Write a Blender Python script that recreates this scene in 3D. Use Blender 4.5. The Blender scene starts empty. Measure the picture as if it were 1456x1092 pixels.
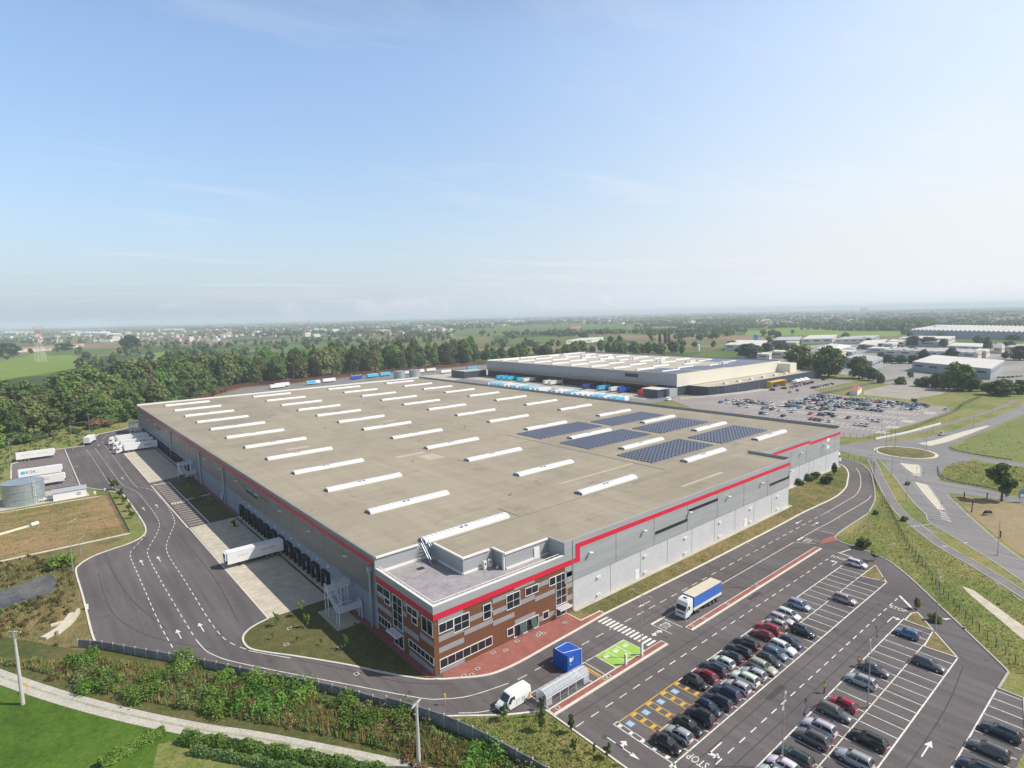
import bpy, bmesh, math, random
import numpy as np
from mathutils import Vector, Matrix
from mathutils.geometry import tessellate_polygon

random.seed(11)
rng = np.random.default_rng(11)
S = bpy.context.scene
COL = S.collection

# ------------------------------------------------------------------ camera
# world frame: x runs along the long right-hand facade, y along the dock facade, metres;
# the drone hovers 60 m above (0, 0)
FPX, PITCH, ROLL, YAW, CAMH = 837.06, 0.1166415, -0.0216398, 0.699203, 60.0
_f = Vector((0, math.cos(PITCH), -math.sin(PITCH)))
_r = Vector((1, 0, 0))
_u = _r.cross(_f)
R0 = math.cos(ROLL) * _r + math.sin(ROLL) * _u
U0 = -math.sin(ROLL) * _r + math.cos(ROLL) * _u
_c, _s = math.cos(YAW), math.sin(YAW)
def _tow(v): return Vector((v.x * _c + v.y * _s, -v.x * _s + v.y * _c, v.z))
CR, CU, CF = _tow(R0), _tow(U0), _tow(_f)
cam_d = bpy.data.cameras.new("camera")
cam = bpy.data.objects.new("camera", cam_d)
COL.objects.link(cam)
cam.matrix_world = Matrix(((CR.x, CU.x, -CF.x, 0), (CR.y, CU.y, -CF.y, 0), (CR.z, CU.z, -CF.z, CAMH), (0, 0, 0, 1)))
cam_d.sensor_fit = 'HORIZONTAL'
cam_d.sensor_width = 36.0
cam_d.lens = FPX / 1456 * 36.0
cam_d.clip_start = 1.0
cam_d.clip_end = 90000.0
S.camera = cam

def ray(px, py):
    return ((px - 728) / FPX) * CR - ((py - 546) / FPX) * CU + CF
def G(px, py, z=0.0):
    """the point of the level z that a survey mark of the photograph lies on"""
    d = ray(px, py)
    t = (z - CAMH) / d.z
    return Vector((d.x * t, d.y * t, z))

# ------------------------------------------------------------------ light
EL = math.radians(47.0)
SUND = Vector((0.73 * math.cos(EL), -0.683 * math.cos(EL), math.sin(EL))).normalized()
sun_d = bpy.data.lights.new("sun", 'SUN')
sun_d.energy = 4.5
sun_d.angle = math.radians(0.53)
sun_d.color = (1.0, 0.945, 0.87)
sun = bpy.data.objects.new("sun", sun_d)
COL.objects.link(sun)
sun.rotation_euler = (-SUND).to_track_quat('-Z', 'Y').to_euler()
sun.location = (0, 0, 500)

W = bpy.data.worlds.new("World")
S.world = W
W.use_nodes = True
wn, wl = W.node_tree.nodes, W.node_tree.links
wn.clear()
wo = wn.new('ShaderNodeOutputWorld')
bg = wn.new('ShaderNodeBackground')
sky = wn.new('ShaderNodeTexSky')
sky.sky_type = 'NISHITA'
sky.sun_disc = False
sky.sun_elevation = EL
sky.sun_rotation = math.atan2(SUND.x, SUND.y)
sky.altitude = 100
sky.air_density = 1.0
sky.dust_density = 1.0
sky.ozone_density = 1.0
bg.inputs['Strength'].default_value = 0.1
SKY_LOW = 2.3
VEIL_L, VEIL_R, CLOUD = (4.5, 5.35, 6.5), (8.2, 8.6, 8.9), (8.6, 8.8, 9.2)
VEIL_FALL, VEIL_SUN = 7.0, .66
# thin cirrus wisps
tc = wn.new('ShaderNodeTexCoord')
sep = wn.new('ShaderNodeSeparateXYZ')
wl.new(tc.outputs['Generated'], sep.inputs[0])
mx = wn.new('ShaderNodeMath'); mx.operation = 'MAXIMUM'; mx.inputs[1].default_value = 0.03
wl.new(sep.outputs['Z'], mx.inputs[0])
dv = wn.new('ShaderNodeVectorMath'); dv.operation = 'DIVIDE'
cmb = wn.new('ShaderNodeCombineXYZ')
for k in 'XYZ': wl.new(mx.outputs[0], cmb.inputs[k])
wl.new(tc.outputs['Generated'], dv.inputs[0]); wl.new(cmb.outputs[0], dv.inputs[1])
mp = wn.new('ShaderNodeMapping')
mp.inputs['Rotation'].default_value = (0, 0, -0.75)
mp.inputs['Scale'].default_value = (0.5, 1.3, 1)
mp.inputs['Location'].default_value = (3.3, 1.2, 0)
wl.new(dv.outputs[0], mp.inputs[0])
n1 = wn.new('ShaderNodeTexNoise'); n1.inputs['Scale'].default_value = 1.3; n1.inputs['Detail'].default_value = 7; n1.inputs['Roughness'].default_value = .62; n1.inputs['Distortion'].default_value = .5
wl.new(mp.outputs[0], n1.inputs['Vector'])
n2 = wn.new('ShaderNodeTexNoise'); n2.inputs['Scale'].default_value = .45; n2.inputs['Detail'].default_value = 2
wl.new(mp.outputs[0], n2.inputs['Vector'])
mu = wn.new('ShaderNodeMath'); mu.operation = 'MULTIPLY'
wl.new(n1.outputs[0], mu.inputs[0]); wl.new(n2.outputs[0], mu.inputs[1])
cr = wn.new('ShaderNodeValToRGB')
cr.color_ramp.elements[0].position = 0.25; cr.color_ramp.elements[0].color = (0, 0, 0, 1)
cr.color_ramp.elements[1].position = 0.50; cr.color_ramp.elements[1].color = (.42, .42, .42, 1)
wl.new(mu.outputs[0], cr.inputs[0])
def wm(op, a, b_=None, c=None):
    n = wn.new('ShaderNodeMath'); n.operation = op
    for i, v in enumerate((a, b_, c)):
        if v is None: continue
        if isinstance(v, (int, float)): n.inputs[i].default_value = v
        else: wl.new(v, n.inputs[i])
    return n.outputs[0]
def wmix(fac, a, b_, mode='MIX'):
    n = wn.new('ShaderNodeMixRGB'); n.blend_type = mode
    for i, v in enumerate((fac, a, b_)):
        if isinstance(v, (int, float)): n.inputs[i].default_value = v
        elif isinstance(v, tuple): n.inputs[i].default_value = (*v, 1)
        else: wl.new(v, n.inputs[i])
    return n.outputs[0]
# the lower sky of a humid late-summer morning: brighter than clean air, and milky towards the sun and the horizon
zz = wm('MAXIMUM', sep.outputs['Z'], 0.0)
SH = Vector((SUND.x, SUND.y, 0)).normalized()
toward = wm('ADD', wm('MULTIPLY', sep.outputs['X'], SH.x), wm('MULTIPLY', sep.outputs['Y'], SH.y))
tt = wn.new('ShaderNodeMapRange'); tt.interpolation_type = 'SMOOTHSTEP'; tt.inputs['From Min'].default_value = -.75; tt.inputs['From Max'].default_value = .78
wl.new(toward, tt.inputs['Value'])
kk = wn.new('ShaderNodeMapRange'); kk.interpolation_type = 'SMOOTHSTEP'
kk.inputs['From Min'].default_value = .35; kk.inputs['From Max'].default_value = .72; kk.inputs['To Min'].default_value = SKY_LOW; kk.inputs['To Max'].default_value = .55
wl.new(zz, kk.inputs['Value'])
k2 = wn.new('ShaderNodeMapRange'); k2.inputs['From Min'].default_value = .05; k2.inputs['From Max'].default_value = .42; k2.inputs['To Min'].default_value = .70; k2.inputs['To Max'].default_value = 1.0
wl.new(zz, k2.inputs['Value'])
cg = wn.new('ShaderNodeCombineXYZ')
for k, g_ in (('X', .93), ('Y', .965), ('Z', .985)): wl.new(wm('MULTIPLY', wm('MULTIPLY', kk.outputs[0], k2.outputs[0]), g_), cg.inputs[k])
lit = wmix(1.0, sky.outputs[0], cg.outputs[0], 'MULTIPLY')
veil = wmix(tt.outputs[0], VEIL_L, VEIL_R)
amt = wm('MINIMUM', wm('ADD', wm('MULTIPLY', wm('POWER', 2.718, wm('MULTIPLY', zz, -VEIL_FALL)), .96), wm('MULTIPLY', wm('MULTIPLY', wm('POWER', tt.outputs[0], 1.7), VEIL_SUN), wm('SUBTRACT', 1.15, zz))), 1.0)
lit = wmix(amt, lit, veil)
lit = wmix(cr.outputs[0], lit, CLOUD)
wl.new(lit, bg.inputs[0]); wl.new(bg.outputs[0], wo.inputs[0])

S.view_settings.view_transform = 'Standard'
S.view_settings.look = 'None'
S.view_settings.exposure = 0.12
S.view_settings.gamma = 1.0
S.view_settings.use_curve_mapping = False
S.render.engine = 'CYCLES'
S.cycles.use_denoising = True
S.cycles.max_bounces = 6
S.cycles.diffuse_bounces = 3
S.cycles.glossy_bounces = 3
S.cycles.transmission_bounces = 4
S.cycles.transparent_max_bounces = 12
S.cycles.volume_bounces = 1

# ------------------------------------------------------------------ materials
MATS = {}
def _new(name):
    m = bpy.data.materials.new(name); m.use_nodes = True
    nt = m.node_tree; b = nt.nodes['Principled BSDF']
    return m, nt.nodes, nt.links, b
def _pos(N, L, coords, scale):
    if coords == 'world':
        g = N.new('ShaderNodeNewGeometry'); out = g.outputs['Position']
    else:
        t = N.new('ShaderNodeTexCoord'); out = t.outputs['Object']
    if isinstance(scale, tuple):
        mp = N.new('ShaderNodeMapping'); mp.inputs['Scale'].default_value = scale
        L.new(out, mp.inputs[0]); out = mp.outputs[0]
    return out
def _noise(N, L, vec, sc, det=4, rough=.6, dist=0):
    n = N.new('ShaderNodeTexNoise')
    n.inputs['Scale'].default_value = sc; n.inputs['Detail'].default_value = det
    n.inputs['Roughness'].default_value = rough; n.inputs['Distortion'].default_value = dist
    L.new(vec, n.inputs['Vector'])
    return n.outputs[0]
def _ramp(N, L, fac, stops):
    r = N.new('ShaderNodeValToRGB'); e = r.color_ramp.elements
    while len(e) < len(stops): e.new(.5)
    for k, (p, c) in enumerate(stops):
        e[k].position = p; e[k].color = (c[0], c[1], c[2], 1)
    L.new(fac, r.inputs[0])
    return r.outputs[0]
def _mix(N, L, fac, a, b, mode='MIX'):
    m = N.new('ShaderNodeMixRGB'); m.blend_type = mode
    for i, v in ((0, fac), (1, a), (2, b)):
        if hasattr(v, 'is_linked') or hasattr(v, 'links'): L.new(v, m.inputs[i])
        elif i == 0: m.inputs[0].default_value = v
        else: m.inputs[i].default_value = (v[0], v[1], v[2], 1)
    return m.outputs[0]
def mul(c, k): return (c[0] * k, c[1] * k, c[2] * k)

def mat(name, col, rough=.75, var=.12, scale=1.0, fine=None, metal=0.0, spec=.4, coords='object', bump=0.0, stretch=None, coat=0.0):
    """plain coloured surface with two octaves of real colour variation"""
    if name in MATS: return MATS[name]
    m, N, L, b = _new(name)
    v = _pos(N, L, coords, stretch) if stretch else _pos(N, L, coords, None)
    f = _noise(N, L, v, scale, 5, .62)
    c = _ramp(N, L, f, [(.3, mul(col, 1 - var)), (.7, mul(col, 1 + var))])
    if fine:
        f2 = _noise(N, L, v, fine[0], 3, .6)
        c2 = _ramp(N, L, f2, [(.3, (1 - fine[1],) * 3), (.7, (1 + fine[1],) * 3)])
        c = _mix(N, L, 1.0, c, c2, 'MULTIPLY')
    L.new(c, b.inputs['Base Color'])
    b.inputs['Roughness'].default_value = rough
    b.inputs['Metallic'].default_value = metal
    b.inputs['Specular IOR Level'].default_value = spec
    b.inputs['Coat Weight'].default_value = coat
    if bump:
        bp = N.new('ShaderNodeBump'); bp.inputs['Strength'].default_value = bump; bp.inputs['Distance'].default_value = .05
        L.new(_noise(N, L, v, (fine[0] if fine else scale * 6), 3), bp.inputs['Height']); L.new(bp.outputs[0], b.inputs['Normal'])
    MATS[name] = m
    return m

def ground_mat(name, cols, big=.03, mid=.25, fine=1.6, rough=.95, bump=.4, stretch=None, fineamt=.35, finecol=None):
    """soil and grass: several real colours mixed by big, mid and fine noise"""
    m, N, L, b = _new(name)
    v = _pos(N, L, 'world', stretch) if stretch else _pos(N, L, 'world', None)
    a = _noise(N, L, v, big, 4, .55, .4)
    c2 = _noise(N, L, v, mid, 6, .7, .3)
    mxx = N.new('ShaderNodeMath'); mxx.operation = 'MULTIPLY_ADD'; mxx.inputs[1].default_value = .55
    L.new(c2, mxx.inputs[0])
    sc = N.new('ShaderNodeMath'); sc.operation = 'MULTIPLY'; sc.inputs[1].default_value = .45
    L.new(a, sc.inputs[0]); L.new(sc.outputs[0], mxx.inputs[2])
    n = len(cols)
    c = _ramp(N, L, mxx.outputs[0], [(.36 + .28 * k / max(1, n - 1), cols[k]) for k in range(n)])
    f = _noise(N, L, v, fine, 5, .75)
    cf = _ramp(N, L, f, [(.33, (1 - fineamt,) * 3), (.5, (1, 1, 1)), (.68, (1 + fineamt,) * 3)])
    c = _mix(N, L, 1.0, c, cf, 'MULTIPLY')
    L.new(c, b.inputs['Base Color'])
    b.inputs['Roughness'].default_value = rough
    b.inputs['Specular IOR Level'].default_value = .15
    if bump:
        bp = N.new('ShaderNodeBump'); bp.inputs['Strength'].default_value = bump; bp.inputs['Distance'].default_value = .25
        L.new(f, bp.inputs['Height']); L.new(bp.outputs[0], b.inputs['Normal'])
    MATS[name] = m
    return m

def leaf_mat(name, c0, c1, c2, rnd=.35):
    m, N, L, b = _new(name)
    g = N.new('ShaderNodeNewGeometry'); oi = N.new('ShaderNodeObjectInfo')
    f = _noise(N, L, g.outputs['Position'], .55, 3, .6)
    c = _ramp(N, L, f, [(.3, c0), (.5, c1), (.72, c2)])
    hs = N.new('ShaderNodeHueSaturation')
    mr = N.new('ShaderNodeMapRange'); mr.inputs['To Min'].default_value = 1 - rnd; mr.inputs['To Max'].default_value = 1 + rnd
    L.new(oi.outputs['Random'], mr.inputs['Value']); L.new(mr.outputs[0], hs.inputs['Value'])
    mr2 = N.new('ShaderNodeMapRange'); mr2.inputs['To Min'].default_value = .482; mr2.inputs['To Max'].default_value = .512
    mm = N.new('ShaderNodeMath'); mm.operation = 'FRACT'
    m7 = N.new('ShaderNodeMath'); m7.operation = 'MULTIPLY'; m7.inputs[1].default_value = 7.31
    L.new(oi.outputs['Random'], m7.inputs[0]); L.new(m7.outputs[0], mm.inputs[0]); L.new(mm.outputs[0], mr2.inputs['Value'])
    L.new(mr2.outputs[0], hs.inputs['Hue'])
    L.new(c, hs.inputs['Color'])
    L.new(hs.outputs[0], b.inputs['Base Color'])
    b.inputs['Roughness'].default_value = .62; b.inputs['Specular IOR Level'].default_value = .25
    tr = N.new('ShaderNodeBsdfTranslucent'); L.new(hs.outputs[0], tr.inputs[0])
    ms = N.new('ShaderNodeMixShader'); ms.inputs[0].default_value = .32
    L.new(b.outputs[0], ms.inputs[1]); L.new(tr.outputs[0], ms.inputs[2])
    L.new(ms.outputs[0], N['Material Output'].inputs['Surface'])
    MATS[name] = m
    return m

def glass_mat(name, col, rough=.06):
    m, N, L, b = _new(name)
    b.inputs['Base Color'].default_value = (*col, 1); b.inputs['Roughness'].default_value = rough
    b.inputs['Specular IOR Level'].default_value = .6
    MATS[name] = m
    return m

def asphalt_mat(name, col, wear=.18, tint=(1, 1, 1)):
    m, N, L, b = _new(name)
    v = _pos(N, L, 'world', None)
    a = _noise(N, L, v, .035, 5, .6, .6)
    c = _ramp(N, L, a, [(.32, mul(col, 1 - wear)), (.55, col), (.72, mul(col, 1 + wear))])
    f = _noise(N, L, v, 2.2, 5, .8)
    c = _mix(N, L, 1.0, c, _ramp(N, L, f, [(.3, (.86,) * 3), (.7, (1.14,) * 3)]), 'MULTIPLY')
    # long drag marks left by tyres, seen as faint lighter and darker lanes
    vs = _pos(N, L, 'world', (.55, .03, 1))
    s = _noise(N, L, vs, 1.0, 3, .5, .3)
    c = _mix(N, L, 1.0, c, _ramp(N, L, s, [(.35, (.85,) * 3), (.65, (1.11,) * 3)]), 'MULTIPLY')
    # tar-sealed cracks and oil spots
    o = _noise(N, L, v, .5, 2, .4)
    c = _mix(N, L, 1.0, c, _ramp(N, L, o, [(.25, (.72,) * 3), (.33, (1, 1, 1))]), 'MULTIPLY')
    L.new(c, b.inputs['Base Color'])
    b.inputs['Roughness'].default_value = .88; b.inputs['Specular IOR Level'].default_value = .25
    bp = N.new('ShaderNodeBump'); bp.inputs['Strength'].default_value = .12; bp.inputs['Distance'].default_value = .03
    L.new(f, bp.inputs['Height']); L.new(bp.outputs[0], b.inputs['Normal'])
    MATS[name] = m
    return m

def roof_mat(name, col):
    m, N, L, b = _new(name)
    v = _pos(N, L, 'world', None)
    a = _noise(N, L, v, .02, 6, .62, .8)
    c = _ramp(N, L, a, [(.3, mul(col, .80)), (.5, col), (.7, mul(col, 1.10))])
    vs = _pos(N, L, 'world', (.012, .4, 1))
    s = _noise(N, L, vs, 1.0, 4, .7, .2)
    c = _mix(N, L, 1.0, c, _ramp(N, L, s, [(.3, (.93, .93, .94)), (.65, (1.05, 1.04, 1.02))]), 'MULTIPLY')
    vt = _pos(N, L, 'world', (.3, .02, 1))
    s = _noise(N, L, vt, 1.0, 4, .7, .3)
    c = _mix(N, L, 1.0, c, _ramp(N, L, s, [(.34, (.93, .92, .92)), (.6, (1.03, 1.03, 1.03))]), 'MULTIPLY')
    # welded seams between the membrane strips
    bt = N.new('ShaderNodeTexBrick')
    bt.inputs['Color1'].default_value = (1, 1, 1, 1); bt.inputs['Color2'].default_value = (.975, .97, .965, 1); bt.inputs['Mortar'].default_value = (.86, .855, .85, 1)
    bt.inputs['Scale'].default_value = 1.0; bt.inputs['Mortar Size'].default_value = .018
    bt.inputs['Brick Width'].default_value = 25.0; bt.inputs['Row Height'].default_value = 2.05
    L.new(v, bt.inputs['Vector'])
    c = _mix(N, L, 1.0, c, bt.outputs[0], 'MULTIPLY')
    f = _noise(N, L, v, .12, 6, .7, 1.2)
    c = _mix(N, L, 1.0, c, _ramp(N, L, f, [(.30, (.78, .77, .75)), (.44, (1, 1, 1))]), 'MULTIPLY')
    L.new(c, b.inputs['Base Color'])
    b.inputs['Roughness'].default_value = .8; b.inputs['Specular IOR Level'].default_value = .25
    MATS[name] = m
    return m

def brick_mat(name, c1, c2, mortar, w, h, rough=.85, ms=.012, rot=0):
    m, N, L, b = _new(name)
    g = N.new('ShaderNodeNewGeometry'); mp = N.new('ShaderNodeMapping'); mp.inputs['Rotation'].default_value = (0, 0, rot)
    L.new(g.outputs['Position'], mp.inputs[0])
    bt = N.new('ShaderNodeTexBrick')
    bt.inputs['Color1'].default_value = (*c1, 1); bt.inputs['Color2'].default_value = (*c2, 1); bt.inputs['Mortar'].default_value = (*mortar, 1)
    bt.inputs['Scale'].default_value = 1; bt.inputs['Brick Width'].default_value = w; bt.inputs['Row Height'].default_value = h; bt.inputs['Mortar Size'].default_value = ms
    L.new(mp.outputs[0], bt.inputs['Vector'])
    f = _noise(N, L, g.outputs['Position'], .5, 5, .7)
    c = _mix(N, L, 1.0, bt.outputs[0], _ramp(N, L, f, [(.3, (.78,) * 3), (.7, (1.18,) * 3)]), 'MULTIPLY')
    L.new(c, b.inputs['Base Color']); b.inputs['Roughness'].default_value = rough; b.inputs['Specular IOR Level'].default_value = .25
    MATS[name] = m
    return m

def clad_mat(name, col, period=.33, axis='Z', rough=.5, metal=.0, amt=.09, dirt=.1, vertical_joint=0):
    """profiled metal cladding: a shallow real relief (bump) plus soft weathering"""
    m, N, L, b = _new(name)
    g = N.new('ShaderNodeNewGeometry')
    w = N.new('ShaderNodeTexWave'); w.wave_type = 'BANDS'; w.bands_direction = axis
    w.inputs['Scale'].default_value = 0.314 / period
    w.inputs['Distortion'].default_value = 0
    L.new(g.outputs['Position'], w.inputs['Vector'])
    st = {'Z': (.05, .05, .5), 'X': (.5, .5, .05), 'Y': (.5, .5, .05)}[axis]
    v = _pos(N, L, 'world', st)
    f = _noise(N, L, v, 1.4, 4, .6)
    c = _ramp(N, L, f, [(.3, mul(col, 1 - dirt)), (.7, mul(col, 1 + dirt))])
    c = _mix(N, L, 1.0, c, _ramp(N, L, w.outputs[0], [(0, (1 - amt,) * 3), (.5, (1 + amt,) * 3)]), 'MULTIPLY')
    L.new(c, b.inputs['Base Color'])
    bp = N.new('ShaderNodeBump'); bp.inputs['Strength'].default_value = .25; bp.inputs['Distance'].default_value = .04
    L.new(w.outputs[0], bp.inputs['Height']); L.new(bp.outputs[0], b.inputs['Normal'])
    b.inputs['Roughness'].default_value = rough; b.inputs['Metallic'].default_value = metal
    MATS[name] = m
    return m

def paint_mat(name):
    """car paint: the colour belongs to each car (object colour)"""
    m, N, L, b = _new(name)
    oi = N.new('ShaderNodeObjectInfo')
    L.new(oi.outputs['Color'], b.inputs['Base Color'])
    b.inputs['Roughness'].default_value = .32; b.inputs['Coat Weight'].default_value = .8; b.inputs['Coat Roughness'].default_value = .05
    b.inputs['Metallic'].default_value = .15
    MATS[name] = m
    return m

M_ASPH = asphalt_mat('asphalt', (.134, .118, .117), .18)
M_ASPH2 = asphalt_mat('asphalt_newer', (.090, .081, .083), .12)
M_ROAD = asphalt_mat('road_asphalt', (.235, .225, .222), .10)
M_PATH = mat('path_asphalt', (.21, .195, .19), .9, .12, .3, (2.0, .12), coords='world')
M_CONC = mat('concrete', (.46, .42, .34), .85, .12, .18, (1.3, .12), coords='world', bump=.1)
M_CONCSLAB = brick_mat('concrete_slabs', (.56, .50, .39), (.52, .47, .37), (.36, .33, .27), 5.2, 4.2, .85, .03)
M_KERB = mat('kerb_concrete', (.66, .61, .53), .85, .10, .4, (3, .1), coords='world')
M_KERBG = mat('kerb_grey', (.42, .40, .37), .85, .12, .4, (3, .1), coords='world')
M_WHITE = mat('white_marking', (.70, .68, .63), .75, .14, .35, (1.7, .24), coords='world')
M_WORN = mat('worn_marking', (.52, .50, .47), .8, .15, .8, (4, .25), coords='world')
M_YELL = mat('yellow_marking', (.62, .38, .06), .75, .10, .6, (3, .15), coords='world')
M_GREENP = mat('green_bay_paint', (.30, .50, .085), .75, .08, .4, (2.5, .12), coords='world')
M_BLUESIGN = mat('blue_sign', (.05, .15, .55), .5, .05, 1)
M_BLUEP = mat('blue_marking', (.24, .42, .60), .7, .06, 1)
M_PAVE = brick_mat('red_paving', (.36, .13, .105), (.31, .11, .09), (.24, .11, .09), .24, .12, .88, .01)
M_STRIP = brick_mat('grass_grid_paving', (.28, .25, .23), (.26, .235, .215), (.06, .07, .04), 60, .95, .9, .36)
M_LAWN = ground_mat('lawn_grass', [(.058, .110, .013), (.080, .150, .018), (.110, .170, .030)], .05, .3, 1.5, fineamt=.30)
M_LAWND = ground_mat('yard_lawn', [(.075, .095, .026), (.115, .112, .040), (.17, .135, .062)], .06, .4, 2.2)
M_DRY = ground_mat('dry_grass', [(.085, .105, .03), (.14, .135, .05), (.23, .175, .08), (.27, .19, .095)], .045, .3, 1.8, stretch=(1, .7, 1))
M_DRYF = ground_mat('dry_field', [(.11, .13, .035), (.20, .17, .065), (.33, .22, .115), (.31, .20, .10)], .05, .22, 1.2, stretch=(.45, 1.2, 1))
M_VERGE = ground_mat('verge_grass', [(.115, .165, .036), (.165, .195, .055), (.24, .225, .08), (.29, .235, .10)], .05, .3, 1.6)
M_WEED = ground_mat('weedy_soil', [(.065, .085, .022), (.10, .11, .035), (.16, .125, .055)], .06, .4, 1.7)
M_PADD = ground_mat('paddock_soil', [(.20, .17, .075), (.30, .235, .135), (.34, .265, .16)], .05, .35, 1.8, fineamt=.2)
M_GRAVEL = mat('gravel', (.48, .45, .385), .95, .12, .35, (2.5, .2), coords='world', bump=.3)
M_SAND = mat('pale_stone_paving', (.58, .53, .42), .9, .08, .5, (3, .1), coords='world')
M_STONES = ground_mat('wet_gravel', [(.06, .068, .08), (.115, .115, .118), (.19, .175, .145)], .12, .5, 2.2, rough=.6)
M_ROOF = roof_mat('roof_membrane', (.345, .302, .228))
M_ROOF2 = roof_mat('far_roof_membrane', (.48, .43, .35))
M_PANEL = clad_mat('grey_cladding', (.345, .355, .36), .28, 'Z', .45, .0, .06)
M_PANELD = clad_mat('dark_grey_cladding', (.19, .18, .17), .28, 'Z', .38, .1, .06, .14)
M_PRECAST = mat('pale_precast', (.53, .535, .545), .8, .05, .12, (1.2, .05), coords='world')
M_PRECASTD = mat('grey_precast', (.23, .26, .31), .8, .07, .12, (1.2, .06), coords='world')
M_RED = mat('red_trim', (.62, .018, .05), .45, .04, .3, coords='world')
M_COPE = mat('coping_metal', (.30, .30, .31), .45, .06, .3, metal=.3, coords='world')
M_COPEW = mat('white_coping', (.78, .75, .70), .6, .05, .3, coords='world')
M_JOINT = mat('joint_seal', (.16, .165, .17), .8, .05)
M_WOOD = mat('brown_cladding', (.172, .072, .036), .6, .10, .6, (3, .12), coords='world', stretch=(1, 1, 6))
M_WHITEP = mat('white_paint', (.78, .78, .77), .5, .04, .5)
M_OFFW = mat('off_white_paint', (.70, .69, .65), .55, .05, .5)
M_GLASS = glass_mat('window_glass', (.018, .020, .026))
M_GLASSB = glass_mat('green_glass', (.05, .075, .075), .08)
M_BLACK = mat('black_rubber', (.016, .016, .018), .8, .2, 2)
M_DARK = mat('dark_metal', (.035, .037, .04), .55, .15, 1, metal=.2)
M_NAVY = mat('dark_blue_cladding', (.045, .062, .085), .5, .1, .4, coords='world')
M_GALV = mat('galvanised_steel', (.40, .45, .49), .42, .1, .8, metal=.55)
M_TANK = mat('tank_steel', (.40, .46, .475), .40, .08, .2, (.8, .07), metal=.5)
M_POLE = mat('pole_grey', (.42, .43, .44), .5, .08, 1, metal=.4)
M_POLEW = mat('concrete_pole', (.50, .47, .43), .85, .1, 1.2)
M_TERR = brick_mat('terrace_tiles', (.36, .33, .34), (.33, .305, .315), (.28, .26, .27), .5, .5, .8, .02)
M_SOLAR = mat('solar_cells', (.085, .095, .14), .3, .12, .7, coords='world', spec=.6)
M_SOLF = mat('solar_frame', (.22, .23, .25), .4, .05, 1, metal=.4)
M_SKYL = mat('skylight_dome', (.78, .78, .77), .35, .10, .12, coords='world')
M_PAINT = paint_mat('car_paint')
M_CGLASS = glass_mat('car_glass', (.03, .038, .044), .03)
M_TYRE = mat('tyre', (.022, .022, .023), .85, .2, 3)
M_RIM = mat('wheel_rim', (.42, .43, .45), .35, .05, 3, metal=.7)
M_HEAD = mat('headlight_lens', (.75, .77, .78), .15, .03, 3)
M_TAIL = mat('tail_light_lens', (.42, .015, .015), .25, .05, 3)
M_PLATE = mat('number_plate', (.75, .75, .73), .5, .03, 3)
M_TRIM = mat('grey_plastic', (.05, .05, .052), .7, .1, 3)
M_BLUE = mat('blue_paint', (.012, .085, .42), .45, .06, .6)
M_BLUET = mat('blue_tarpaulin', (.05, .15, .50), .6, .08, .5, bump=.2)
M_CYAN = mat('cyan_paint', (.05, .46, .70), .5, .05, .5)
M_NAVYP = mat('navy_lettering', (.02, .06, .22), .5, .05, .5)
M_MAG = mat('magenta_lettering', (.62, .02, .16), .5, .05, .5)
M_REDP = mat('red_paint', (.55, .02, .03), .45, .06, .5)
M_ORANGE = mat('orange_paint', (.75, .30, .03), .5, .05, .5)
M_YELP = mat('yellow_paint', (.72, .42, .03), .5, .05, .5)
M_HIVIS = mat('hi_vis_fabric', (.62, .80, .04), .7, .05, 4)
M_CLOTH = mat('dark_cloth', (.025, .027, .035), .9, .2, 4)
M_SKIN = mat('skin', (.45, .27, .19), .6, .08, 6)
M_HAIR = mat('dark_hair', (.02, .015, .012), .7, .2, 9)
M_HIDE = mat('black_hide', (.012, .011, .011), .6, .2, 3)
M_BARK = mat('bark', (.11, .085, .06), .95, .25, 2.5, (9, .2))
M_TERRA = mat('terracotta_tiles', (.42, .17, .10), .85, .15, .05, coords='world')
M_RENDER = mat('pale_render', (.62, .56, .46), .85, .14, .01, coords='world')
M_FACTW = mat('pale_factory_wall', (.58, .56, .52), .8, .06, .05, coords='world')
M_FACTG = mat('grey_factory_wall', (.34, .36, .38), .7, .07, .05, coords='world')
M_FACTR = mat('factory_roof', (.60, .57, .52), .8, .08, .03, coords='world')
M_FACTRD = mat('grey_factory_roof', (.42, .41, .40), .8, .12, .04, coords='world')
M_CREAM = mat('cream_wall', (.72, .68, .57), .7, .03, .05, coords='world')
M_GMESH = mat('green_fence_mesh', (.03, .10, .065), .6, .1, 2)
M_RFENCE = mat('brown_red_fence', (.13, .045, .04), .8, .15, .5)
M_RAIL = mat('crash_barrier_steel', (.20, .21, .22), .55, .12, 1, metal=.3)
LEAF = {
    'deep': leaf_mat('deep_green_leaves', (0.051, 0.096, 0.028), (0.096, 0.156, 0.047), (0.158, 0.218, 0.072)),
    'mid': leaf_mat('mid_green_leaves', (0.072, 0.130, 0.033), (0.132, 0.207, 0.057), (0.203, 0.278, 0.084)),
    'olive': leaf_mat('olive_leaves', (0.099, 0.130, 0.039), (0.178, 0.207, 0.070), (0.263, 0.271, 0.108)),
    'dark': leaf_mat('blue_green_leaves', (0.036, 0.072, 0.033), (0.066, 0.117, 0.055), (0.108, 0.163, 0.081)),
    'fresh': leaf_mat('fresh_green_leaves', (0.083, 0.173, 0.024), (0.150, 0.278, 0.046), (0.226, 0.353, 0.079), .2),
    'rust': leaf_mat('rusty_weed_leaves', (0.128, 0.093, 0.039), (0.218, 0.147, 0.066), (0.324, 0.211, 0.099), .2),
    'straw': leaf_mat('straw_weed_leaves', (0.196, 0.180, 0.063), (0.347, 0.293, 0.113), (0.512, 0.414, 0.180), .2),
}

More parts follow.
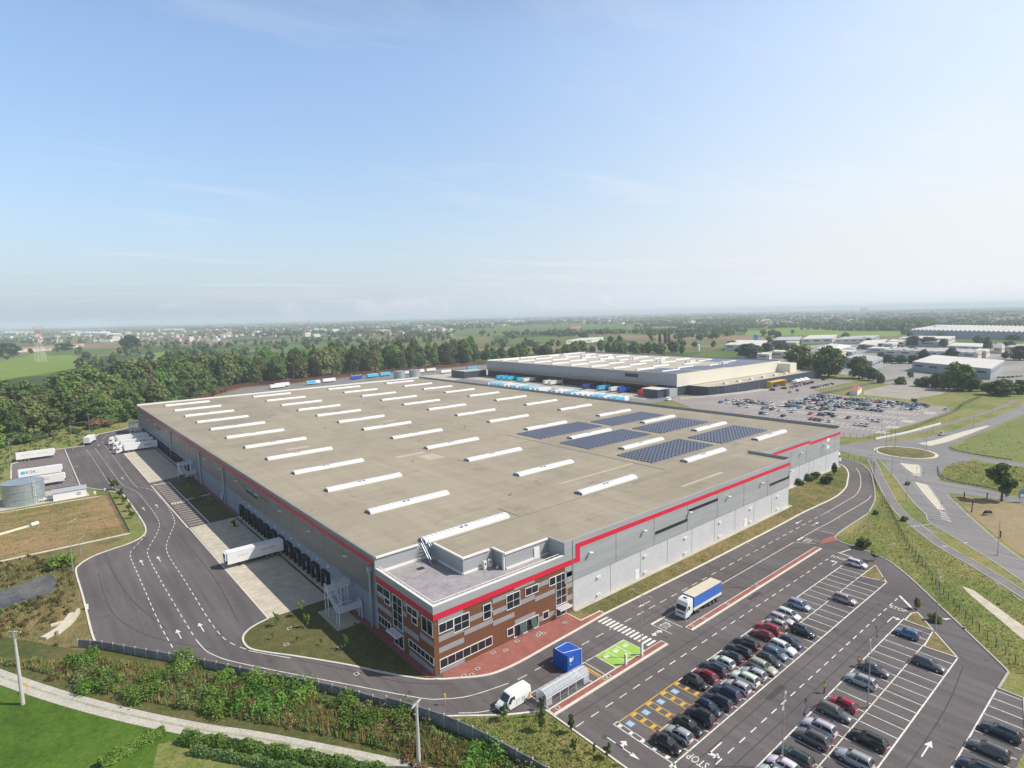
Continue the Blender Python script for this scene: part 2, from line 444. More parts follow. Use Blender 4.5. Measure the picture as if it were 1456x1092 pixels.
# ------------------------------------------------------------------ mesh helpers
class MB:
    def __init__(self): self.v = []; self.f = []; self.m = []
    def face(self, pts, m=0):
        n = len(self.v); self.v.extend(tuple(p) for p in pts); self.f.append(tuple(range(n, n + len(pts)))); self.m.append(m)
    def poly(self, pts, z, m=0):
        P = [Vector((p[0], p[1], z)) for p in pts]
        n = len(self.v); self.v.extend(tuple(p) for p in P)
        for t in tessellate_polygon([P]):
            a, b, c = (P[i] for i in t)
            if (b - a).cross(c - a).z < 0: t = (t[0], t[2], t[1])
            self.f.append(tuple(n + i for i in t)); self.m.append(m)
    def prism(self, pts, z0, z1, m=0, mt=None, bottom=False):
        a = sum(pts[i][0] * pts[(i + 1) % len(pts)][1] - pts[(i + 1) % len(pts)][0] * pts[i][1] for i in range(len(pts)))
        if a < 0: pts = pts[::-1]
        self.poly(pts, z1, m if mt is None else mt)
        k = len(pts)
        for i in range(k):
            p, q = pts[i], pts[(i + 1) % k]
            self.face([(p[0], p[1], z0), (q[0], q[1], z0), (q[0], q[1], z1), (p[0], p[1], z1)], m)
        if bottom: self.poly(pts[::-1], z0, m)
    def box(self, x0, x1, y0, y1, z0, z1, m=0, mt=None, T=None):
        p = [(x, y, z) for z in (z0, z1) for y in (y0, y1) for x in (x0, x1)]
        if T is not None: p = [tuple(T @ Vector(q)) for q in p]
        n = len(self.v); self.v.extend(p)
        for f, mm in (((0, 2, 3, 1), m), ((4, 5, 7, 6), m if mt is None else mt), ((0, 1, 5, 4), m), ((2, 6, 7, 3), m), ((0, 4, 6, 2), m), ((1, 3, 7, 5), m)):
            self.f.append(tuple(n + i for i in f)); self.m.append(mm)
    def tube(self, p, q, r, n=6, m=0, r2=None, caps=True):
        p, q = Vector(p), Vector(q); d = (q - p).normalized()
        a = d.orthogonal().normalized(); b = d.cross(a); r2 = r if r2 is None else r2
        k = len(self.v)
        for c, rr in ((p, r), (q, r2)):
            for i in range(n):
                t = 2 * math.pi * i / n
                self.v.append(tuple(c + rr * (math.cos(t) * a + math.sin(t) * b)))
        for i in range(n):
            j = (i + 1) % n
            self.f.append((k + i, k + j, k + n + j, k + n + i)); self.m.append(m)
        if caps:
            self.f.append(tuple(k + i for i in reversed(range(n)))); self.m.append(m)
            self.f.append(tuple(k + n + i for i in range(n))); self.m.append(m)
    def path(self, pts, r, n=5, m=0):
        for a, b in zip(pts, pts[1:]): self.tube(a, b, r, n, m)
    def loft(self, secs, m=0, cap=True):
        k = len(self.v); n = len(secs[0])
        for s in secs: self.v.extend(tuple(p) for p in s)
        for i in range(len(secs) - 1):
            for j in range(n):
                l = (j + 1) % n
                self.f.append((k + i * n + j, k + i * n + l, k + (i + 1) * n + l, k + (i + 1) * n + j)); self.m.append(m)
        if cap:
            self.f.append(tuple(k + j for j in reversed(range(n)))); self.m.append(m)
            e = k + (len(secs) - 1) * n
            self.f.append(tuple(e + j for j in range(n))); self.m.append(m)
    def ribbon(self, pts, w, z, m=0, closed=False):
        L, Rr = offset(pts, w / 2, closed), offset(pts, -w / 2, closed)
        k = len(pts)
        for i in range(k if closed else k - 1):
            j = (i + 1) % k
            self.face([(*Rr[i], z), (*Rr[j], z), (*L[j], z), (*L[i], z)], m)
    def kerb(self, pts, w, z0, z1, m=0, closed=False):
        L, Rr = offset(pts, w / 2, closed), offset(pts, -w / 2, closed)
        k = len(pts)
        for i in range(k if closed else k - 1):
            j = (i + 1) % k
            self.face([(*Rr[i], z1), (*Rr[j], z1), (*L[j], z1), (*L[i], z1)], m)
            self.face([(*Rr[i], z0), (*Rr[j], z0), (*Rr[j], z1), (*Rr[i], z1)], m)
            self.face([(*L[j], z0), (*L[i], z0), (*L[i], z1), (*L[j], z1)], m)
        if not closed:
            for i in (0, k - 1):
                self.face([(*Rr[i], z0), (*L[i], z0), (*L[i], z1), (*Rr[i], z1)], m)
    def dashes(self, pts, w, on, off, z, m=0, phase=0):
        pts = [Vector(p[:2]) for p in pts]
        s = -phase; run = 0
        seg = [(b - a).length for a, b in zip(pts, pts[1:])]
        tot = sum(seg)
        def at(t):
            for (a, b), l in zip(zip(pts, pts[1:]), seg):
                if t <= l: return a + (b - a) * (t / max(l, 1e-6))
                t -= l
            return pts[-1]
        while s < tot:
            a, b = max(0, s), min(tot, s + on)
            if b - a > .2:
                nn = max(2, int((b - a) / 1.0) + 1)
                self.ribbon([at(a + (b - a) * i / (nn - 1)) for i in range(nn)], w, z, m)
            s += on + off
    def add(self, verts, faces, m=0, T=None):
        n = len(self.v)
        self.v.extend(tuple(T @ Vector(p)) if T is not None else tuple(p) for p in verts)
        for f in faces: self.f.append(tuple(n + i for i in f)); self.m.append(m)
    def build(self, name, mats, parent=None, world=False, smooth=False, loc=None):
        me = bpy.data.meshes.new(name)
        me.from_pydata(self.v, [], self.f)
        mats = mats if isinstance(mats, (list, tuple)) else [mats]
        for x in mats: me.materials.append(x)
        if len(mats) > 1: me.polygons.foreach_set('material_index', self.m)
        if smooth: me.polygons.foreach_set('use_smooth', [True] * len(self.f))
        me.update()
        o = bpy.data.objects.new(name, me)
        COL.objects.link(o)
        if parent is not None:
            o.parent = parent
            if world: o.location = -parent.location
        if loc is not None: o.location = loc
        return o

def offset(pts, d, closed=False):
    out = []; k = len(pts)
    P = [Vector((p[0], p[1])) for p in pts]
    for i in range(k):
        if closed: a, b = P[i - 1], P[(i + 1) % k]
        else: a, b = P[max(0, i - 1)], P[min(k - 1, i + 1)]
        t1 = (P[i] - a); t2 = (b - P[i])
        t1 = t1.normalized() if t1.length > 1e-6 else t2.normalized()
        t2 = t2.normalized() if t2.length > 1e-6 else t1
        t = (t1 + t2)
        t = t.normalized() if t.length > 1e-6 else t1
        n = Vector((-t.y, t.x))
        c = max(.5, n.dot(Vector((-t1.y, t1.x))))
        q = P[i] + n * (d / c)
        out.append((q.x, q.y))
    return out

def smooth(pts, n=6, closed=False):
    P = [Vector((p[0], p[1])) for p in pts]; k = len(P); out = []
    rngk = k if closed else k - 1
    for i in range(rngk):
        p0 = P[i - 1] if (closed or i > 0) else P[0]
        p1 = P[i]; p2 = P[(i + 1) % k]
        p3 = P[(i + 2) % k] if (closed or i + 2 < k) else P[-1]
        for j in range(n):
            t = j / n
            q = .5 * ((2 * p1) + (p2 - p0) * t + (2 * p0 - 5 * p1 + 4 * p2 - p3) * t * t + (3 * p1 - p0 - 3 * p2 + p3) * t ** 3)
            out.append((q.x, q.y))
    if not closed: out.append((P[-1].x, P[-1].y))
    return out
def circle(cx, cy, r, n=40, ry=None, rot=0):
    ry = r if ry is None else ry
    return [(cx + r * math.cos(2 * math.pi * i / n) * math.cos(rot) - ry * math.sin(2 * math.pi * i / n) * math.sin(rot),
             cy + r * math.cos(2 * math.pi * i / n) * math.sin(rot) + ry * math.sin(2 * math.pi * i / n) * math.cos(rot)) for i in range(n)]

def tag(o, label, cat, group=None):
    o['label'] = label; o['category'] = cat
    if group: o['group'] = group
    return o
def empty(name, loc, rz=0.0):
    e = bpy.data.objects.new(name, None); COL.objects.link(e)
    e.location = loc; e.rotation_euler = (0, 0, rz); e.empty_display_size = .5
    return e
def thing(name, label, cat, loc=(0, 0, 0), rz=0.0, group=None):
    return tag(empty(name, loc, rz), label, cat, group)
def struct(o): o['kind'] = 'structure'; return o
def stuff(o): o['kind'] = 'stuff'; return o
def sheet(name, pts, z, m, z0=None):
    b = MB()
    if z0 is None: b.poly(pts, z)
    else: b.prism(pts, z0, z)
    return struct(b.build(name, m))
def copy_tree(o, parent=None, label=None, group=None):
    c = o.copy(); COL.objects.link(c)
    if parent is not None: c.parent = parent
    if label: c['label'] = label
    if group: c['group'] = group
    for ch in list(o.children): copy_tree(ch, c)
    return c
_fc = {}
def text_geo(s, size=1.0):
    if s not in _fc:
        cu = bpy.data.curves.new('t', 'FONT'); cu.body = s; cu.size = 1; cu.align_x = 'CENTER'; cu.align_y = 'CENTER'; cu.resolution_u = 2
        ob = bpy.data.objects.new('t', cu); COL.objects.link(ob)
        dg = bpy.context.evaluated_depsgraph_get()
        me = bpy.data.meshes.new_from_object(ob.evaluated_get(dg))
        _fc[s] = ([tuple(v.co) for v in me.vertices], [tuple(p.vertices) for p in me.polygons])
        bpy.data.objects.remove(ob); bpy.data.curves.remove(cu); bpy.data.meshes.remove(me)
    v, f = _fc[s]
    return [(x * size, y * size, z) for x, y, z in v], f
def basis(o, ex, ey):
    o, ex, ey = Vector(o), Vector(ex), Vector(ey); ez = ex.cross(ey)
    return Matrix(((ex.x, ey.x, ez.x, o.x), (ex.y, ey.y, ez.y, o.y), (ex.z, ey.z, ez.z, o.z), (0, 0, 0, 1)))
# ------------------------------------------------------------------ ground
def far_field_mat():
    m, N, L, b = _new('farmland')
    g = N.new('ShaderNodeNewGeometry')
    mp = N.new('ShaderNodeMapping'); mp.inputs['Rotation'].default_value = (0, 0, .35); mp.inputs['Scale'].default_value = (1 / 230, 1 / 120, 1)
    L.new(g.outputs['Position'], mp.inputs[0])
    vo = N.new('ShaderNodeTexVoronoi'); vo.inputs['Scale'].default_value = 1; vo.distance = 'CHEBYCHEV'; vo.inputs['Randomness'].default_value = .8
    L.new(mp.outputs[0], vo.inputs['Vector'])
    sp = N.new('ShaderNodeSeparateColor'); L.new(vo.outputs['Color'], sp.inputs[0])
    r = N.new('ShaderNodeValToRGB'); r.color_ramp.interpolation = 'CONSTANT'
    e = r.color_ramp.elements
    cols = [(.075, .115, .030), (.10, .15, .035), (.19, .165, .085), (.06, .10, .028), (.13, .14, .05), (.24, .19, .11), (.085, .13, .03), (.05, .085, .028)]
    while len(e) < len(cols): e.new(.5)
    for k, c in enumerate(cols): e[k].position = k / len(cols); e[k].color = (*c, 1)
    L.new(sp.outputs[0], r.inputs[0])
    f = _noise(N, L, g.outputs['Position'], .02, 6, .65)
    c = _mix(N, L, 1.0, r.outputs[0], _ramp(N, L, f, [(.3, (.8,) * 3), (.7, (1.2,) * 3)]), 'MULTIPLY')
    L.new(c, b.inputs['Base Color']); b.inputs['Roughness'].default_value = .95; b.inputs['Specular IOR Level'].default_value = .1
    return m
bm_ = MB(); E_ = 19500
for i in range(16):
    for j in range(16):
        x0, y0 = -E_ + i * E_ / 8, -E_ + j * E_ / 8
        bm_.face([(x0, y0, 0), (x0 + E_ / 8, y0, 0), (x0 + E_ / 8, y0 + E_ / 8, 0), (x0, y0 + E_ / 8, 0)])
struct(bm_.build('terrain', far_field_mat()))
sheet('verge_ground', [(-160, -60), (330, -120), (560, 20), (560, 250), (520, 262), (350, 262), (230, 380), (60, 480), (-160, 400)], .008, M_VERGE)

# --- asphalt of the truck yard, loop road, service road and staff car park (one sheet)
LEFTKERB = smooth([(6.8, 129.4), (6.4, 136.4), (6.5, 157), (6.4, 174), (7.3, 178.8), (10.2, 182.9), (14.5, 185.4), (19.3, 187.3), (22.9, 191.3), (24.6, 198.5), (24.9, 215.8), (24.5, 242), (23.2, 248), (20.4, 254.3)], 5)
WALL = smooth([(7.0, 129.3), (10.7, 123.8), (14.6, 117.9), (19.4, 110.8), (26.7, 98.8), (34.0, 87.5), (39.3, 77.6), (42.2, 71.3), (44.3, 66.8), (46.1, 61.4), (47.2, 56.4), (48.3, 51), (49.3, 45), (50, 38)], 4)
LOOPK = smooth([(41.4, 73.4), (43.2, 71.4), (45.9, 69.1), (50.9, 64.9), (54.1, 62.7), (56.6, 61.3)], 5)
NEK = smooth([(186, 60.9), (163.1, 60.4), (158.5, 58.2), (157.4, 54.0), (156.3, 50.6), (154.0, 45.6), (149.0, 40.6), (144.4, 36.7), (138.1, 31.7), (129.1, 24.6), (121.5, 18.6), (119.6, 17.3)], 4)
OUTR = smooth([(254, 130), (252.5, 104), (248.2, 89.1), (245.2, 83.5), (235.7, 77.1), (221.6, 71.3), (203, 64.6), (190, 61.6), (186, 60.9)], 5)
yard = [p for p in LEFTKERB] + [(15.4, 263.8), (14.6, 269.0), (-6.2, 270), (-5.8, 333.5), (10, 357), (21.4, 356.6), (30.6, 389.3), (38.1, 393.1), (48.6, 403), (48.6, 381), (60, 380), (234, 380), (254, 380)] \
    + OUTR + NEK[1:] + [(113.2, 17.5), (113.0, 14.3), (100.6, 12.0), (94, 12.2), (60, 12.0), (57.0, 12.0)] + [(56.9, 46), (56.8, 61.1)] + LOOPK[::-1][1:] + WALL[:26][::-1]
sheet('asphalt_yard', yard, .03, M_ASPH)
rear = [(48.7, 381), (48.7, 404), (62, 424), (98, 482), (152, 556), (200, 556), (300, 570), (440, 571), (440, 462), (357, 462), (357, 243), (340, 232), (300, 240), (256, 250), (254, 381)]
sheet('rear_yard', rear, .024, M_ROAD)
sheet('rear_yard_concrete', [(330, 250), (357, 250), (357, 462), (330, 462)], .05, M_CONC)
sheet('rear_yard_pale_paving', [(256, 420), (330, 466), (430, 466), (430, 520), (300, 520)], .04, M_CONC)

# --- concrete dock aprons with the drain along the wall
b = MB()
b.poly([(34.3, 119.1), (46.9, 119.1), (46.9, 189.2), (34.5, 188.6)], .06)
b.poly([(34.3, 254.8), (46.9, 257.6), (46.9, 376), (34.3, 372)], .06)
b.poly([(47.35, 119.1), (48.8, 119.1), (48.8, 190.5), (47.35, 190)], .06)
b.poly([(47.35, 256), (48.8, 256), (48.8, 381), (47.35, 381)], .06)
struct(b.build('dock_apron', M_CONCSLAB))
b = MB()
for y0, y1 in ((119.1, 189.2), (257.6, 376)): b.poly([(46.9, y0), (47.35, y0), (47.35, y1), (46.9, y1)], .045)
struct(b.build('apron_drain', M_DARK))
b = MB()
b.ribbon([(34.2, 118.9), (34.2, 188.7)], .3, .066); b.ribbon([(34.2, 254.6), (34.2, 372)], .3, .066)
b.ribbon([(34.2, 188.8), (47.2, 189.4)], .35, .068); b.ribbon([(34.2, 254.4), (47.2, 257.3)], .45, .068); b.ribbon([(34.2, 118.9), (46.9, 118.9)], .35, .068)
struct(b.build('apron_edge', M_KERB))

# striped parking bays between the aprons and the trailer park on the left
b = MB()
for k in range(23): b.ribbon([(34.9, 191.4 + 2.62 * k), (39.4, 191.4 + 2.62 * k)], .95, .04)
for k in range(34): b.ribbon([(-5.4, 272.4 + 2.55 * k), (min(13.4, 13.4), 272.4 + 2.55 * k)], .8, .04) if 272.4 + 2.55 * k < 333 or True else None
struct(b.build('paved_bay_strips', mat('bay_strip_paving', (.33, .28, .245), .9, .15, .6, (3, .15), coords='world')))
b = MB()
b.kerb([(39.75, 189.8), (39.75, 249.5)], .3, .03, .16)
b.kerb([(34.6, 249.6), (39.75, 249.6)], .3, .03, .16)
struct(b.build('bay_kerb', M_KERB))

# lawns by the wall and the wedge by the office
b = MB()
b.poly([(39.9, 190), (47.2, 190.6), (47.2, 220.6), (39.9, 219.4)], .07)
b.poly([(39.9, 221.6), (47.2, 222.8), (47.2, 241), (44, 249), (39.9, 249.3)], .07)
struct(b.build('wall_lawn', M_LAWND))
WEDGE = smooth([(34.2, 118.8), (30.4, 117.4), (28.1, 114.6), (27.9, 110.2), (29.9, 106.5), (33.4, 101.6), (39.1, 93.0), (42.7, 86.8), (46.6, 80.8), (48.6, 78.9)], 5)
sheet('wedge_lawn', WEDGE + [(48.6, 79.4), (47.3, 80.6), (47.3, 104.4), (42.6, 104.5), (42.6, 114.5), (46.9, 114.6), (46.9, 118.8)], .10, M_LAWND)
OFFK = smooth([(48.6, 78.9), (49.4, 78.1), (51.4, 76.7), (54, 74.9), (57, 73.7), (61.9, 73.3), (70, 73.6), (78, 73.9)], 4) + [(85.5, 74.3)]
b = MB()
b.poly(OFFK[4:] + [(85.6, 75.6), (80.0, 75.7), (80.0, 79.6), (50.3, 79.6), (49.3, 78.4)], .13)
b.poly([(47.4, 80.6), (48.75, 79.5), (48.75, 119), (47.4, 119)], .12)
b.poly([(47.4, 190.3), (48.75, 190.3), (48.75, 249), (47.4, 241)], .12)
b.poly([(57.2, 59.75), (85.3, 59.75), (85.3, 60.75), (57.2, 60.75)], .16)
b.poly([(93.2, 59.5), (149.6, 59.5), (149.6, 60.45), (93.2, 60.45)], .16)
b.poly([(149.8, 59.6), (163, 60.5), (158, 60.3)], .045)
b.poly([(152.5, 60.5), (158.3, 58.6), (163, 60.5), (156, 61.4)], .11)
struct(b.build('red_pavement', M_PAVE))
RK = [(85.5, 74.3)] + smooth([(119.8, 73.9), (156.6, 73.8), (174.4, 74.0), (191.3, 73.5), (200.0, 73.9), (209.5, 75.5), (217.5, 78.0), (227, 81.2), (234.2, 84.7), (238.3, 88.0), (239.2, 92), (239, 110)], 4)
sheet('facade_verge', RK + [(236.5, 110), (236.5, 88.3), (176.4, 88.3), (176.4, 79.7), (81.8, 79.7), (80.0, 79.6), (80.0, 75.8), (85.5, 75.7)], .10, M_DRY)
sheet('facade_footing', [(81.8, 79.7), (81.8, 78.7), (177.6, 78.7), (177.6, 87.2), (236.5, 87.2), (236.5, 88.3), (176.4, 88.3), (176.4, 79.7)], .125, M_CONC)

# kerbs
b = MB()
b.kerb(LEFTKERB, .36, .0, .16); b.kerb(WEDGE, .36, .0, .17); b.kerb(OFFK, .42, .0, .18)
b.kerb([(85.5, 74.3), (85.5, 75.65), (80.0, 75.7), (80.0, 79.5)], .22, .0, .19); b.kerb(RK, .42, .0, .17)
b.kerb(LOOPK, .34, .0, .16); b.kerb([(56.75, 61.2), (56.75, 12)], .28, .0, .16); b.kerb([(20.4, 254.3), (15.4, 263.8), (14.6, 269.0)], .3, 0, .16)
b.kerb([(-5.9, 286), (-5.8, 333.5), (10, 357.2), (21.4, 356.8)], .5, .0, .18); b.kerb([(21.4, 356.8), (30.6, 389.5), (38.1, 393.3), (48.6, 403.2)], .5, 0, .18)
for x0, x1, y0, y1 in ((56.9, 85.6, 59.3, 60.9), (92.8, 150, 59.0, 60.6)):
    b.kerb([(x0, y0 + .22), (x1, y0 + .22)], .44, .0, .17); b.kerb([(x0 - .05, y1 - .07), (x1 + .1, y1 - .07)], .16, .0, .17); b.kerb([(x0 + .1, y0 + .4), (x0 + .1, y1 - .15)], .2, 0, .17); b.kerb([(x1 - .1, y0 + .4), (x1 - .1, y1 - .15)], .2, 0, .17)
b.kerb([(-40, 196), (20.4, 196.1)], .55, .0, .2); b.kerb([(-40, 249.6), (17.6, 247.2)], .4, 0, .12)
struct(b.build('kerb', M_KERB))
b = MB()
b.kerb(OUTR[5:], .3, .0, .16); b.kerb(NEK, .3, .0, .16); b.kerb([NEK[-1], (113.2, 17.4), (113.0, 14.3), (100.6, 12.0)], .3, 0, .16)
struct(b.build('grey_kerb', M_KERBG))
# planted triangles in the car park
T1 = [(156.2, 50.0), (140.2, 46.5), (141.2, 41.9), (146.5, 42.2)]
T1 = [(148.9, 46.6), (140.3, 46.7), (141.2, 41.9)]
T2 = [(126.7, 34.1), (129.8, 33.9), (130.7, 33.3), (125.6, 28.9), (125.7, 28.4)]
T2 = smooth([(125.9, 33.9), (129.9, 33.9)], 1) + [(131.0, 33.2), (118.4, 23.9), (118.2, 28.7), (125.6, 29.2)]
for n_, t in (('parking_island', T1), ('parking_island', T2)):
    sheet('planted_triangle', t, .12, M_DRY, 0.0)
b = MB()
for t in (T1, T2): b.kerb(t, .22, 0, .16, closed=True)
struct(b.build('island_kerb', M_KERB))
sheet('pad_concrete', [(42.6, 104.6), (47.4, 104.6), (47.4, 114.5), (42.6, 114.4)], .15, M_CONC, 0)
sheet('walkway', [(39.9, 219.6), (47.4, 220.9), (47.4, 222.6), (39.9, 221.4)], .09, M_CONC)

# --- left of the yard: tank pad, dry field, pond and weeds
sheet('tank_pad', [(-12, 250.2), (15.4, 250.6), (14.6, 268.9), (-12, 268.9)], .07, M_CONC)
sheet('dry_field', [(-70, 196.2), (20.1, 196.2), (20.7, 247), (17.4, 249.3), (-70, 249.3)], .02, M_DRYF)
sheet('scrub_ground', [(-70, 195.8), (20, 195.8), (13.6, 185.4), (7.1, 179), (6.2, 174), (6.3, 130), (4, 131), (-8, 149), (-40, 195)], .018, M_DRY)
sheet('yard_side_verge', [(20.6, 196.1), (20, 195.9), (13.6, 185.4), (19.3, 187.4), (22.9, 191.4), (24.5, 198.6), (24.7, 215.8), (24.3, 242), (20.4, 254.2), (18, 250), (21.2, 247)], .03, M_VERGE)
HOLLOW = smooth([(-20, 172), (-7.7, 174), (-2, 176.6), (1.4, 177.2), (2.2, 172), (1.6, 165), (-3, 163.2), (-7.5, 162.6), (-20, 158)], 4, True)
sheet('wet_hollow', HOLLOW, .03, M_STONES)
TRACK = smooth([(-60, 215), (-30, 172), (-18, 152), (-7.2, 130.4), (.5, 116), (8.3, 103.1), (15.7, 92.2), (20.5, 86), (26.5, 77.5), (33.4, 67.2), (38.4, 58.5), (42, 50), (44, 40)], 6)
sheet('weed_ground', offset(TRACK, 1.2)[6:] + [(50.2, 38)] + WALL[::-1] + [(4, 131.5), (-8, 149), (-30, 185)], .012, M_WEED)
sheet('lawn', offset(TRACK, -1.2) + [(44, 20), (20, 10), (-90, 60), (-90, 215)], .013, M_LAWN)
bt = MB(); bt.ribbon(TRACK, 2.75, .03); struct(bt.build('gravel_track', M_GRAVEL))
bt = MB(); bt.ribbon([(p[0] + .1, p[1] + .05) for p in TRACK], .4, .036); struct(bt.build('track_grass_crown', mat('track_crown', (.36, .35, .25), .95, .2, .4, (2, .25), coords='world')))
sheet('mown_strip', [(10.5, 93.0), (14.5, 91.3), (20, 80.5), (18, 77), (9, 88)], .02, M_VERGE)

# --- public roads, roundabout, cycle path
RC = (277.5, 78.0)
b = MB()
mainW = smooth([(253.8, 79.5), (244, 74), (229.4, 66.4), (206.3, 54.9), (197.1, 49.4), (190.5, 46.6), (177.2, 34.6), (170, 28.2), (162.4, 22.2), (140, 4), (110, -22)], 4)
mainE = smooth([(228.5, 55), (224.5, 51.2), (216, 47), (206.6, 42.3), (190.8, 33.6), (182.3, 28.6), (175.7, 23.7), (160, 10), (125, -20)], 4)
b.poly(mainW + mainE[::-1] + [(240, 57), (262, 61)], .03)
b.poly(circle(RC[0], RC[1], 21.5, 48), .034)
b.poly([(258, 87), (262, 96), (262, 190), (272, 190), (273, 100), (285, 97), (292, 91.4), (307.7, 83.2), (340, 76.8), (404.3, 70.9), (473, 70.5), (640, 74), (640, 66), (473, 63.5), (418, 62.6), (350, 66.4), (318, 68.4), (303, 69.2), (294, 66)], .032)
b.poly([(238.9, 57.5), (239.6, 50), (238.6, 44), (234.4, 33.6), (226, 10), (220, 10), (227.8, 32.7), (228.6, 40.3), (227.5, 46), (224.5, 51.2), (230, 56)], .036)
b.poly([(290, 64), (284.5, 57), (280, 52), (280.8, 41), (283, 10), (291, 10), (288.7, 42), (288.5, 54), (293, 61)], .0365)
b.poly([(189, 48.8), (186, 46.6), (178, 35.5), (171, 39), (180.5, 47.5), (185, 50.4)], .0375)
struct(b.build('public_road', M_ROAD))
sheet('roundabout_apron', circle(*RC, 11.2, 48), .10, M_SAND, 0)
sheet('roundabout_island', circle(*RC, 9.9, 48), .16, M_DRY, 0)
isl = [[(256.7, 73.9), (257.9, 67.8), (251.5, 65.6), (245.4, 64.1), (242.5, 65.4), (249, 69.6)], [(232.0, 62.2), (230.6, 58.0), (218, 52.4), (205.0, 46.9), (203.9, 48.3), (217, 55)],
       [(299.5, 79.4), (297.6, 77.2), (297.3, 74.6), (312, 71.8), (340, 69.4), (366.8, 67.7), (366.9, 68.9), (340, 73.2), (312, 76.4)]]
for p in isl: sheet('splitter_island', p, .16, M_SAND, 0)
CYC = smooth([(256, 84), (244.6, 78.4), (232, 73.2), (219.5, 67.4), (202.5, 59.6), (191.2, 53.2), (186.5, 49.5), (179, 44), (172.2, 38.5), (165.8, 31.4), (155.4, 21.2), (130, -2), (112, -20)], 5)
b = MB(); b.ribbon(CYC, 2.5, .042); struct(b.build('cycle_path', M_PATH))
b = MB()
for d in (1.35, -1.35): b.kerb(offset(CYC, d), .26, 0, .12)
ISV = smooth([(253.5, 81.2), (243, 75.6), (229.5, 68.3), (210, 58.6), (197, 51.2), (190.4, 47.2)], 5)
b.kerb(mainW, .28, 0, .13); b.kerb(mainE, .25, 0, .08)
struct(b.build('road_kerb', M_KERBG))
sheet('verge_strip', offset(CYC, 1.62)[4:31] + [(188.2, 47.6), (190.2, 47.3)] + offset(mainW, -.0)[1:19][::-1], .055, M_VERGE)
sheet('verge_strip', offset(CYC, 1.6)[34:52] + offset(mainW, .1)[22:31][::-1], .055, M_VERGE)
sheet('east_meadow', [(262, 60.5), (274, 60.8), (279, 57.2), (278.6, 52), (282, 41), (284, 10), (228, 10), (234.2, 33.4), (237.9, 40), (239, 48.4), (238.8, 55), (245, 59)], .02, M_VERGE)
sheet('paddock', [(223, 49.2), (226.6, 46), (228, 40), (227.4, 32.7), (221, 10), (205, -10), (150, -10), (176, 22.6), (191, 32.2), (207, 41.2)], .021, M_PADD)
sheet('far_meadow', [(299, 66.5), (308, 67), (350, 64.6), (420, 61), (640, 62), (640, -100), (293, -100), (289.5, 42), (290, 54), (293.5, 60.5)], .021, ground_mat('meadow_grass', [(.10, .155, .032), (.135, .185, .045), (.18, .20, .065), (.22, .205, .08)], .03, .25, 1.1))
SLABS = [(150.9, 30.6), (147.6, 28.6), (134.6, 18.4), (118.5, 4), (121, 2), (137.4, 16.6), (150.3, 28.4)]
sheet('cycle_path_slabs', SLABS, .05, M_CONCSLAB)
# raised white-walled ramp and path north of the roundabout
b = MB(); b.ribbon(smooth([(258, 105), (275, 100.5), (294, 93.5), (322, 88), (357, 83.6), (420, 77.5), (480, 76)], 4), 2.6, .05); struct(b.build('north_path', M_PATH))

# --- staff lot of the second site
LOT = [(289, 112), (296, 101), (330, 97.5), (357, 94), (405, 91.5), (420, 99), (428, 120), (430, 160), (445, 186), (524, 186), (526, 232), (430, 232), (378, 221), (357, 242), (340, 236), (300, 180)]
sheet('far_car_park', LOT, .035, mat('far_lot_asphalt', (.29, .255, .24), .9, .12, .06, (1.2, .1), coords='world'))
sheet('far_lane', [(423, 172), (425, 178), (519, 174), (560, 168), (560, 162), (516, 168)], .04, M_ASPH)
sheet('gravel_yard', [(440, 122), (480, 116), (530, 118), (552, 130), (552, 156), (470, 160), (445, 152)], .03, mat('pale_gravel', (.33, .30, .25), .95, .15, .08, (1, .2), coords='world'))
b = MB()
for X in (318, 326.5, 343.5, 348.5, 361, 366, 378.5, 383.5, 396, 401, 413.5, 418.5):
    y0, y1 = 103 + max(0, (X - 400)) * .3, (172 if X < 330 else 205 if X < 372 else 178)
    for k in range(int((y1 - y0) / 2.5) + 1): b.ribbon([(X - 2.4, y0 + 2.5 * k), (X + 2.4, y0 + 2.5 * k)], .34, .045)
for X in (346, 363.5, 381, 398.5, 416): b.ribbon([(X, 104), (X, 178)], .36, .0453)
for x0, x1, y in ((352, 360, 99.5), (312, 322, 98.5), (388, 396, 99), (330, 336, 99.5)): 
    for k in range(5): b.ribbon([(x0 + k * 1.4, y - 2.6), (x0 + k * 1.4, y + 2.6)], .7, .0456)
struct(b.build('far_lot_markings', M_WHITE))

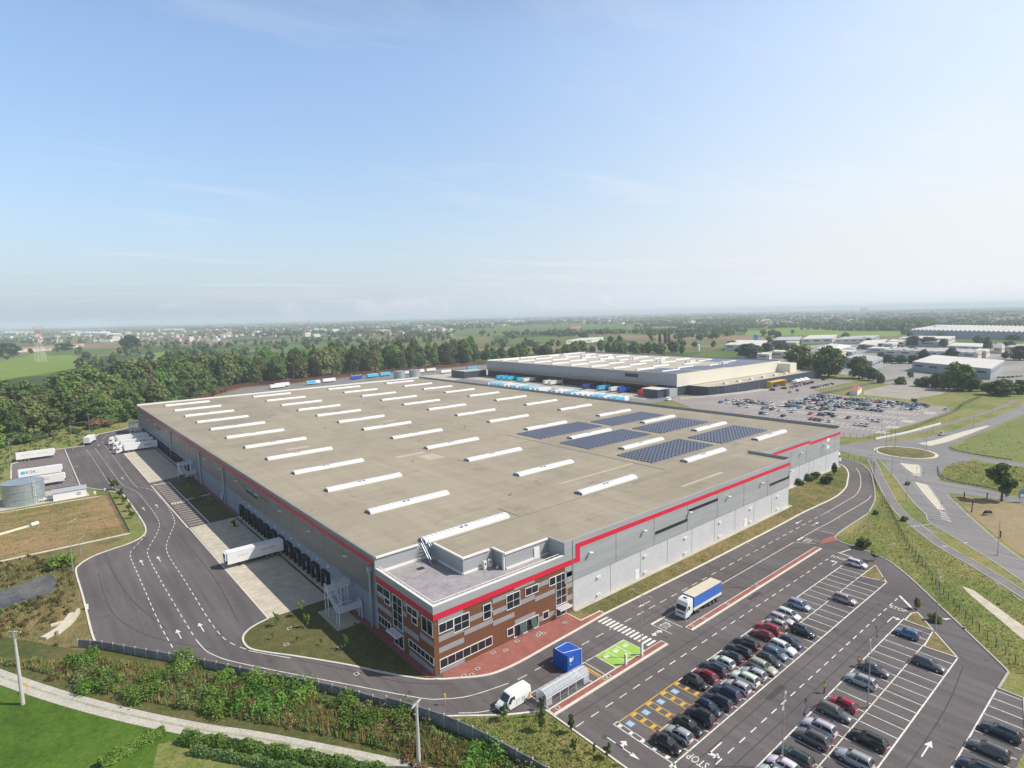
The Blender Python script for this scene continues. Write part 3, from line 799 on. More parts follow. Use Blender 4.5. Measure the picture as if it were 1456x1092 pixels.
# fields that show between the belts of trees
FLD = {'bright': ground_mat('bright_crop', [(.14, .21, .03), (.17, .24, .04), (.20, .26, .05)], .01, .05, .3, bump=0, fineamt=.12),
       'green': ground_mat('green_crop', [(.08, .13, .03), (.10, .155, .035), (.125, .17, .045)], .008, .05, .3, bump=0, fineamt=.12),
       'tan': ground_mat('ploughed_soil', [(.19, .135, .085), (.24, .17, .10), (.28, .20, .12)], .008, .05, .3, bump=0, fineamt=.12),
       'olive': ground_mat('stubble_field', [(.12, .125, .045), (.155, .15, .06), (.19, .17, .07)], .008, .05, .3, bump=0, fineamt=.12)}
for fi, (k, q) in enumerate((('bright', [(-30, 546), (130, 520), (105, 505), (60, 500), (-30, 520)]), ('bright', [(210, 514), (246, 508), (236, 500), (200, 505)]),
             ('tan', [(-30, 518), (60, 499), (165, 500), (170, 489), (20, 494), (-30, 500)]), ('green', [(60, 498), (165, 495), (160, 502), (70, 506)]),
             ('tan', [(150, 493), (330, 489), (330, 483), (150, 487)]),
             ('olive', [(395, 505), (560, 493), (700, 478), (705, 490), (540, 515), (410, 520)]), ('green', [(390, 492), (470, 486), (560, 484), (540, 491), (400, 503)]),
             ('green', [(640, 470), (760, 462), (900, 461), (900, 466), (650, 480)]), ('green', [(700, 483), (900, 476), (900, 482), (720, 490)]),
             ('tan', [(720, 497), (900, 489), (960, 487), (960, 496), (900, 500), (740, 503)]), ('tan', [(880, 476), (1075, 477), (1075, 482), (890, 484)]),
             ('olive', [(900, 484), (1070, 484), (1060, 490), (905, 492)]),
             ('bright', [(1060, 470), (1290, 471), (1275, 478), (1060, 477)]), ('bright', [(1092, 467), (1150, 465), (1200, 466), (1190, 471), (1085, 472)]),
             ('green', [(1070, 463), (1110, 461), (1110, 466), (1070, 467)]))):
    sheet('field', [G(*p)[:2] for p in q], .02 + .003 * fi, FLD[k])
# tar-sealed seams, tyre arcs and patched cuts in the asphalt
b = MB()
for p in (((57.5, 57.4), (100, 57.2), (148, 57.0)), ((60, 40.3), (100, 40.0), (128, 39.7)), ((62, 36.6), (95, 36.2), (126, 36)), ((70, 21.8), (92, 21.4), (104, 21.6), (116, 22.6)), ((10.5, 170), (10.2, 150), (11.5, 138), (15.5, 126), (23, 114)), ((13, 176), (14.2, 150), (17.8, 128)),
          ((30.5, 190), (31, 150), (29.2, 122)), ((87, 66.5), (120, 66.2), (150, 67)), ((118, 22.5), (122, 26), (127.5, 30.6)), ((60, 67.2), (90, 68), (130, 67.4)), ((33.5, 100), (39.5, 90), (44, 82), (50, 76))): b.ribbon(smooth(p, 6), .16, .0332)
for x, y in ((112, 57.6), (84, 39.6)): b.face([(x, y, .0331), (x + 5, y, .0331), (x + 5, y + .9, .0331), (x, y + .9, .0331)])
struct(b.build('asphalt_seams', mat('tar_seam', (.058, .053, .055), .8, .2, .5, coords='world')))
# ------------------------------------------------------------------ painted markings
ZM = .036
b = MB(); by = MB(); bb = MB()
def rect(B, x0, x1, y0, y1, z=ZM, m=0): B.face([(x0, y0, z), (x1, y0, z), (x1, y1, z), (x0, y1, z)], m)
def line(B, x0, y0, x1, y1, w=.14, z=ZM): B.ribbon([(x0, y0), (x1, y1)], w, z)
def arrow(B, x, y, ang, L=4.2, z=ZM, head=.75):
    c, s = math.cos(ang), math.sin(ang)
    R = lambda p: (x + p[0] * c - p[1] * s, y + p[0] * s + p[1] * c, z)
    B.face([R((-L / 2, -.09)), R((L / 2 - 1.4, -.09)), R((L / 2 - 1.4, .09)), R((-L / 2, .09))])
    B.face([R((L / 2 - 1.5, -head / 2)), R((L / 2, 0)), R((L / 2 - 1.5, head / 2))])
def turn_arrow(B, x, y, ang, side, L=3.6, z=ZM):
    c, s = math.cos(ang), math.sin(ang)
    R = lambda p: (x + p[0] * c - p[1] * s * side, y + p[0] * s + p[1] * c * side, z)
    def F(q):
        P = [R(k) for k in q]
        n = (Vector(P[1]) - Vector(P[0])).cross(Vector(P[2]) - Vector(P[1]))
        B.face(P if n.z > 0 else P[::-1])
    F([(-L / 2, -.09), (L / 2 - .55, -.09), (L / 2 - .55, .12), (-L / 2, .09)])
    F([(L / 2 - .95, -.09), (L / 2 - .3, -.09), (L / 2 - .6, .75), (L / 2 - 1.0, .75)])
    F([(L / 2 - 1.5, .7), (L / 2 - .15, .75), (L / 2 - .9, 1.45)])
def ground_text(B, s, x, y, ex, ey, size, z=ZM):
    v, f = text_geo(s, 1.0)
    ex, ey = Vector((*ex, 0)) * size[0], Vector((*ey, 0)) * size[1]
    n = len(B.v)
    for p in v: B.v.append((x + p[0] * ex.x + p[1] * ey.x, y + p[0] * ex.y + p[1] * ey.y, z))
    for q in f: B.f.append(tuple(n + i for i in q)); B.m.append(0)

# rows A and B
line(b, 77.8, 52.0, 146.2, 51.75, .2); line(b, 62.3, 42.0, 141.6, 41.85, .2); line(b, 62.9, 47.0, 141.2, 46.8, .16)
for k in range(26): line(b, 77.8 + 2.655 * k, 46.9, 77.8 + 2.655 * k, 51.9)
for k in range(29): line(b, 62.9 + 2.655 * k, 41.95, 62.9 + 2.655 * k, 46.9)
# rows C, D and E
line(b, 52, 34.5, 126.6, 34.25, .2); line(b, 56, 24.0, 118.4, 23.85, .2); line(b, 54, 29.25, 125.8, 28.9, .16)
for k in range(26): line(b, 57.4 + 2.652 * k, 29.1, 57.4 + 2.652 * k, 34.4)
for k in range(23): line(b, 57.4 + 2.652 * k, 23.95, 57.4 + 2.652 * k, 29.1)
line(b, 60, 17.7, 112.6, 17.55, .2)
for k in range(20): line(b, 112.35 - 2.645 * k, 12.4, 112.35 - 2.645 * k, 17.6)
# aisle dashes
b.dashes([(57.5, 55.6), (150, 55.5)], .17, 1.75, 1.55, ZM); b.dashes([(60, 38.3), (136.3, 37.8)], .17, 1.6, 1.45, ZM, .2)
# white ladder at the head of rows A and B
line(b, 62.05, 42.0, 62.05, 52.4, .16); line(b, 62.9, 42.0, 62.9, 52.2, .12)
for k in range(5): rect(b, 62.05, 62.9, 43.0 + 2.05 * k, 43.55 + 2.05 * k)
line(b, 62.05, 52.3, 63.0, 52.3, .14)
line(b, 61.2, 42.0, 62.2, 42.0, .4); line(b, 58.6, 38.3, 62.2, 42.0, .35)
# yellow bays
for k in range(5):
    x = 62.9 + 3.72 * k
    if k: 
        line(by, x, 47.1, x, 52.15, .13)
        line(by, x - 1.25, 47.1, x - 1.25, 52.15, .13)
        for q in range(3): rect(by, x - 1.25, x, 47.9 + 1.75 * q, 48.45 + 1.75 * q)
        rect(bb, x - 3.2, x - 2.1, 50.2, 51.3)
line(by, 62.9, 52.1, 77.8, 52.1, .16); line(by, 62.9, 47.1, 77.8, 47.1, .13)
rect(by, 69.3, 69.6, 61.0, 65.3); rect(by, 68.9, 69.05, 61.0, 65.3)
# green bays, their lines and pictograms
gb = MB(); rect(gb, 73.1, 80.9, 61.15, 65.7, .034)
struct(gb.build('green_charging_bays', M_GREENP))
for x in (73.1, 75.7, 78.3, 80.9, 70.3, 67.2): line(b, x, 61.1, x, 65.75, .15)
line(b, 57.4, 65.75, 81.0, 65.75, .16); line(b, 57.2, 61.05, 81.0, 61.05, .14); line(b, 57.4, 61.2, 57.4, 65.75, .14)
for x in (74.4, 77.0, 79.6):
    rect(b, x - .55, x + .35, 64.05, 64.42, ZM + .003); rect(b, x - .38, x + .15, 64.42, 64.75, ZM + .003); rect(b, x - .42, x - .2, 63.88, 64.05, ZM + .003); rect(b, x + .05, x + .25, 63.88, 64.05, ZM + .003)
    rect(b, x + .42, x + .62, 64.0, 64.95, ZM + .003)
# zebra crossing and service road
for k in range(13): rect(b, 82.5 - .02 * k, 85.0, 61.45 + .95 * k, 61.97 + .95 * k)
b.dashes([(58.5, 69.8), (82, 69.75)], .16, 2.1, 1.75, ZM, -.4); b.dashes([(86, 69.7), (176, 69.5)], .16, 2.1, 1.75, ZM)
line(b, 92.8, 65.65, 149.3, 65.65, .16); line(b, 149.3, 65.65, 152.6, 61.6, .14)
jl = lambda *L: [G(1180 + x / 9.1, 640 + y / 9.1)[:2] for x, y in L]
b.ribbon(smooth([(176.5, 69.5)] + jl((50, 755), (200, 665), (330, 585), (385, 500), (400, 410), (385, 310), (340, 235))), .16, ZM)
b.ribbon(smooth([(163, 65.7)] + jl((0, 935), (200, 815), (400, 700), (490, 640), (535, 590))), .16, ZM)
line(b, 154.5, 65.7, 163, 65.7, .16); line(b, 154.5, 61.0, 154.5, 65.7, .14); line(b, 162.6, 61.0, 162.6, 65.6, .14)
line(b, 89.1, 60.9, 89.1, 65.6, .14); line(b, 92.6, 61.0, 92.6, 65.6, .14); rect(b, 89.1, 92.6, 65.4, 65.85)
rect(b, 151.2, 154.4, 65.4, 65.85)
ground_text(b, 'STOP', 90.8, 63.4, (1, 0), (0, 1), (1.0, 2.6)); ground_text(b, 'STOP', 152.9, 63.6, (1, 0), (0, 1), (1.0, 2.4))
ground_text(b, 'STOP', 65.0, 40.2, (0, 1), (-1, 0), (1.25, 2.0)); ground_text(b, 'STOP', 130.0, 36.2, (0, -1), (1, 0), (1.25, 2.0)); ground_text(b, 'STOP', 147.2, 53.7, (0, -1), (1, 0), (1.25, 1.8))
line(b, 136.4, 37.9, 131.8, 34.1, .45); line(b, 150.2, 51.9, 150.6, 55.5, .3); line(b, 155.0, 54.2, 151.0, 55.0, .3)
# arrows
for x, y, a_ in ((94.5, 71.5, math.pi), (165, 71.4, math.pi), (167, 67.6, 0)): arrow(b, x, y, a_, 4.0)
arrow(b, 59.3, 47.5, -math.pi / 2, 4.2); turn_arrow(b, 59.3, 49.6, -math.pi / 2, 1, 3.2)
turn_arrow(b, 68.6, 39.9, math.pi, 1, 3.8); turn_arrow(b, 124.6, 35.9, 0, -1, 3.6); turn_arrow(b, 143.5, 53.3, 0, 1, 3.4)
turn_arrow(b, 87.3, 62.3, math.pi / 2, 1, 3.2); turn_arrow(b, 87.3, 62.3, math.pi / 2, -1, 3.2)
arrow(b, 90, 20.8, 0, 4.4, head=1.0); arrow(b, 131.5, 29.5, -.68, 4.2)
# lanes of the truck yard
L1 = smooth([(17.75, 171.4), (17.4, 150), (17.1, 131.4), (17.3, 120)], 4)
b.dashes([(23.7, 192), (21.6, 187), (18.4, 180.2), (17.8, 175.5)] + L1, .16, 1.75, 1.35, ZM); b.ribbon(smooth([(17.3, 119), (17.5, 115.5), (18.2, 112.6)], 4), .15, ZM)
b.dashes(smooth([(25.3, 346), (25.6, 300), (26, 261.3), (27.8, 249), (28.8, 240.3), (29, 215), (28.4, 200), (26, 190), (22.6, 180), (21.5, 174), (21.15, 158.6), (21.1, 140), (21.2, 121)], 6), .16, 1.75, 1.35, ZM)
b.dashes(smooth([(29.8, 364), (29.6, 300), (29.4, 256), (31.6, 247.5), (33.3, 241.7), (33.6, 220), (32.4, 200), (29.5, 189), (26.6, 179), (25.5, 170), (25.4, 154.6), (25.2, 140), (25.0, 125.1), (25.5, 116), (27.6, 109.6)], 6), .16, 1.75, 1.35, ZM)
b.ribbon(smooth([(27.6, 109.4), (30, 105.6), (32.5, 101.8)], 4), .15, ZM)
b.dashes([(21.9, 346), (22.4, 300), (22.6, 262)], .15, 1.6, 1.2, ZM); b.ribbon(smooth([(22.6, 262), (22.9, 257), (24.2, 251)], 4), .14, ZM)
b.ribbon(smooth([(21.2, 120.4), (21.7, 114.8), (22.8, 111.2), (24.5, 107.6), (30, 98.5), (37, 87.5), (43.8, 76.9), (46.4, 74.1), (50.3, 71.7), (56.8, 70.1)], 6), .16, ZM)
b.ribbon(smooth([(46.5, 69.6), (49, 67.6), (52.5, 66.2), (57.4, 65.75)], 4), .15, ZM)
line(b, 34.0, 189.5, 34.0, 250.2, .3); line(b, 14.0, 269.5, 14.0, 355.2, .28)
for x, y in ((19.2, 124.7), (23.1, 124.5), (19.5, 169.7), (23.2, 169.2), (27.2, 219.5), (31.0, 220), (27.4, 269.5), (23.6, 268.8), (27.4, 353)): arrow(b, x, y, math.pi / 2, 4.4, head=1.0)
for k in range(5): rect(b, 35.1 + .85 * k, 35.65 + .85 * k, 218.4, 220.8)
b.dashes([(30.5, 371), (33.4, 380), (38, 388)], .15, 30, 1, ZM)
# public roads
bw = MB()
ms = offset(mainW, -5.6)
bw.dashes(ms[6:], .16, 3, 4.5, .0405); bw.ribbon(offset(mainW, -.45)[4:], .14, .04); bw.ribbon(offset(mainE, .45)[8:], .16, .0402)
bw.dashes([(367, 67.6), (418, 66.8), (640, 70)], .16, 3, 4.5, .04)
for k in range(6): rect(bw, 241.0 + 1.7 * k, 242.0 + 1.7 * k, 62.6 + .55 * k, 65.2 + .55 * k, .0412)
for k in range(4): bw.ribbon([(203.2 - 2.2 * k, 47.6 - .7 * k), (202.0 - 2.2 * k, 45.6 - .9 * k)], .6, .0416)
line(bw, 180.8, 36.0, 173.0, 39.4, .4, .0445); bw.ribbon([(189.5, 46.0), (182, 49.8)], .3, .0446)
for p in isl:
    bw.ribbon(offset(p + [p[0]], .35 if sum(p[i][0] * p[(i + 1) % len(p)][1] - p[(i + 1) % len(p)][0] * p[i][1] for i in range(len(p))) < 0 else -.35), .14, .0418)
struct(bw.build('road_lines', M_WORN))
struct(b.build('white_markings', M_WHITE)); struct(by.build('yellow_markings', M_YELL)); struct(bb.build('blue_bay_squares', M_BLUEP))
# wheelchair emblem in the blue squares
b = MB()
for k in range(1, 5):
    cx, cy = 62.9 + 3.72 * k - 2.65, 50.72; z = ZM + .003
    b.ribbon(circle(cx, cy - .05, .24, 14), .09, z, closed=True); rect(b, cx - .05, cx + .05, cy, cy + .32, z); rect(b, cx - .3, cx - .02, cy + .06, cy + .14, z)
    b.poly(circle(cx, cy + .4, .08, 8), z)
struct(b.build('wheelchair_emblems', M_WHITE))
# manhole lids and gully grates
b = MB()
for x, y in ((52.5, 76.6), (53.6, 75.9), (55.4, 76.6), (62.5, 77.7), (66.0, 78.6), (70.2, 77.4), (70.9, 77.9), (71.4, 77.2), (77.2, 77.3), (60.4, 78.6), (58.4, 60.3), (69.4, 60.3), (70.3, 60.3), (79.0, 60.3), (94.2, 60.0), (98.3, 60.0), (118.5, 60.0), (119.2, 60.0), (107, 60)):
    z = .132 if y > 70 else .163
    b.box(x - .42, x + .42, y - .36, y + .36, z - .05, z + .006, 0); b.box(x - .22, x + .22, y - .18, y + .18, z - .05, z + .012, 1)
for x, y in ((40.6, 99.0), (33.5, 106.6), (39.2, 89.3), (36, 112)): b.box(x - .45, x + .45, y - .45, y + .45, .05, .115, 0); b.box(x - .25, x + .25, y - .25, y + .25, .05, .122, 1)
struct(b.build('manhole_covers', [M_CONC, M_DARK]))
# ------------------------------------------------------------------ the large warehouse with its office corner
XL, YF, YF2 = 48.8, 79.7, 88.3
HB = thing('warehouse', 'vast grey logistics warehouse with flat tan roof, red stripe and brown office corner', 'warehouse', (140, 230, 0))
def part(B, name, mats, smooth_=False): return B.build(name, mats, HB, True, smooth_)
def fbox(B, side, a0, a1, z0, z1, d0, d1, m=0):
    if side == 'R': B.box(a0, a1, YF - d1, YF - d0, z0, z1, m)
    elif side == 'R2': B.box(a0, a1, YF2 - d1, YF2 - d0, z0, z1, m)
    else: B.box(XL - d1, XL - d0, a0, a1, z0, z1, m)
TERR = [(48.8, 79.7), (79.6, 79.7), (79.6, 84.3), (68.3, 84.3), (68.3, 88.1), (61.0, 88.1), (61.0, 99.8), (48.8, 99.8)]
MAIN = [(48.8, 99.8), (61.0, 99.8), (61.0, 88.1), (68.3, 88.1), (68.3, 84.3), (79.6, 84.3), (79.6, 79.7), (176.4, 79.7), (176.4, 88.3), (236.5, 88.3), (230.5, 382), (48.8, 382)]
b = MB(); b.prism(MAIN, 0, 6.4, 0); part(b, 'lower_wall', M_PRECAST)
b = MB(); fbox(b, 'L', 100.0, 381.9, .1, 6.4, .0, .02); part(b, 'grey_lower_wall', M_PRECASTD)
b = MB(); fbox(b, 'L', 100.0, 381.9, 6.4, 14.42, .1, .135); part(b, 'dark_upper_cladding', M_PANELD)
b = MB(); b.prism([(p[0] + (-.12 if p[0] < 49 else .12 if p[0] > 170 else 0), p[1] + (-.12 if p in ((79.6, 79.7), (176.4, 79.7), (176.4, 88.3), (236.5, 88.3)) else .12 if p[1] > 300 else 0)) for p in MAIN], 6.4, 14.42, 0)
part(b, 'upper_cladding', M_PANEL)
b = MB(); b.poly(MAIN, 14.46); part(b, 'flat_roof', M_ROOF)
# parapets and copings
b = MB()
b.kerb([(48.75, 99.95), (48.75, 382)], .34, 14.3, 14.78); part(b, 'left_parapet', M_COPE)
b = MB()
b.kerb([(79.5, 79.72), (176.4, 79.72)], .34, 14.35, 15.0); b.kerb([(176.4, 88.32), (211.5, 88.32)], .34, 14.3, 15.0); b.kerb([(211.5, 88.32), (236.4, 88.32)], .34, 13.4, 14.9)
part(b, 'front_parapet', M_PANEL)
b = MB()
b.kerb([(176.35, 79.9), (176.35, 93)], .3, 14.3, 15.35); b.kerb([(236.4, 88.5), (230.4, 382)], .4, 14.3, 15.6)
part(b, 'side_parapet', M_COPE)
b = MB(); b.kerb([(49, 381.9), (230.4, 381.9)], .4, 14.3, 15.25); part(b, 'rear_parapet', M_COPEW)
# red stripe
b = MB()
fbox(b, 'L', 100.0, 381.9, 12.75, 13.6, .12, .16)
fbox(b, 'L', 79.65, 99.8, 10.0, 11.05, .0, .05)
fbox(b, 'R', 48.75, 84.0, 9.9, 10.95, .0, .15)
fbox(b, 'R', 82.7, 84.0, 10.95, 13.85, .12, .16); fbox(b, 'R', 84.0, 176.5, 12.85, 13.85, .12, .16)
fbox(b, 'R2', 176.6, 210.4, 13.1, 14.0, .12, .16); fbox(b, 'R2', 210.2, 236.6, 12.35, 13.3, .12, .165)
part(b, 'red_stripe', M_RED)
# vertical joints of the cladding and of the precast panels
def joint(*A): q = MB(); fbox(q, *A); part(q, 'wall_joint', M_JOINT)
for k in range(8): joint('R', 95.3 + 13.5 * k - .05, 95.3 + 13.5 * k + .05, 6.4, 12.85, .12, .15)
for k in range(8): joint('R', 93.6 + 10.3 * k - .04, 93.6 + 10.3 * k + .04, .2, 6.3, .0, .03)
for k in range(5): joint('R2', 184 + 12 * k - .06, 184 + 12 * k + .06, 6.4, 12.3, .12, .15); joint('R2', 181 + 11 * k - .04, 181 + 11 * k + .04, .2, 6.3, 0, .03)
for k in range(28): joint('L', 104 + 10 * k - .05, 104 + 10 * k + .05, 6.5, 12.7, .12, .15); joint('L', 106 + 10 * k - .04, 106 + 10 * k + .04, .2, 6.3, 0, .03)
joint('R', 81.75, 81.95, 0, 14.9, .12, .17)
# strip windows
b = MB()
for sd, a0, a1, z0 in (('R', 109.2, 122.3, 8.75), ('R', 122.7, 136.0, 10.9), ('R', 163.9, 176.2, 8.9), ('R2', 186.5, 193.5, 9.6), ('L', 171.5, 182.2, 9.5), ('L', 182.4, 193.8, 10.6), ('L', 160.4, 170.2, 10.6), ('L', 316, 327, 9.6), ('L', 327, 338, 10.6)):
    b = MB(); fbox(b, sd, a0, a1, z0, z0 + .75, .1, .17); part(b, 'strip_window', M_GLASS)
# wall lamps, doors, small vents
def wall_lamp(side, a, z):
    q = MB(); fbox(q, side, a - .4, a + .4, z - .02, z + .1, .55, 1.1); fbox(q, side, a - .06, a + .06, z - .35, z + .05, .12, .7)
    part(q, 'wall_lamp', M_WHITEP)
for k in range(6): wall_lamp('R', 86.7 + 18 * k, 11.1)
for a in (181, 203, 222): wall_lamp('R2', a, 10.8)
for k in range(14): wall_lamp('L', 112 + 19.5 * k, 11.3)
def flood(side, a, z):
    q = MB(); fbox(q, side, a - .5, a - .15, z - .15, z + .17, .0, .4); fbox(q, side, a + .12, a + .5, z - .08, z + .2, .0, .36); fbox(q, side, a - .15, a + .12, z, z + .08, 0, .15)
    part(q, 'twin_vent_box', M_WHITEP)
for k in range(6):
    for z in (4.7, .9): flood('R', 89.6 + 15.9 * k, z)
for k in range(12): 
    q = MB(); fbox(q, 'L', 122.6 + 5.72 * k, 122.9 + 5.72 * k, 5.2, 5.6, 0, .3); part(q, 'dock_lamp', M_WHITEP)
def door(side, a0, a1, h=2.2, m=M_WHITEP):
    q = MB(); fbox(q, side, a0, a1, .12, h, .0, .07); fbox(q, side, a0 + .1, a1 - .1, .2, h - .1, .07, .09); part(q, 'door', m)
door('R', 102, 103.4, 2.3); door('R', 150, 151.4, 2.4); door('R2', 190.5, 191.9, 2.6); door('L', 211.2, 212.4, 2.3, M_OFFW); door('L', 209, 210, 2.3, M_DARK)
for z in (8.5, 11.2): q = MB(); fbox(q, 'R2', 224.5, 227.0, z, z + 1.2, .1, .18); part(q, 'white_wall_window', M_WHITEP)
# dock doors, each a shelter with its curtain and door leaf
def dock(y):
    q = MB()
    fbox(q, 'L', y - 1.75, y - 1.2, .15, 4.0, 0, .75); fbox(q, 'L', y + 1.2, y + 1.75, .15, 4.0, 0, .75); fbox(q, 'L', y - 1.2, y + 1.2, 3.15, 4.05, 0, .78)
    o = q.build('dock_shelter', M_BLACK, HB, True)
    q = MB(); fbox(q, 'L', y - 1.2, y + 1.2, 1.1, 3.15, 0, .12)
    for k in range(3): fbox(q, 'L', y - 1.15, y + 1.15, 1.25 + .65 * k, 1.75 + .65 * k, .12, .14)
    q.build('dock_door_leaf', M_FACTG, o)
    for s in (-1.2, .85): q = MB(); fbox(q, 'L', y + s, y + s + .35, .35, 1.0, 0, .3); q.build('dock_bumper', M_DARK, o)
DOCK1 = [124.0 + 5.72 * k for k in range(12)]
DOCK2 = [260.5 + 5.72 * k for k in range(19)]
for y in DOCK1 + DOCK2: dock(y)
# rainwater pipes and gutter boxes
for y in (101.4, 206.0, 238.2, 291):
    q = MB(); fbox(q, 'L', y - .45, y + .45, 11.5, 12.5, .15, .95); q.tube((XL - .5, y, .2), (XL - .5, y, 11.6), .28, 8)
    part(q, 'downpipe', M_GALV)
# --- office corner
b = MB(); b.prism(TERR, 0, 11.25, 0, 1); part(b, 'office_wall', [M_WOOD, M_TERR])
b = MB(); b.poly([(79.6, 79.69), (81.8, 79.69), (81.8, 79.5), (79.6, 79.5)], 9.9)
fbox(b, 'R', 79.7, 81.7, .1, 9.9, 0, .08); part(b, 'office_end_bay', M_WOOD)
b = MB()
fbox(b, 'R', 48.72, 81.7, 10.95, 12.3, .0, .13); fbox(b, 'L', 79.75, 99.8, 11.05, 12.3, .0, .06)
b.box(48.8, 79.6, 79.72, 80.05, 11.2, 12.35); b.box(48.82, 49.15, 80.05, 99.8, 11.2, 12.35); b.box(79.55, 79.9, 79.75, 84.3, 11.2, 14.9)
part(b, 'office_parapet', M_PANEL)
b = MB(); b.kerb([(49.0, 99.7), (49.0, 79.9), (79.5, 79.9)], .42, 12.3, 12.42)
b.kerb([(49.55, 99.5), (49.55, 80.5), (79.3, 80.5)], .12, 12.55, 12.62)
for k in range(14): b.box(49.5, 49.6, 81 + 1.4 * k, 81.1 + 1.4 * k, 11.25, 12.6)
for k in range(22): b.box(50.5 + 1.35 * k, 50.6 + 1.35 * k, 80.45, 80.55, 11.25, 12.6)
part(b, 'terrace_rail', M_COPEW)
b = MB()
wl_ = [(48.8, 99.75), (61.05, 99.75), (61.05, 88.15), (68.25, 88.15), (68.25, 84.35), (79.6, 84.35)]
b.kerb([(48.9, 99.7), (58.3, 99.7)], .42, 14.4, 14.72); b.kerb([(60.95, 98), (60.95, 88.05), (67.2, 88.05)], .42, 14.4, 14.72); b.kerb([(68.2, 88.2), (68.2, 84.25), (79.4, 84.25)], .42, 14.4, 14.72)
b.box(49.2, 60.9, 99.62, 99.8, 11.27, 11.75); b.box(60.8, 60.98, 88.1, 99.6, 11.27, 11.7); b.box(61, 68.25, 87.95, 88.08, 11.27, 11.7); b.box(68.4, 79.5, 84.15, 84.29, 11.27, 11.7)
part(b, 'terrace_coping', M_COPEW)
b = MB(); b.box(75.6, 77.0, 84.1, 84.28, 11.3, 13.6); part(b, 'terrace_door', M_WHITEP)
for x, y in ((65.6, 87.35), (66.9, 87.45)):
    q = MB(); q.box(x - .35, x + .35, y - .25, y + .25, 11.3, 12.9); q.tube((x, y - .27, 12.35), (x, y - .25, 12.35), .2, 12, 1)
    part(q, 'air_conditioner', [M_OFFW, M_DARK])
q = MB(); q.box(55.8, 57.2, 95.6, 96.6, 11.26, 11.33); part(q, 'floor_hatch', M_DARK)
q = MB(); q.tube((67.6, 86, 11.26), (67.6, 86, 11.7), .28, 10); q.box(67.95, 68.3, 84.4, 84.9, 11.26, 14.5); part(q, 'vent_stub', M_WHITEP)
# steps from the terrace up to the roof
q = MB()
for k in range(12): q.box(59.1, 60.5, 96.4 + .28 * k, 96.66 + .28 * k, 11.35 + .27 * k, 11.40 + .27 * k)
for x in (59.05, 60.55):
    q.tube((x, 96.3, 11.3), (x, 99.8, 14.6), .07, 5); q.tube((x, 96.3, 12.3), (x, 99.8, 15.6), .05, 5); q.tube((x, 96.3, 11.3), (x, 96.3, 12.3), .05, 5); q.tube((x, 98, 12.9), (x, 98, 13.9), .04, 5); q.tube((x, 99.8, 14.5), (x, 101.4, 14.5), .06, 5); q.tube((x, 99.8, 15.6), (x, 101.4, 15.6), .05, 5)
part(q, 'roof_steps', M_GALV)
# grey bands over the brown cladding
b = MB()
mods = [(49.7, 54.9), (54.9, 61.3), (61.3, 66.4), (66.4, 71.6), (71.6, 76.9), (80.15, 81.7)]
bands = [[(8.9, 9.88), (5.75, 6.75), (3.75, 4.7), (.12, .85)], [(7.0, 7.9), (4.95, 5.85)], [(8.5, 9.4), (6.3, 7.2), (4.3, 5.2)], [(9.3, 9.88), (6.0, 6.9), (2.65, 3.5)], [(7.9, 8.8), (5.4, 6.3)], [(7.6, 8.6), (5.2, 6.2), (2.6, 3.7), (.9, 1.6)]]
M_BAND = mat('band_panel_grey', (.31, .31, .31), .5, .05, .5, coords='world')
def band(*A): q = MB(); fbox(q, *A); part(q, 'grey_band_panel', M_BAND)
for (a0, a1), bs in zip(mods, bands):
    for z0, z1 in bs: band('R', a0 + .03, a1 - .03, z0, z1, .0, .05 if a0 < 79 else .12)
band('R', 72.6, 77.0, .9, 1.9, 0, .05)
for a0, a1, z0, z1 in ((79.8, 84, 5.2, 6.2), (84.5, 89.5, 4.2, 5.2), (94, 99.6, 4.8, 5.8), (79.8, 83, 8.8, 9.7), (84, 89.5, 8.9, 9.9), (94, 99.6, 7.2, 8.0), (80, 88, .2, 1.2), (88.5, 94, 7.0, 7.8)): band('L', a0, a1, z0, z1, 0, .05)
def window(side, a0, a1, z0, z1, cols, rows, name='window', skip=()):
    o = MB()
    fbox(o, side, a0, a1, z0, z0 + .13, .0, .12); fbox(o, side, a0, a1, z1 - .1, z1, 0, .12); fbox(o, side, a0, a0 + .1, z0 + .13, z1 - .1, 0, .12); fbox(o, side, a1 - .1, a1, z0 + .13, z1 - .1, 0, .12)
    for k in range(1, cols): x = a0 + (a1 - a0) * k / cols; fbox(o, side, x - .03, x + .03, z0 + .13, z1 - .1, 0, .1)
    for k in range(1, rows): z = z0 + (z1 - z0) * k / rows; fbox(o, side, a0 + .1, a1 - .1, z - .03, z + .03, 0, .095)
    w = o.build(name, M_WHITEP, HB, True)
    g = MB(); fbox(g, side, a0 + .1, a1 - .1, z0 + .13, z1 - .1, .0, .07)
    g.build('pane', M_GLASS, w)
    return w
window('R', 49.75, 52.8, 7.2, 8.95, 2, 1); window('R', 52.8, 56.1, 6.2, 8.95, 2, 2); window('R', 59.15, 60.95, 6.15, 9.0, 1, 2); window('R', 64.5, 67.8, 6.1, 9.0, 2, 2); window('R', 69.1, 72.45, 7.2, 8.85, 2, 1)
window('R', 75.35, 77.1, 7.2, 8.9, 1, 1); window('R', 77.1, 80.2, 2.5, 8.9, 2, 4); window('R', 77.1, 79.9, .12, 2.0, 2, 1, 'entrance_door'); window('R', 49.75, 61.0, .9, 2.65, 7, 1); window('R', 64.5, 66.1, .95, 2.5, 1, 1); window('R', 66.1, 72.4, .15, 2.6, 4, 1); window('R', 73.5, 75.1, .95, 2.55, 1, 1)
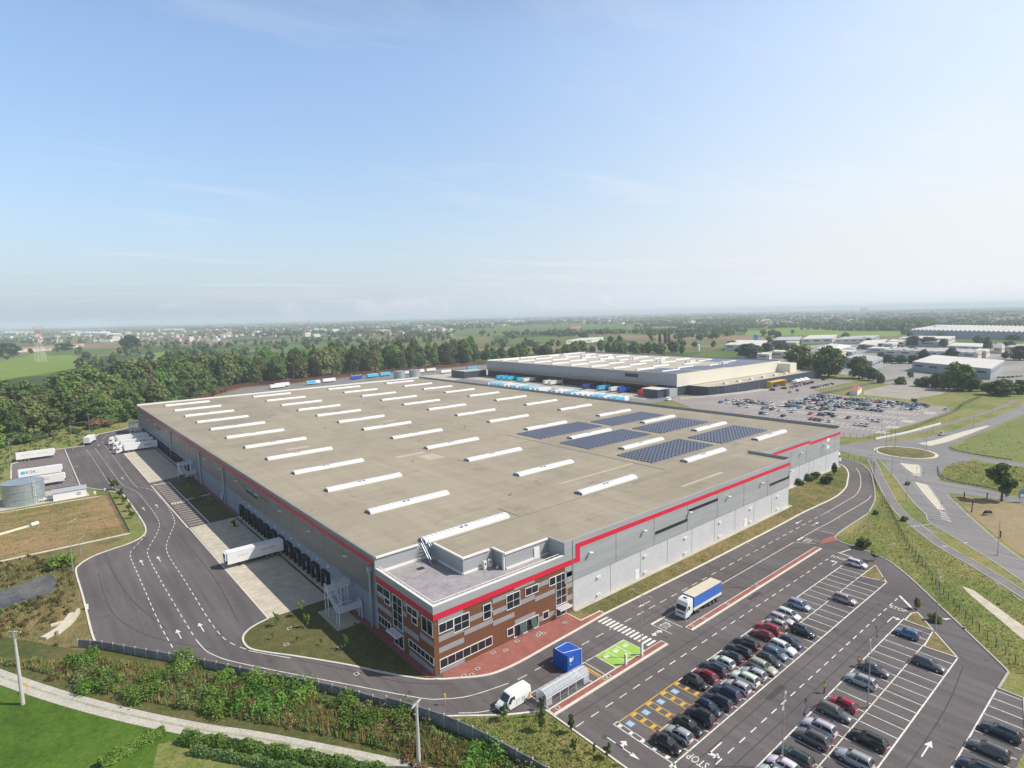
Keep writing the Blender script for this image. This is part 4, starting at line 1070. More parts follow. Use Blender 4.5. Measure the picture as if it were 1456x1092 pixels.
window('L', 94.4, 99.5, 8.0, 9.75, 2, 1); window('L', 94.4, 96.6, 6.8, 8.0, 1, 1); window('L', 84.6, 88.2, 8.2, 9.7, 2, 1); window('L', 84.7, 86.6, 6.9, 8.2, 1, 1); window('L', 79.8, 83.3, 6.9, 9.7, 2, 1); window('L', 94.5, 99.5, 1.8, 3.5, 4, 1); window('L', 79.8, 88.0, 1.9, 3.3, 6, 1); window('L', 89.9, 93.4, 3.6, 9.8, 2, 4); window('L', 89.9, 93.4, .15, 2.9, 2, 1, 'entrance_door')
for side, a0, a1, z in (('R', 76.9, 80.3, 2.2), ('L', 89.6, 93.7, 3.1)):
    q = MB()
    for k in range(9): fbox(q, side, a0 + (a1 - a0) * k / 9 + .04, a0 + (a1 - a0) * (k + .6) / 9, z, z + .1, .1, 1.6)
    fbox(q, side, a0, a1, z - .1, z - .01, 1.45, 1.62); fbox(q, side, a0, a1, z - .1, z - .01, .06, .2)
    part(q, 'slatted_canopy', M_WHITEP)
# open pale sun-blinds hanging out of the low window
q = MB()
for a in (67.4, 70.2): 
    q.face([(a, YF - .13, 2.5), (a + 1.5, YF - .13, 2.5), (a + 1.5, YF - .75, .9), (a, YF - .75, .9)]); q.face([(a, YF - .16, 2.5), (a, YF - .78, .9), (a + 1.5, YF - .78, .9), (a + 1.5, YF - .16, 2.5)])
part(q, 'tilted_sash', M_GLASSB)
# --- skylights: 4 columns of 12 long barrel lights
def skylight(x, y, L=22.0):
    w = 1.35; q = MB()
    q.box(x, x + L, y - w, y + w, 14.47, 14.95, 0)
    q.loft([[(xx, y - w * .93, 14.95), (xx, y - w * .55, 15.28), (xx, y, 15.38), (xx, y + w * .55, 15.28), (xx, y + w * .93, 14.95)] for xx in (x + .1, x + L - .1)], 1)
    o = q.build('skylight', [M_WHITEP, M_SKYL], HB, True)
    r = MB()
    for k in range(1, 20): r.box(x + L * k / 20 - .03, x + L * k / 20 + .03, y - w * .5, y + w * .5, 15.33, 15.42)
    r.box(x - .06, x, y - w, y + w, 14.6, 14.9, 1)
    for k in (9.2, 10.4): r.box(x + k, x + k + .5, y - .9, y - .3, 15.36, 15.5, 2)
    r.build('skylight_ribs', [M_OFFW, M_DARK, M_GALV], o)
for ci, x0 in enumerate((59.8, 105.8, 152.2, 195.4)):
    for k in range(12):
        y = 100.6 + 24.15 * k
        skylight(x0 - (.006 * (y - 100) if ci == 3 else 0), y, 21.6 if ci == 3 else 22.2)
# --- solar arrays: rows of tilted panels
def solar(x0, x1, y0, y1):
    q = MB(); n = int((x1 - x0) / 2.05); r = int((y1 - y0) / 1.28)
    for i in range(n):
        for j in range(r):
            x, y = x0 + 2.05 * i, y0 + 1.28 * j
            p = [(x, y, 14.62), (x + 1.5, y, 14.62), (x + 1.5, y + .86, 14.86), (x, y + .86, 14.86)]
            q.face(p, 0)
            q.face([p[3], p[2], (x + 1.5, y + .86, 14.5), (x, y + .86, 14.5)], 1); q.face([p[1], p[2], (x + 1.5, y + .86, 14.5)][::-1], 1)
            q.face([(x, y - .03, 14.58), (x + 1.5, y - .03, 14.58), p[1], p[0]], 1)
        q.box(x0 + 2.05 * i + .4, x0 + 2.05 * i + .46, y0, y0 + 1.28 * r, 14.5, 14.6, 1)
    part(q, 'solar_array', [M_SOLAR, M_SOLF])
solar(144.3, 180, 155.6, 170.6); solar(182.4, 218, 153.4, 167.4); solar(144.6, 180, 132.3, 147); solar(182.8, 217, 130.6, 145.4); solar(144.4, 180.6, 106.3, 121.2); solar(182.8, 216.5, 105.6, 120.6)
# low cable tray and walkway seams on the roof
b = MB()
b.box(62, 143, 98.0, 98.25, 14.47, 14.56); b.box(140.6, 141.0, 99, 172, 14.47, 14.54); b.box(84, 84.3, 98.3, 106, 14.47, 14.54)
part(b, 'roof_cable_tray', mat('roof_tray_grey', (.25, .24, .23), .7, .1, 1))
for k, (x, y) in enumerate(((93, 112), (93, 160), (96, 236), (139, 196), (140, 290), (95, 300), (186, 232), (187, 300), (228, 210), (228, 262))):
    q = MB(); q.tube((x, y, 14.46), (x, y, 14.95), .22, 8); q.tube((x, y, 14.95), (x, y, 15.05), .32, 8); part(q, 'roof_vent_pipe', M_GALV)
b = MB()
for x0, x1, y0, y1 in ((92, 103, 168, 170.6), (98, 104, 158, 166), (60, 72, 150, 151), (130, 150, 86, 87), (109, 140, 110, 110.8), (70, 78, 206, 209), (120, 128, 232, 234), (160, 172, 256, 258)): b.face([(x0, y0, 14.465), (x1, y0, 14.465), (x1, y1, 14.465), (x0, y1, 14.465)])
part(b, 'roof_patches', mat('newer_membrane', (.47, .405, .31), .8, .08, .2, (1, .06), coords='world'))
# external steel stairs
def ext_stair(y0, yd):
    """two-flight stair: wall landing at y0, flight runs yd metres along the wall"""
    q = MB(); s = 1 if yd > 0 else -1
    xa, xb, xc = XL - 5.2, XL - 3.6, XL - 1.9
    zt, zm = 5.6, 2.9
    y1 = y0 + yd
    q.box(xa, XL - .1, min(y0, y0 + 1.4 * s), max(y0, y0 + 1.4 * s), zt - .25, zt)
    ym = y1
    q.box(xa, xc + 1.4, min(ym, ym - 1.3 * s), max(ym, ym - 1.3 * s), zm - .25, zm)
    n = 14
    for k in range(n):
        t = (k + .5) / n
        yy = y0 - 0 + (ym - 1.3 * s - y0) * t if s > 0 else y0 + (ym + 1.3 - y0) * t
        q.box(xa, xb - .1, yy - .14, yy + .14, zt + (zm - zt) * t - .03, zt + (zm - zt) * t + .02)
        q.box(xb + .1, xc, yy - .14, yy + .14, .2 + (zm - .2) * t - .03, .2 + (zm - .2) * t + .02)
    ye = ym - 1.3 * s
    for x in (xa, xb - .1):
        q.tube((x, y0, zt), (x, ye, zm), .13, 5); q.tube((x, y0, zt + 1.1), (x, ye, zm + 1.1), .075, 5); q.tube((x, y0, zt + .55), (x, ye, zm + .55), .03, 4)
    for x in (xb + .1, xc):
        q.tube((x, y0, .2), (x, ye, zm), .13, 5); q.tube((x, y0, 1.3), (x, ye, zm + 1.1), .07, 5)
    for x, y, z in ((xa, y0, zt), (xa, y0 + 1.4 * s, zt), (XL - 1, y0 + 1.4 * s, zt), (xa, ym, zm), (xc + 1.4, ym, zm), (xc + 1.4, ye, zm), (xa, ye, zm), (XL - 2.4, y0 + 1.4 * s, zt), (XL - 1, y0, zt)):
        q.tube((x, y, .15), (x, y, z + 1.15), .11, 6)
    for z in (.4, .8, 1.15):
        q.path([(XL - .2, y0 + 1.4 * s, zt + z), (xa, y0 + 1.4 * s, zt + z), (xa, y0, zt + z)], .05, 4); q.path([(xb, y0, zt + z), (XL - .2, y0, zt + z)], .05, 4)
        q.path([(xa, ye, zm + z), (xa, ym, zm + z), (xc + 1.4, ym, zm + z), (xc + 1.4, ye, zm + z)], .05, 4)
    q.tube((XL - .1, y0 + 1.4 * s, 2.6), (xb, y0 + 1.4 * s, zt - .1), .06, 5)
    o = part(q, 'fire_stair', mat('stair_steel', (.62, .67, .70), .45, .06, 1, metal=.15))
    g = MB(); yy = y0 + 1.42 * s
    g.box(xa, XL - .3, min(yy, yy + .02 * s), max(yy, yy + .02 * s), zt, zt + 1.05); g.box(xa, xc + 1.4, ym - .01, ym + .01, zm, zm + 1.05)
    g.build('stair_screen', mat('perforated_screen', (.48, .53, .57), .5, .05, 1, metal=.2), o)
    d = MB(); fbox(d, 'L', y0 - 1.0 if s < 0 else y0 + .2, y0 - .0 if s < 0 else y0 + 1.2, zt, zt + 2.2, 0, .1); d.build('stair_door', M_OFFW, o)
ext_stair(112.4, -6.6); ext_stair(252.6, -7.0); ext_stair(378, -7.0)
# ------------------------------------------------------------------ the second warehouse, across the yard
W2 = thing('warehouse', 'second grey warehouse beyond the yard with orange canopy line and dark annex', 'warehouse', (430, 350, 0))
def p2(B, name, mats): return B.build(name, mats, W2, True)
F2 = [(357.5, 462), (358.6, 243.5), (506, 240), (500, 462)]
b = MB(); b.prism(F2, 0, 7.0); p2(b, 'lower_wall', M_NAVY)
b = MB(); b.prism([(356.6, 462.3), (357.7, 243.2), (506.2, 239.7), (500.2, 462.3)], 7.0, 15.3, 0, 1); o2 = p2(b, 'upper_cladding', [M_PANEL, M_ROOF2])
b = MB(); b.poly([(357.9, 243.1), (506.1, 239.6), (506.1, 239.45), (357.9, 242.95)], 15.3); b.face([(357.75, 243.0, 6.4), (506.2, 239.5, 6.4), (506.2, 239.5, 15.7), (357.75, 243.0, 15.7)]); p2(b, 'cream_end_wall', M_CREAM)
b = MB(); b.kerb([(356.8, 462), (357.9, 243.4)], .4, 15.2, 15.65); p2(b, 'front_parapet', M_COPE)
b = MB(); b.kerb([(357, 462), (500, 462)], .5, 15.2, 16.3); p2(b, 'rear_parapet', M_COPEW)
b = MB(); b.kerb([(500, 461.8), (506, 240)], .5, 15.2, 16.4); p2(b, 'side_parapet', M_COPE)
b = MB(); b.box(353.4, 357.0, 258, 457, 6.9, 7.25); b.box(353.1, 353.4, 258, 457, 6.6, 7.35); p2(b, 'loading_canopy', mat('orange_canopy', (.45, .22, .10), .6, .08, .2))
for k in range(44):
    y = 262 + 4.4 * k; q = MB(); q.box(356.6, 357.5, y - 1.7, y - 1.2, .3, 4.6); q.box(356.6, 357.5, y + 1.2, y + 1.7, .3, 4.6); q.box(356.6, 357.5, y - 1.2, y + 1.2, 3.7, 4.6)
    o = p2(q, 'dock_shelter', M_BLACK)
for ci, x0 in enumerate((366, 396, 430, 462)):
    for k in range(9):
        y = 262 + 23.5 * k + (7 if ci % 2 else 0)
        q = MB(); q.box(x0, x0 + 22, y - 1.3, y + 1.3, 15.3, 15.9); q.loft([[(xx, y - 1.2, 15.9), (xx, y, 16.35), (xx, y + 1.2, 15.9)] for xx in (x0 + .1, x0 + 21.9)]); p2(q, 'skylight', M_SKYL)
for k in range(7):
    y = 262 + 31 * k; q = MB(); q.box(478 - 30 + 0, 486 - 30, y - 2, y + 2, 15.3, 17.4); q.box(445, 448, y - 1, y + 1, 15.3, 16.9); q.tube((452, y, 17.4), (452, y, 18.2), .8, 8); p2(q, 'roof_plant_unit', M_OFFW)
b = MB()
for (x0, x1, y0, y1) in ((362, 393, 247, 281), (398, 428, 247, 269), (432, 500, 243, 262), (470, 500, 262, 300)):
    for i in range(int((x1 - x0) / 2)):
        for j in range(int((y1 - y0) / 1.5)):
            x, y = x0 + 2 * i, y0 + 1.5 * j
            b.face([(x, y, 15.5), (x + 1.75, y, 15.5), (x + 1.75, y + 1.1, 15.75), (x, y + 1.1, 15.75)])
p2(b, 'solar_array', M_SOLAR)
b = MB(); b.box(356.9, 357.3, 277, 289, 11.2, 13.6); p2(b, 'sign_board', M_DARK)
b = MB(); b.box(502, 514, 229, 241, 0, 13.8); p2(b, 'stair_tower', M_CREAM)
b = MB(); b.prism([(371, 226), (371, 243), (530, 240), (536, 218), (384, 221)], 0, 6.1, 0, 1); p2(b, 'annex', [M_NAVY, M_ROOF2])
b = MB(); b.kerb([(371.1, 243), (371.1, 226), (384, 221.1), (536, 218.1)], .35, 6.0, 6.6); p2(b, 'annex_parapet', M_NAVY)
for k in range(6):
    q = MB(); q.box(395 + 19 * k, 398 + 19 * k, 227, 229, 6.1, 7.6); q.box(399 + 19 * k, 400.2 + 19 * k, 227.4, 228.6, 6.1, 7.1); p2(q, 'roof_plant_unit', M_OFFW)
b = MB(); b.prism([(339, 246), (339, 258), (349, 258), (349, 246)], 0, 6.0, 0, 1); b.box(338, 350, 245, 259, 6.0, 6.35, 1); p2(b, 'gate_office', [M_NAVY, M_OFFW])
b = MB(); b.prism([(349, 243), (349, 250), (358.5, 250), (358.5, 243)], 0, 5.8); p2(b, 'grey_lobby', M_FACTG)
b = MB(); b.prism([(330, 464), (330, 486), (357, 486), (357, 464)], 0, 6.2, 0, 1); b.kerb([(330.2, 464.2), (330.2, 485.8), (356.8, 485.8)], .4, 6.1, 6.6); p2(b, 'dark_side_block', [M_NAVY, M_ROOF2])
b = MB(); b.box(437, 460, 212.5, 217, 4.6, 5.1); b.box(437, 437.5, 212.5, 217, 0, 4.6); b.box(459.5, 460, 212.5, 217, 0, 4.6)
tag(b.build('entrance_portal', M_YELP), 'yellow portal frame along the dark annex of the second warehouse', 'portal')
for k in range(3):
    b = MB(); x = 474 + 8.2 * k; b.box(x, x + .15, 210, 210.15, 0, 2.4); b.box(x + 7, x + 7.15, 210, 210.15, 0, 2.4); b.box(x, x + .15, 214.9, 215, 0, 2.4); b.box(x + 7, x + 7.15, 214.9, 215, 0, 2.4)
    b.loft([[(x, 210, 2.4), (x + 7.1, 210, 2.4), (x + 7.1, 215, 2.4), (x, 215, 2.4)], [(x + 3.4, 212.4, 4.3), (x + 3.7, 212.4, 4.3), (x + 3.7, 212.6, 4.3), (x + 3.4, 212.6, 4.3)]])
    tag(b.build('gazebo', M_WHITEP), 'white peaked gazebo in the row beside the dark annex', 'gazebo', 'white gazebos by the annex')

# ------------------------------------------------------------------ water tank, pump shed and kit at the left edge
t = thing('water_tank', 'big round galvanised water tank at the left edge beside the trailers', 'tank', (-2.2, 257.2, .07))
b = MB(); n = 48
R_ = 5.7
for i in range(n):
    a0, a1 = 2 * math.pi * i / n, 2 * math.pi * (i + 1) / n
    for z0, z1, r in ((0, 2.45, R_), (2.45, 4.9, R_ - .015), (4.9, 7.35, R_ - .03)):
        b.face([(r * math.cos(a0), r * math.sin(a0), z0), (r * math.cos(a1), r * math.sin(a1), z0), (r * math.cos(a1), r * math.sin(a1), z1), (r * math.cos(a0), r * math.sin(a0), z1)])
b.build('shell', M_TANK, t, smooth=True)
b = MB()
for z in (.06, 2.45, 4.9, 7.35): b.kerb(circle(0, 0, R_ + .05, n), .14, z - .06, z + .06, closed=True)
b.build('hoop', M_TANK, t)
b = MB(); rr = [(R_ + .12, 7.38), (R_ * .5, 7.72), (.15, 7.95)]
for (r0, z0), (r1, z1) in zip(rr, rr[1:]):
    for i in range(n):
        a0, a1 = 2 * math.pi * i / n, 2 * math.pi * (i + 1) / n
        b.face([(r0 * math.cos(a0), r0 * math.sin(a0), z0), (r0 * math.cos(a1), r0 * math.sin(a1), z0), (r1 * math.cos(a1), r1 * math.sin(a1), z1), (r1 * math.cos(a0), r1 * math.sin(a0), z1)])
b.build('tank_roof', M_TANK, t, smooth=True)
b = MB(); a = math.radians(-62); d = Vector((math.cos(a), math.sin(a), 0)); s_ = Vector((-d.y, d.x, 0))
for k in (-.3, .3): b.tube(d * (R_ + .25) + s_ * k, d * (R_ + .25) + s_ * k + Vector((0, 0, 8.3)), .05, 5)
for k in range(24): b.tube(d * (R_ + .25) - s_ * .3 + Vector((0, 0, .3 + .32 * k)), d * (R_ + .25) + s_ * .3 + Vector((0, 0, .3 + .32 * k)), .03, 4)
for k in range(7): b.kerb([tuple((d * (R_ + .25 + .5 * math.sin(q)) + s_ * .5 * math.cos(q))[:2]) for q in np.linspace(0, math.pi, 7)], .06, 3 + .8 * k, 3.08 + .8 * k)
b.build('caged_ladder', M_OFFW, t)
t = thing('pump_shed', 'low white pump shed with pale grey sloping roof beside the round tank', 'shed', (10, 253.8, .07))
b = MB(); b.prism([(-4.7, -2.6), (4.6, -2.6), (4.6, 2.9), (-4.7, 2.9)], 0, 2.7); b.build('wall', M_WHITEP, t)
b = MB(); b.loft([[(-5.0, -2.9, 2.72), (-5.0, 0.1, 3.5), (-5.0, 3.2, 2.72), (-5, 3.1, 2.6), (-5, -2.8, 2.6)], [(4.9, -2.9, 2.72), (4.9, 0.1, 3.5), (4.9, 3.2, 2.72), (4.9, 3.1, 2.6), (4.9, -2.8, 2.6)]]); b.build('roof', mat('pale_blue_roof', (.50, .53, .58), .45, .05, .3, metal=.3), t)
b = MB(); b.box(1.8, 3.0, -2.68, -2.6, .9, 1.1); b.box(1.8, 3.0, -2.68, -2.6, 1.4, 1.7); b.build('louvre', M_COPE, t)
for k, (x0, x1, y) in enumerate(((3.6, 5.4, 256.2), (3.2, 5.4, 254.6), (2.2, 5.4, 253.0))):
    b = MB(); b.tube((x0 - .8, y, .9), (x1, y, .9), .22, 8); b.tube((x0, y, .9), (x0, y, .07), .14, 6); b.tube((x0 + .6, y - .3, .9), (x0 + .6, y + .3, .9), .34, 8)
    tag(b.build('suction_pipe', M_OFFW), ('short pipe far from the tank kerb, between tank and pump shed', 'middle pipe between the round tank and the pump shed', 'longest pipe nearest the field, between tank and pump shed')[k], 'pipe')
# stack of pale pipes and a wrapped roll lying in the dry field
for k in range(5):
    b = MB(); b.tube((-11, 219.4 + .42 * k, .2), (-1.6 - .5 * (k % 2), 224.0 + .42 * k, .2), .18, 6)
    tag(b.build('drain_pipe', mat('pale_pipe', (.52, .52, .38), .6, .08, 1)), 'long pale drain pipe lying in the dry field', 'pipe', 'pipes lying in the dry field')
b = MB(); b.tube((-1.2, 224.1, .55), (.5, 225.2, .55), .55, 12); tag(b.build('wrapped_roll', M_WHITEP), 'white wrapped roll lying at the end of the pale pipes', 'roll')
b = MB()
for p, w, h in ((((-.9, 140.4), (2.0, 143.3), (4.2, 148.6)), 1.3, .5), (((1.2, 140.6), (3.8, 144.6), (5.2, 148.9)), .5, .9)): b.kerb(smooth(p, 5), w, 0, h)
b.box(.4, 2.4, 145.2, 146.2, 0, .35, T=Matrix.Rotation(0, 4, 'Z'))
tag(b.build('drain_outfall', M_SAND), 'curved pale concrete drain outfall in the weeds by the yard corner', 'outfall')

# ------------------------------------------------------------------ works buildings on the right and far houses
def block(name, pts, h, label, wm, rm, cat='factory', over=.0, extra=None, roofkind='flat', win=True):
    """p0-p1-p2: three ground corners of the seen faces; fourth completes the parallelogram"""
    a, c, d = (G(*p) for p in pts)
    e = a + d - c
    ctr = (a + d) / 2; ctr.z = 0
    t = thing(name, label, cat, ctr)
    P = [(q.x - ctr.x, q.y - ctr.y) for q in (a, c, d, e)]
    b = MB(); b.prism(P, 0, h); b.build('wall', wm, t)
    b = MB()
    if roofkind == 'flat':
        b.prism([(x * (1 + over), y * (1 + over)) for x, y in P], h, h + .5)
    elif roofkind == 'hip':
        Q = [(x * 1.06, y * 1.06) for x, y in P]; r = h * .75
        m0 = ((Q[0][0] + Q[3][0]) / 2 * .45, (Q[0][1] + Q[3][1]) / 2 * .45); m1 = ((Q[1][0] + Q[2][0]) / 2 * .45, (Q[1][1] + Q[2][1]) / 2 * .45)
        A = [(*q, h) for q in Q]; M0, M1 = (*m0, h + r), (*m1, h + r)
        for f in ((A[0], A[1], M1, M0), (A[1], A[2], M1), (A[2], A[3], M0, M1), (A[3], A[0], M0)): b.face(f)
    elif roofkind == 'saw':
        n = 30
        for k in range(n):
            s0, s1 = k / n, (k + 1) / n
            L = lambda s, q0, q1, z: (q0[0] + (q1[0] - q0[0]) * s, q0[1] + (q1[1] - q0[1]) * s, z)
            sm = (s0 + s1) / 2
            b.face([L(s0, P[0], P[1], h), L(sm, P[0], P[1], h + 2.6), L(sm, P[3], P[2], h + 2.6), L(s0, P[3], P[2], h)])
            b.face([L(sm, P[0], P[1], h + 2.6), L(s1, P[0], P[1], h), L(s1, P[3], P[2], h), L(sm, P[3], P[2], h + 2.6)])
            b.face([L(s0, P[0], P[1], h), L(s1, P[0], P[1], h), L(sm, P[0], P[1], h + 2.6)])
    elif roofkind == 'ribs':
        b.prism(P, h, h + .4)
        for k in range(14):
            s = (k + .5) / 14
            q0 = (P[0][0] + (P[1][0] - P[0][0]) * s, P[0][1] + (P[1][1] - P[0][1]) * s); q1 = (P[3][0] + (P[2][0] - P[3][0]) * s, P[3][1] + (P[2][1] - P[3][1]) * s)
            b.kerb([q0, q1], 1.6, h + .4, h + 1.1)
    b.build('roof', rm, t)
    if win:
        b = MB()
        for i0, i1 in ((0, 1), (1, 2)):
            q0, q1 = Vector(P[i0]), Vector(P[i1]); n_ = Vector((q1.y - q0.y, -(q1.x - q0.x))).normalized()
            if n_.dot((q0 + q1) / 2) < 0: n_ = -n_
            L = (q1 - q0).length; k = max(1, int(L / 14))
            for j in range(k):
                s0, s1 = (j + .2) / k, (j + .75) / k
                u0, u1 = q0 + (q1 - q0) * s0 + n_ * .06, q0 + (q1 - q0) * s1 + n_ * .06
                b.face([(*u0, h * .55), (*u1, h * .55), (*u1, h * .75), (*u0, h * .75)])
        b.build('window_band', M_GLASS, t)
    if extra: extra(t, P, h)
    return t
block('factory', [(1296.8, 527.5), (1408, 540), (1427.5, 526)], 8.5, 'flat roofed grey and white factory with strip windows behind the big trees', M_FACTG, M_FACTR)
block('factory', [(1256, 506), (1390, 511), (1404, 506)], 7, 'long low ribbed-roof works in front of the white warehouse', M_FACTW, M_FACTRD, roofkind='ribs')
block('factory', [(1281, 489), (1348, 490), (1358, 486)], 9, 'white flat warehouse partly behind dark trees near the sawtooth hall', M_FACTW, M_FACTR)
block('factory', [(1292, 479), (1492, 485), (1500, 474)], 13, 'very long grey hall with white sawtooth roof', M_FACTG, M_FACTRD, roofkind='saw', win=False)
block('factory', [(1254, 498), (1268.5, 498.5), (1277, 495.5)], 9, 'small pale green cube-like works block left of the dark trees', M_FACTW, M_FACTR)
block('factory', [(1202, 521), (1240, 528), (1255, 521)], 9, 'grey works with white gable end behind the roadside trees', M_FACTG, M_FACTRD)
block('villa', [(1163, 501), (1187, 505), (1211, 498)], 6, 'building with broad cream hipped roof among the works', M_FACTG, M_CREAM, 'house', roofkind='hip')
block('factory', [(1098, 491), (1137, 490.5), (1141, 485)], 8, 'dark flat roofed works beyond the row of trees', M_NAVY, M_FACTRD)
block('factory', [(1139, 489), (1183, 488), (1190, 482)], 8, 'pale works with long white roof beyond the hip roofed building', M_FACTW, M_FACTR)
block('factory', [(1187, 489), (1240, 487), (1250, 482)], 7, 'low grey works standing right of the pale works', M_FACTG, M_FACTRD)
block('factory', [(1030, 498), (1080, 499), (1091, 491)], 8, 'white roofed works next to the blue silos', M_FACTW, M_FACTR)
block('factory', [(1220, 497), (1256, 495), (1262, 489)], 7, 'works with white flat roof left of the small green block', M_NAVY, M_FACTR)
block('factory', [(1346, 497), (1396, 499), (1404, 494)], 5, 'low flat white roof in front of the sawtooth hall', M_FACTW, M_FACTR)
block('house', [(1412, 502), (1424, 503), (1429, 500)], 7, 'pale yellow house right of the dark poplar', M_RENDER, M_FACTRD, 'house', roofkind='hip')
block('house', [(1430, 500), (1452, 501), (1460, 497)], 6, 'white low house at the right edge among trees', M_RENDER, M_FACTRD, 'house')
block('farm_shed', [(24, 501), (86, 498), (90, 495)], 7, 'long orange walled farm shed left of the far fields', M_RENDER, M_TERRA, 'shed')
block('farm_shed', [(96, 494.5), (116, 493), (120, 491)], 6, 'short red roofed farm shed in the far brown field', M_RENDER, M_TERRA, 'shed')
block('farmhouse', [(486, 522), (494, 523), (498, 518)], 7, 'small farmhouse with terracotta roof half hidden by trees', M_RENDER, M_TERRA, 'house', roofkind='hip')
block('farmhouse', [(518, 518), (530, 520), (537, 514)], 9, 'larger farmhouse with orange tiled roof behind the trees', M_RENDER, M_TERRA, 'house', roofkind='hip')
block('farm_shed', [(805, 489), (842, 487), (858, 483)], 6, 'long cream farm shed left of the round trees', M_CREAM, M_FACTR, 'shed')
block('farm_shed', [(808, 470), (822, 469.5), (826, 466)], 6, 'red brick farm shed in the middle distance', M_TERRA, M_TERRA, 'shed')
block('hut', [(1208.3, 561.5), (1219, 562.5), (1225, 557.6)], 3.2, 'small white hut with red roof beside the gravel yard', M_WHITEP, M_TERRA, 'hut', roofkind='hip', win=False)
sheet('works_yard', [G(*p)[:2] for p in ((1040, 512), (1075, 497), (1180, 489), (1290, 491), (1500, 500), (1500, 548), (1420, 545), (1290, 542), (1262, 546), (1235, 540), (1150, 522), (1100, 520))], .027, mat('works_paving', (.27, .255, .235), .9, .25, .02, (.3, .15), coords='world'))
rw = random.Random(9)
for k in range(17):
    px, py = rw.uniform(1075, 1440), rw.uniform(487, 512); w_ = rw.uniform(14, 34)
    block('workshop', [(px - w_, py), (px, py + rw.uniform(.5, 1.5)), (px + w_ * .3, py - rw.uniform(1.5, 3))], rw.uniform(5, 8), 'small pale flat roofed workshop among the trees on the industrial estate', rw.choice([M_FACTW, M_FACTG, M_RENDER]), rw.choice([M_FACTR, M_FACTRD, M_FACTR]))['group'] = 'small workshops of the estate'
# silos
for k, px in enumerate((1073, 1076.3)):
    g = G(px, 487.5); t = thing('silo', ('left of two tall bright blue silos by the white roofed works', 'right of two tall bright blue silos by the white roofed works')[k], 'silo', g)
    b = MB(); b.tube((0, 0, 0), (0, 0, 15), 2.3, 14); b.build('shell', M_CYAN, t, smooth=False)
    b = MB(); b.tube((0, 0, 15), (0, 0, 16.6), 2.3, 14, r2=.4); b.build('cap', M_FACTG, t)
g = G(993, 499); t = thing('silo', 'slim white silo among trees right of the second warehouse', 'silo', g); b = MB(); b.tube((0, 0, 0), (0, 0, 9), 2.0, 12); b.tube((0, 0, 9), (0, 0, 10.5), 2.0, 12, r2=.3); b.build('shell', M_WHITEP, t)
for k, px in enumerate((563, 601)):
    g = Vector((283.5 + 17 * k, 507, .02)); t = thing('water_tank', ('left of two squat silver tanks behind the rear roof edge', 'right of two squat silver tanks behind the rear roof edge')[k], 'tank', g)
    b = MB(); b.tube((0, 0, 0), (0, 0, 8.2), 5.5, 28); b.tube((0, 0, 8.2), (0, 0, 8.8), 5.5, 28, r2=.3); b.build('shell', M_TANK, t)
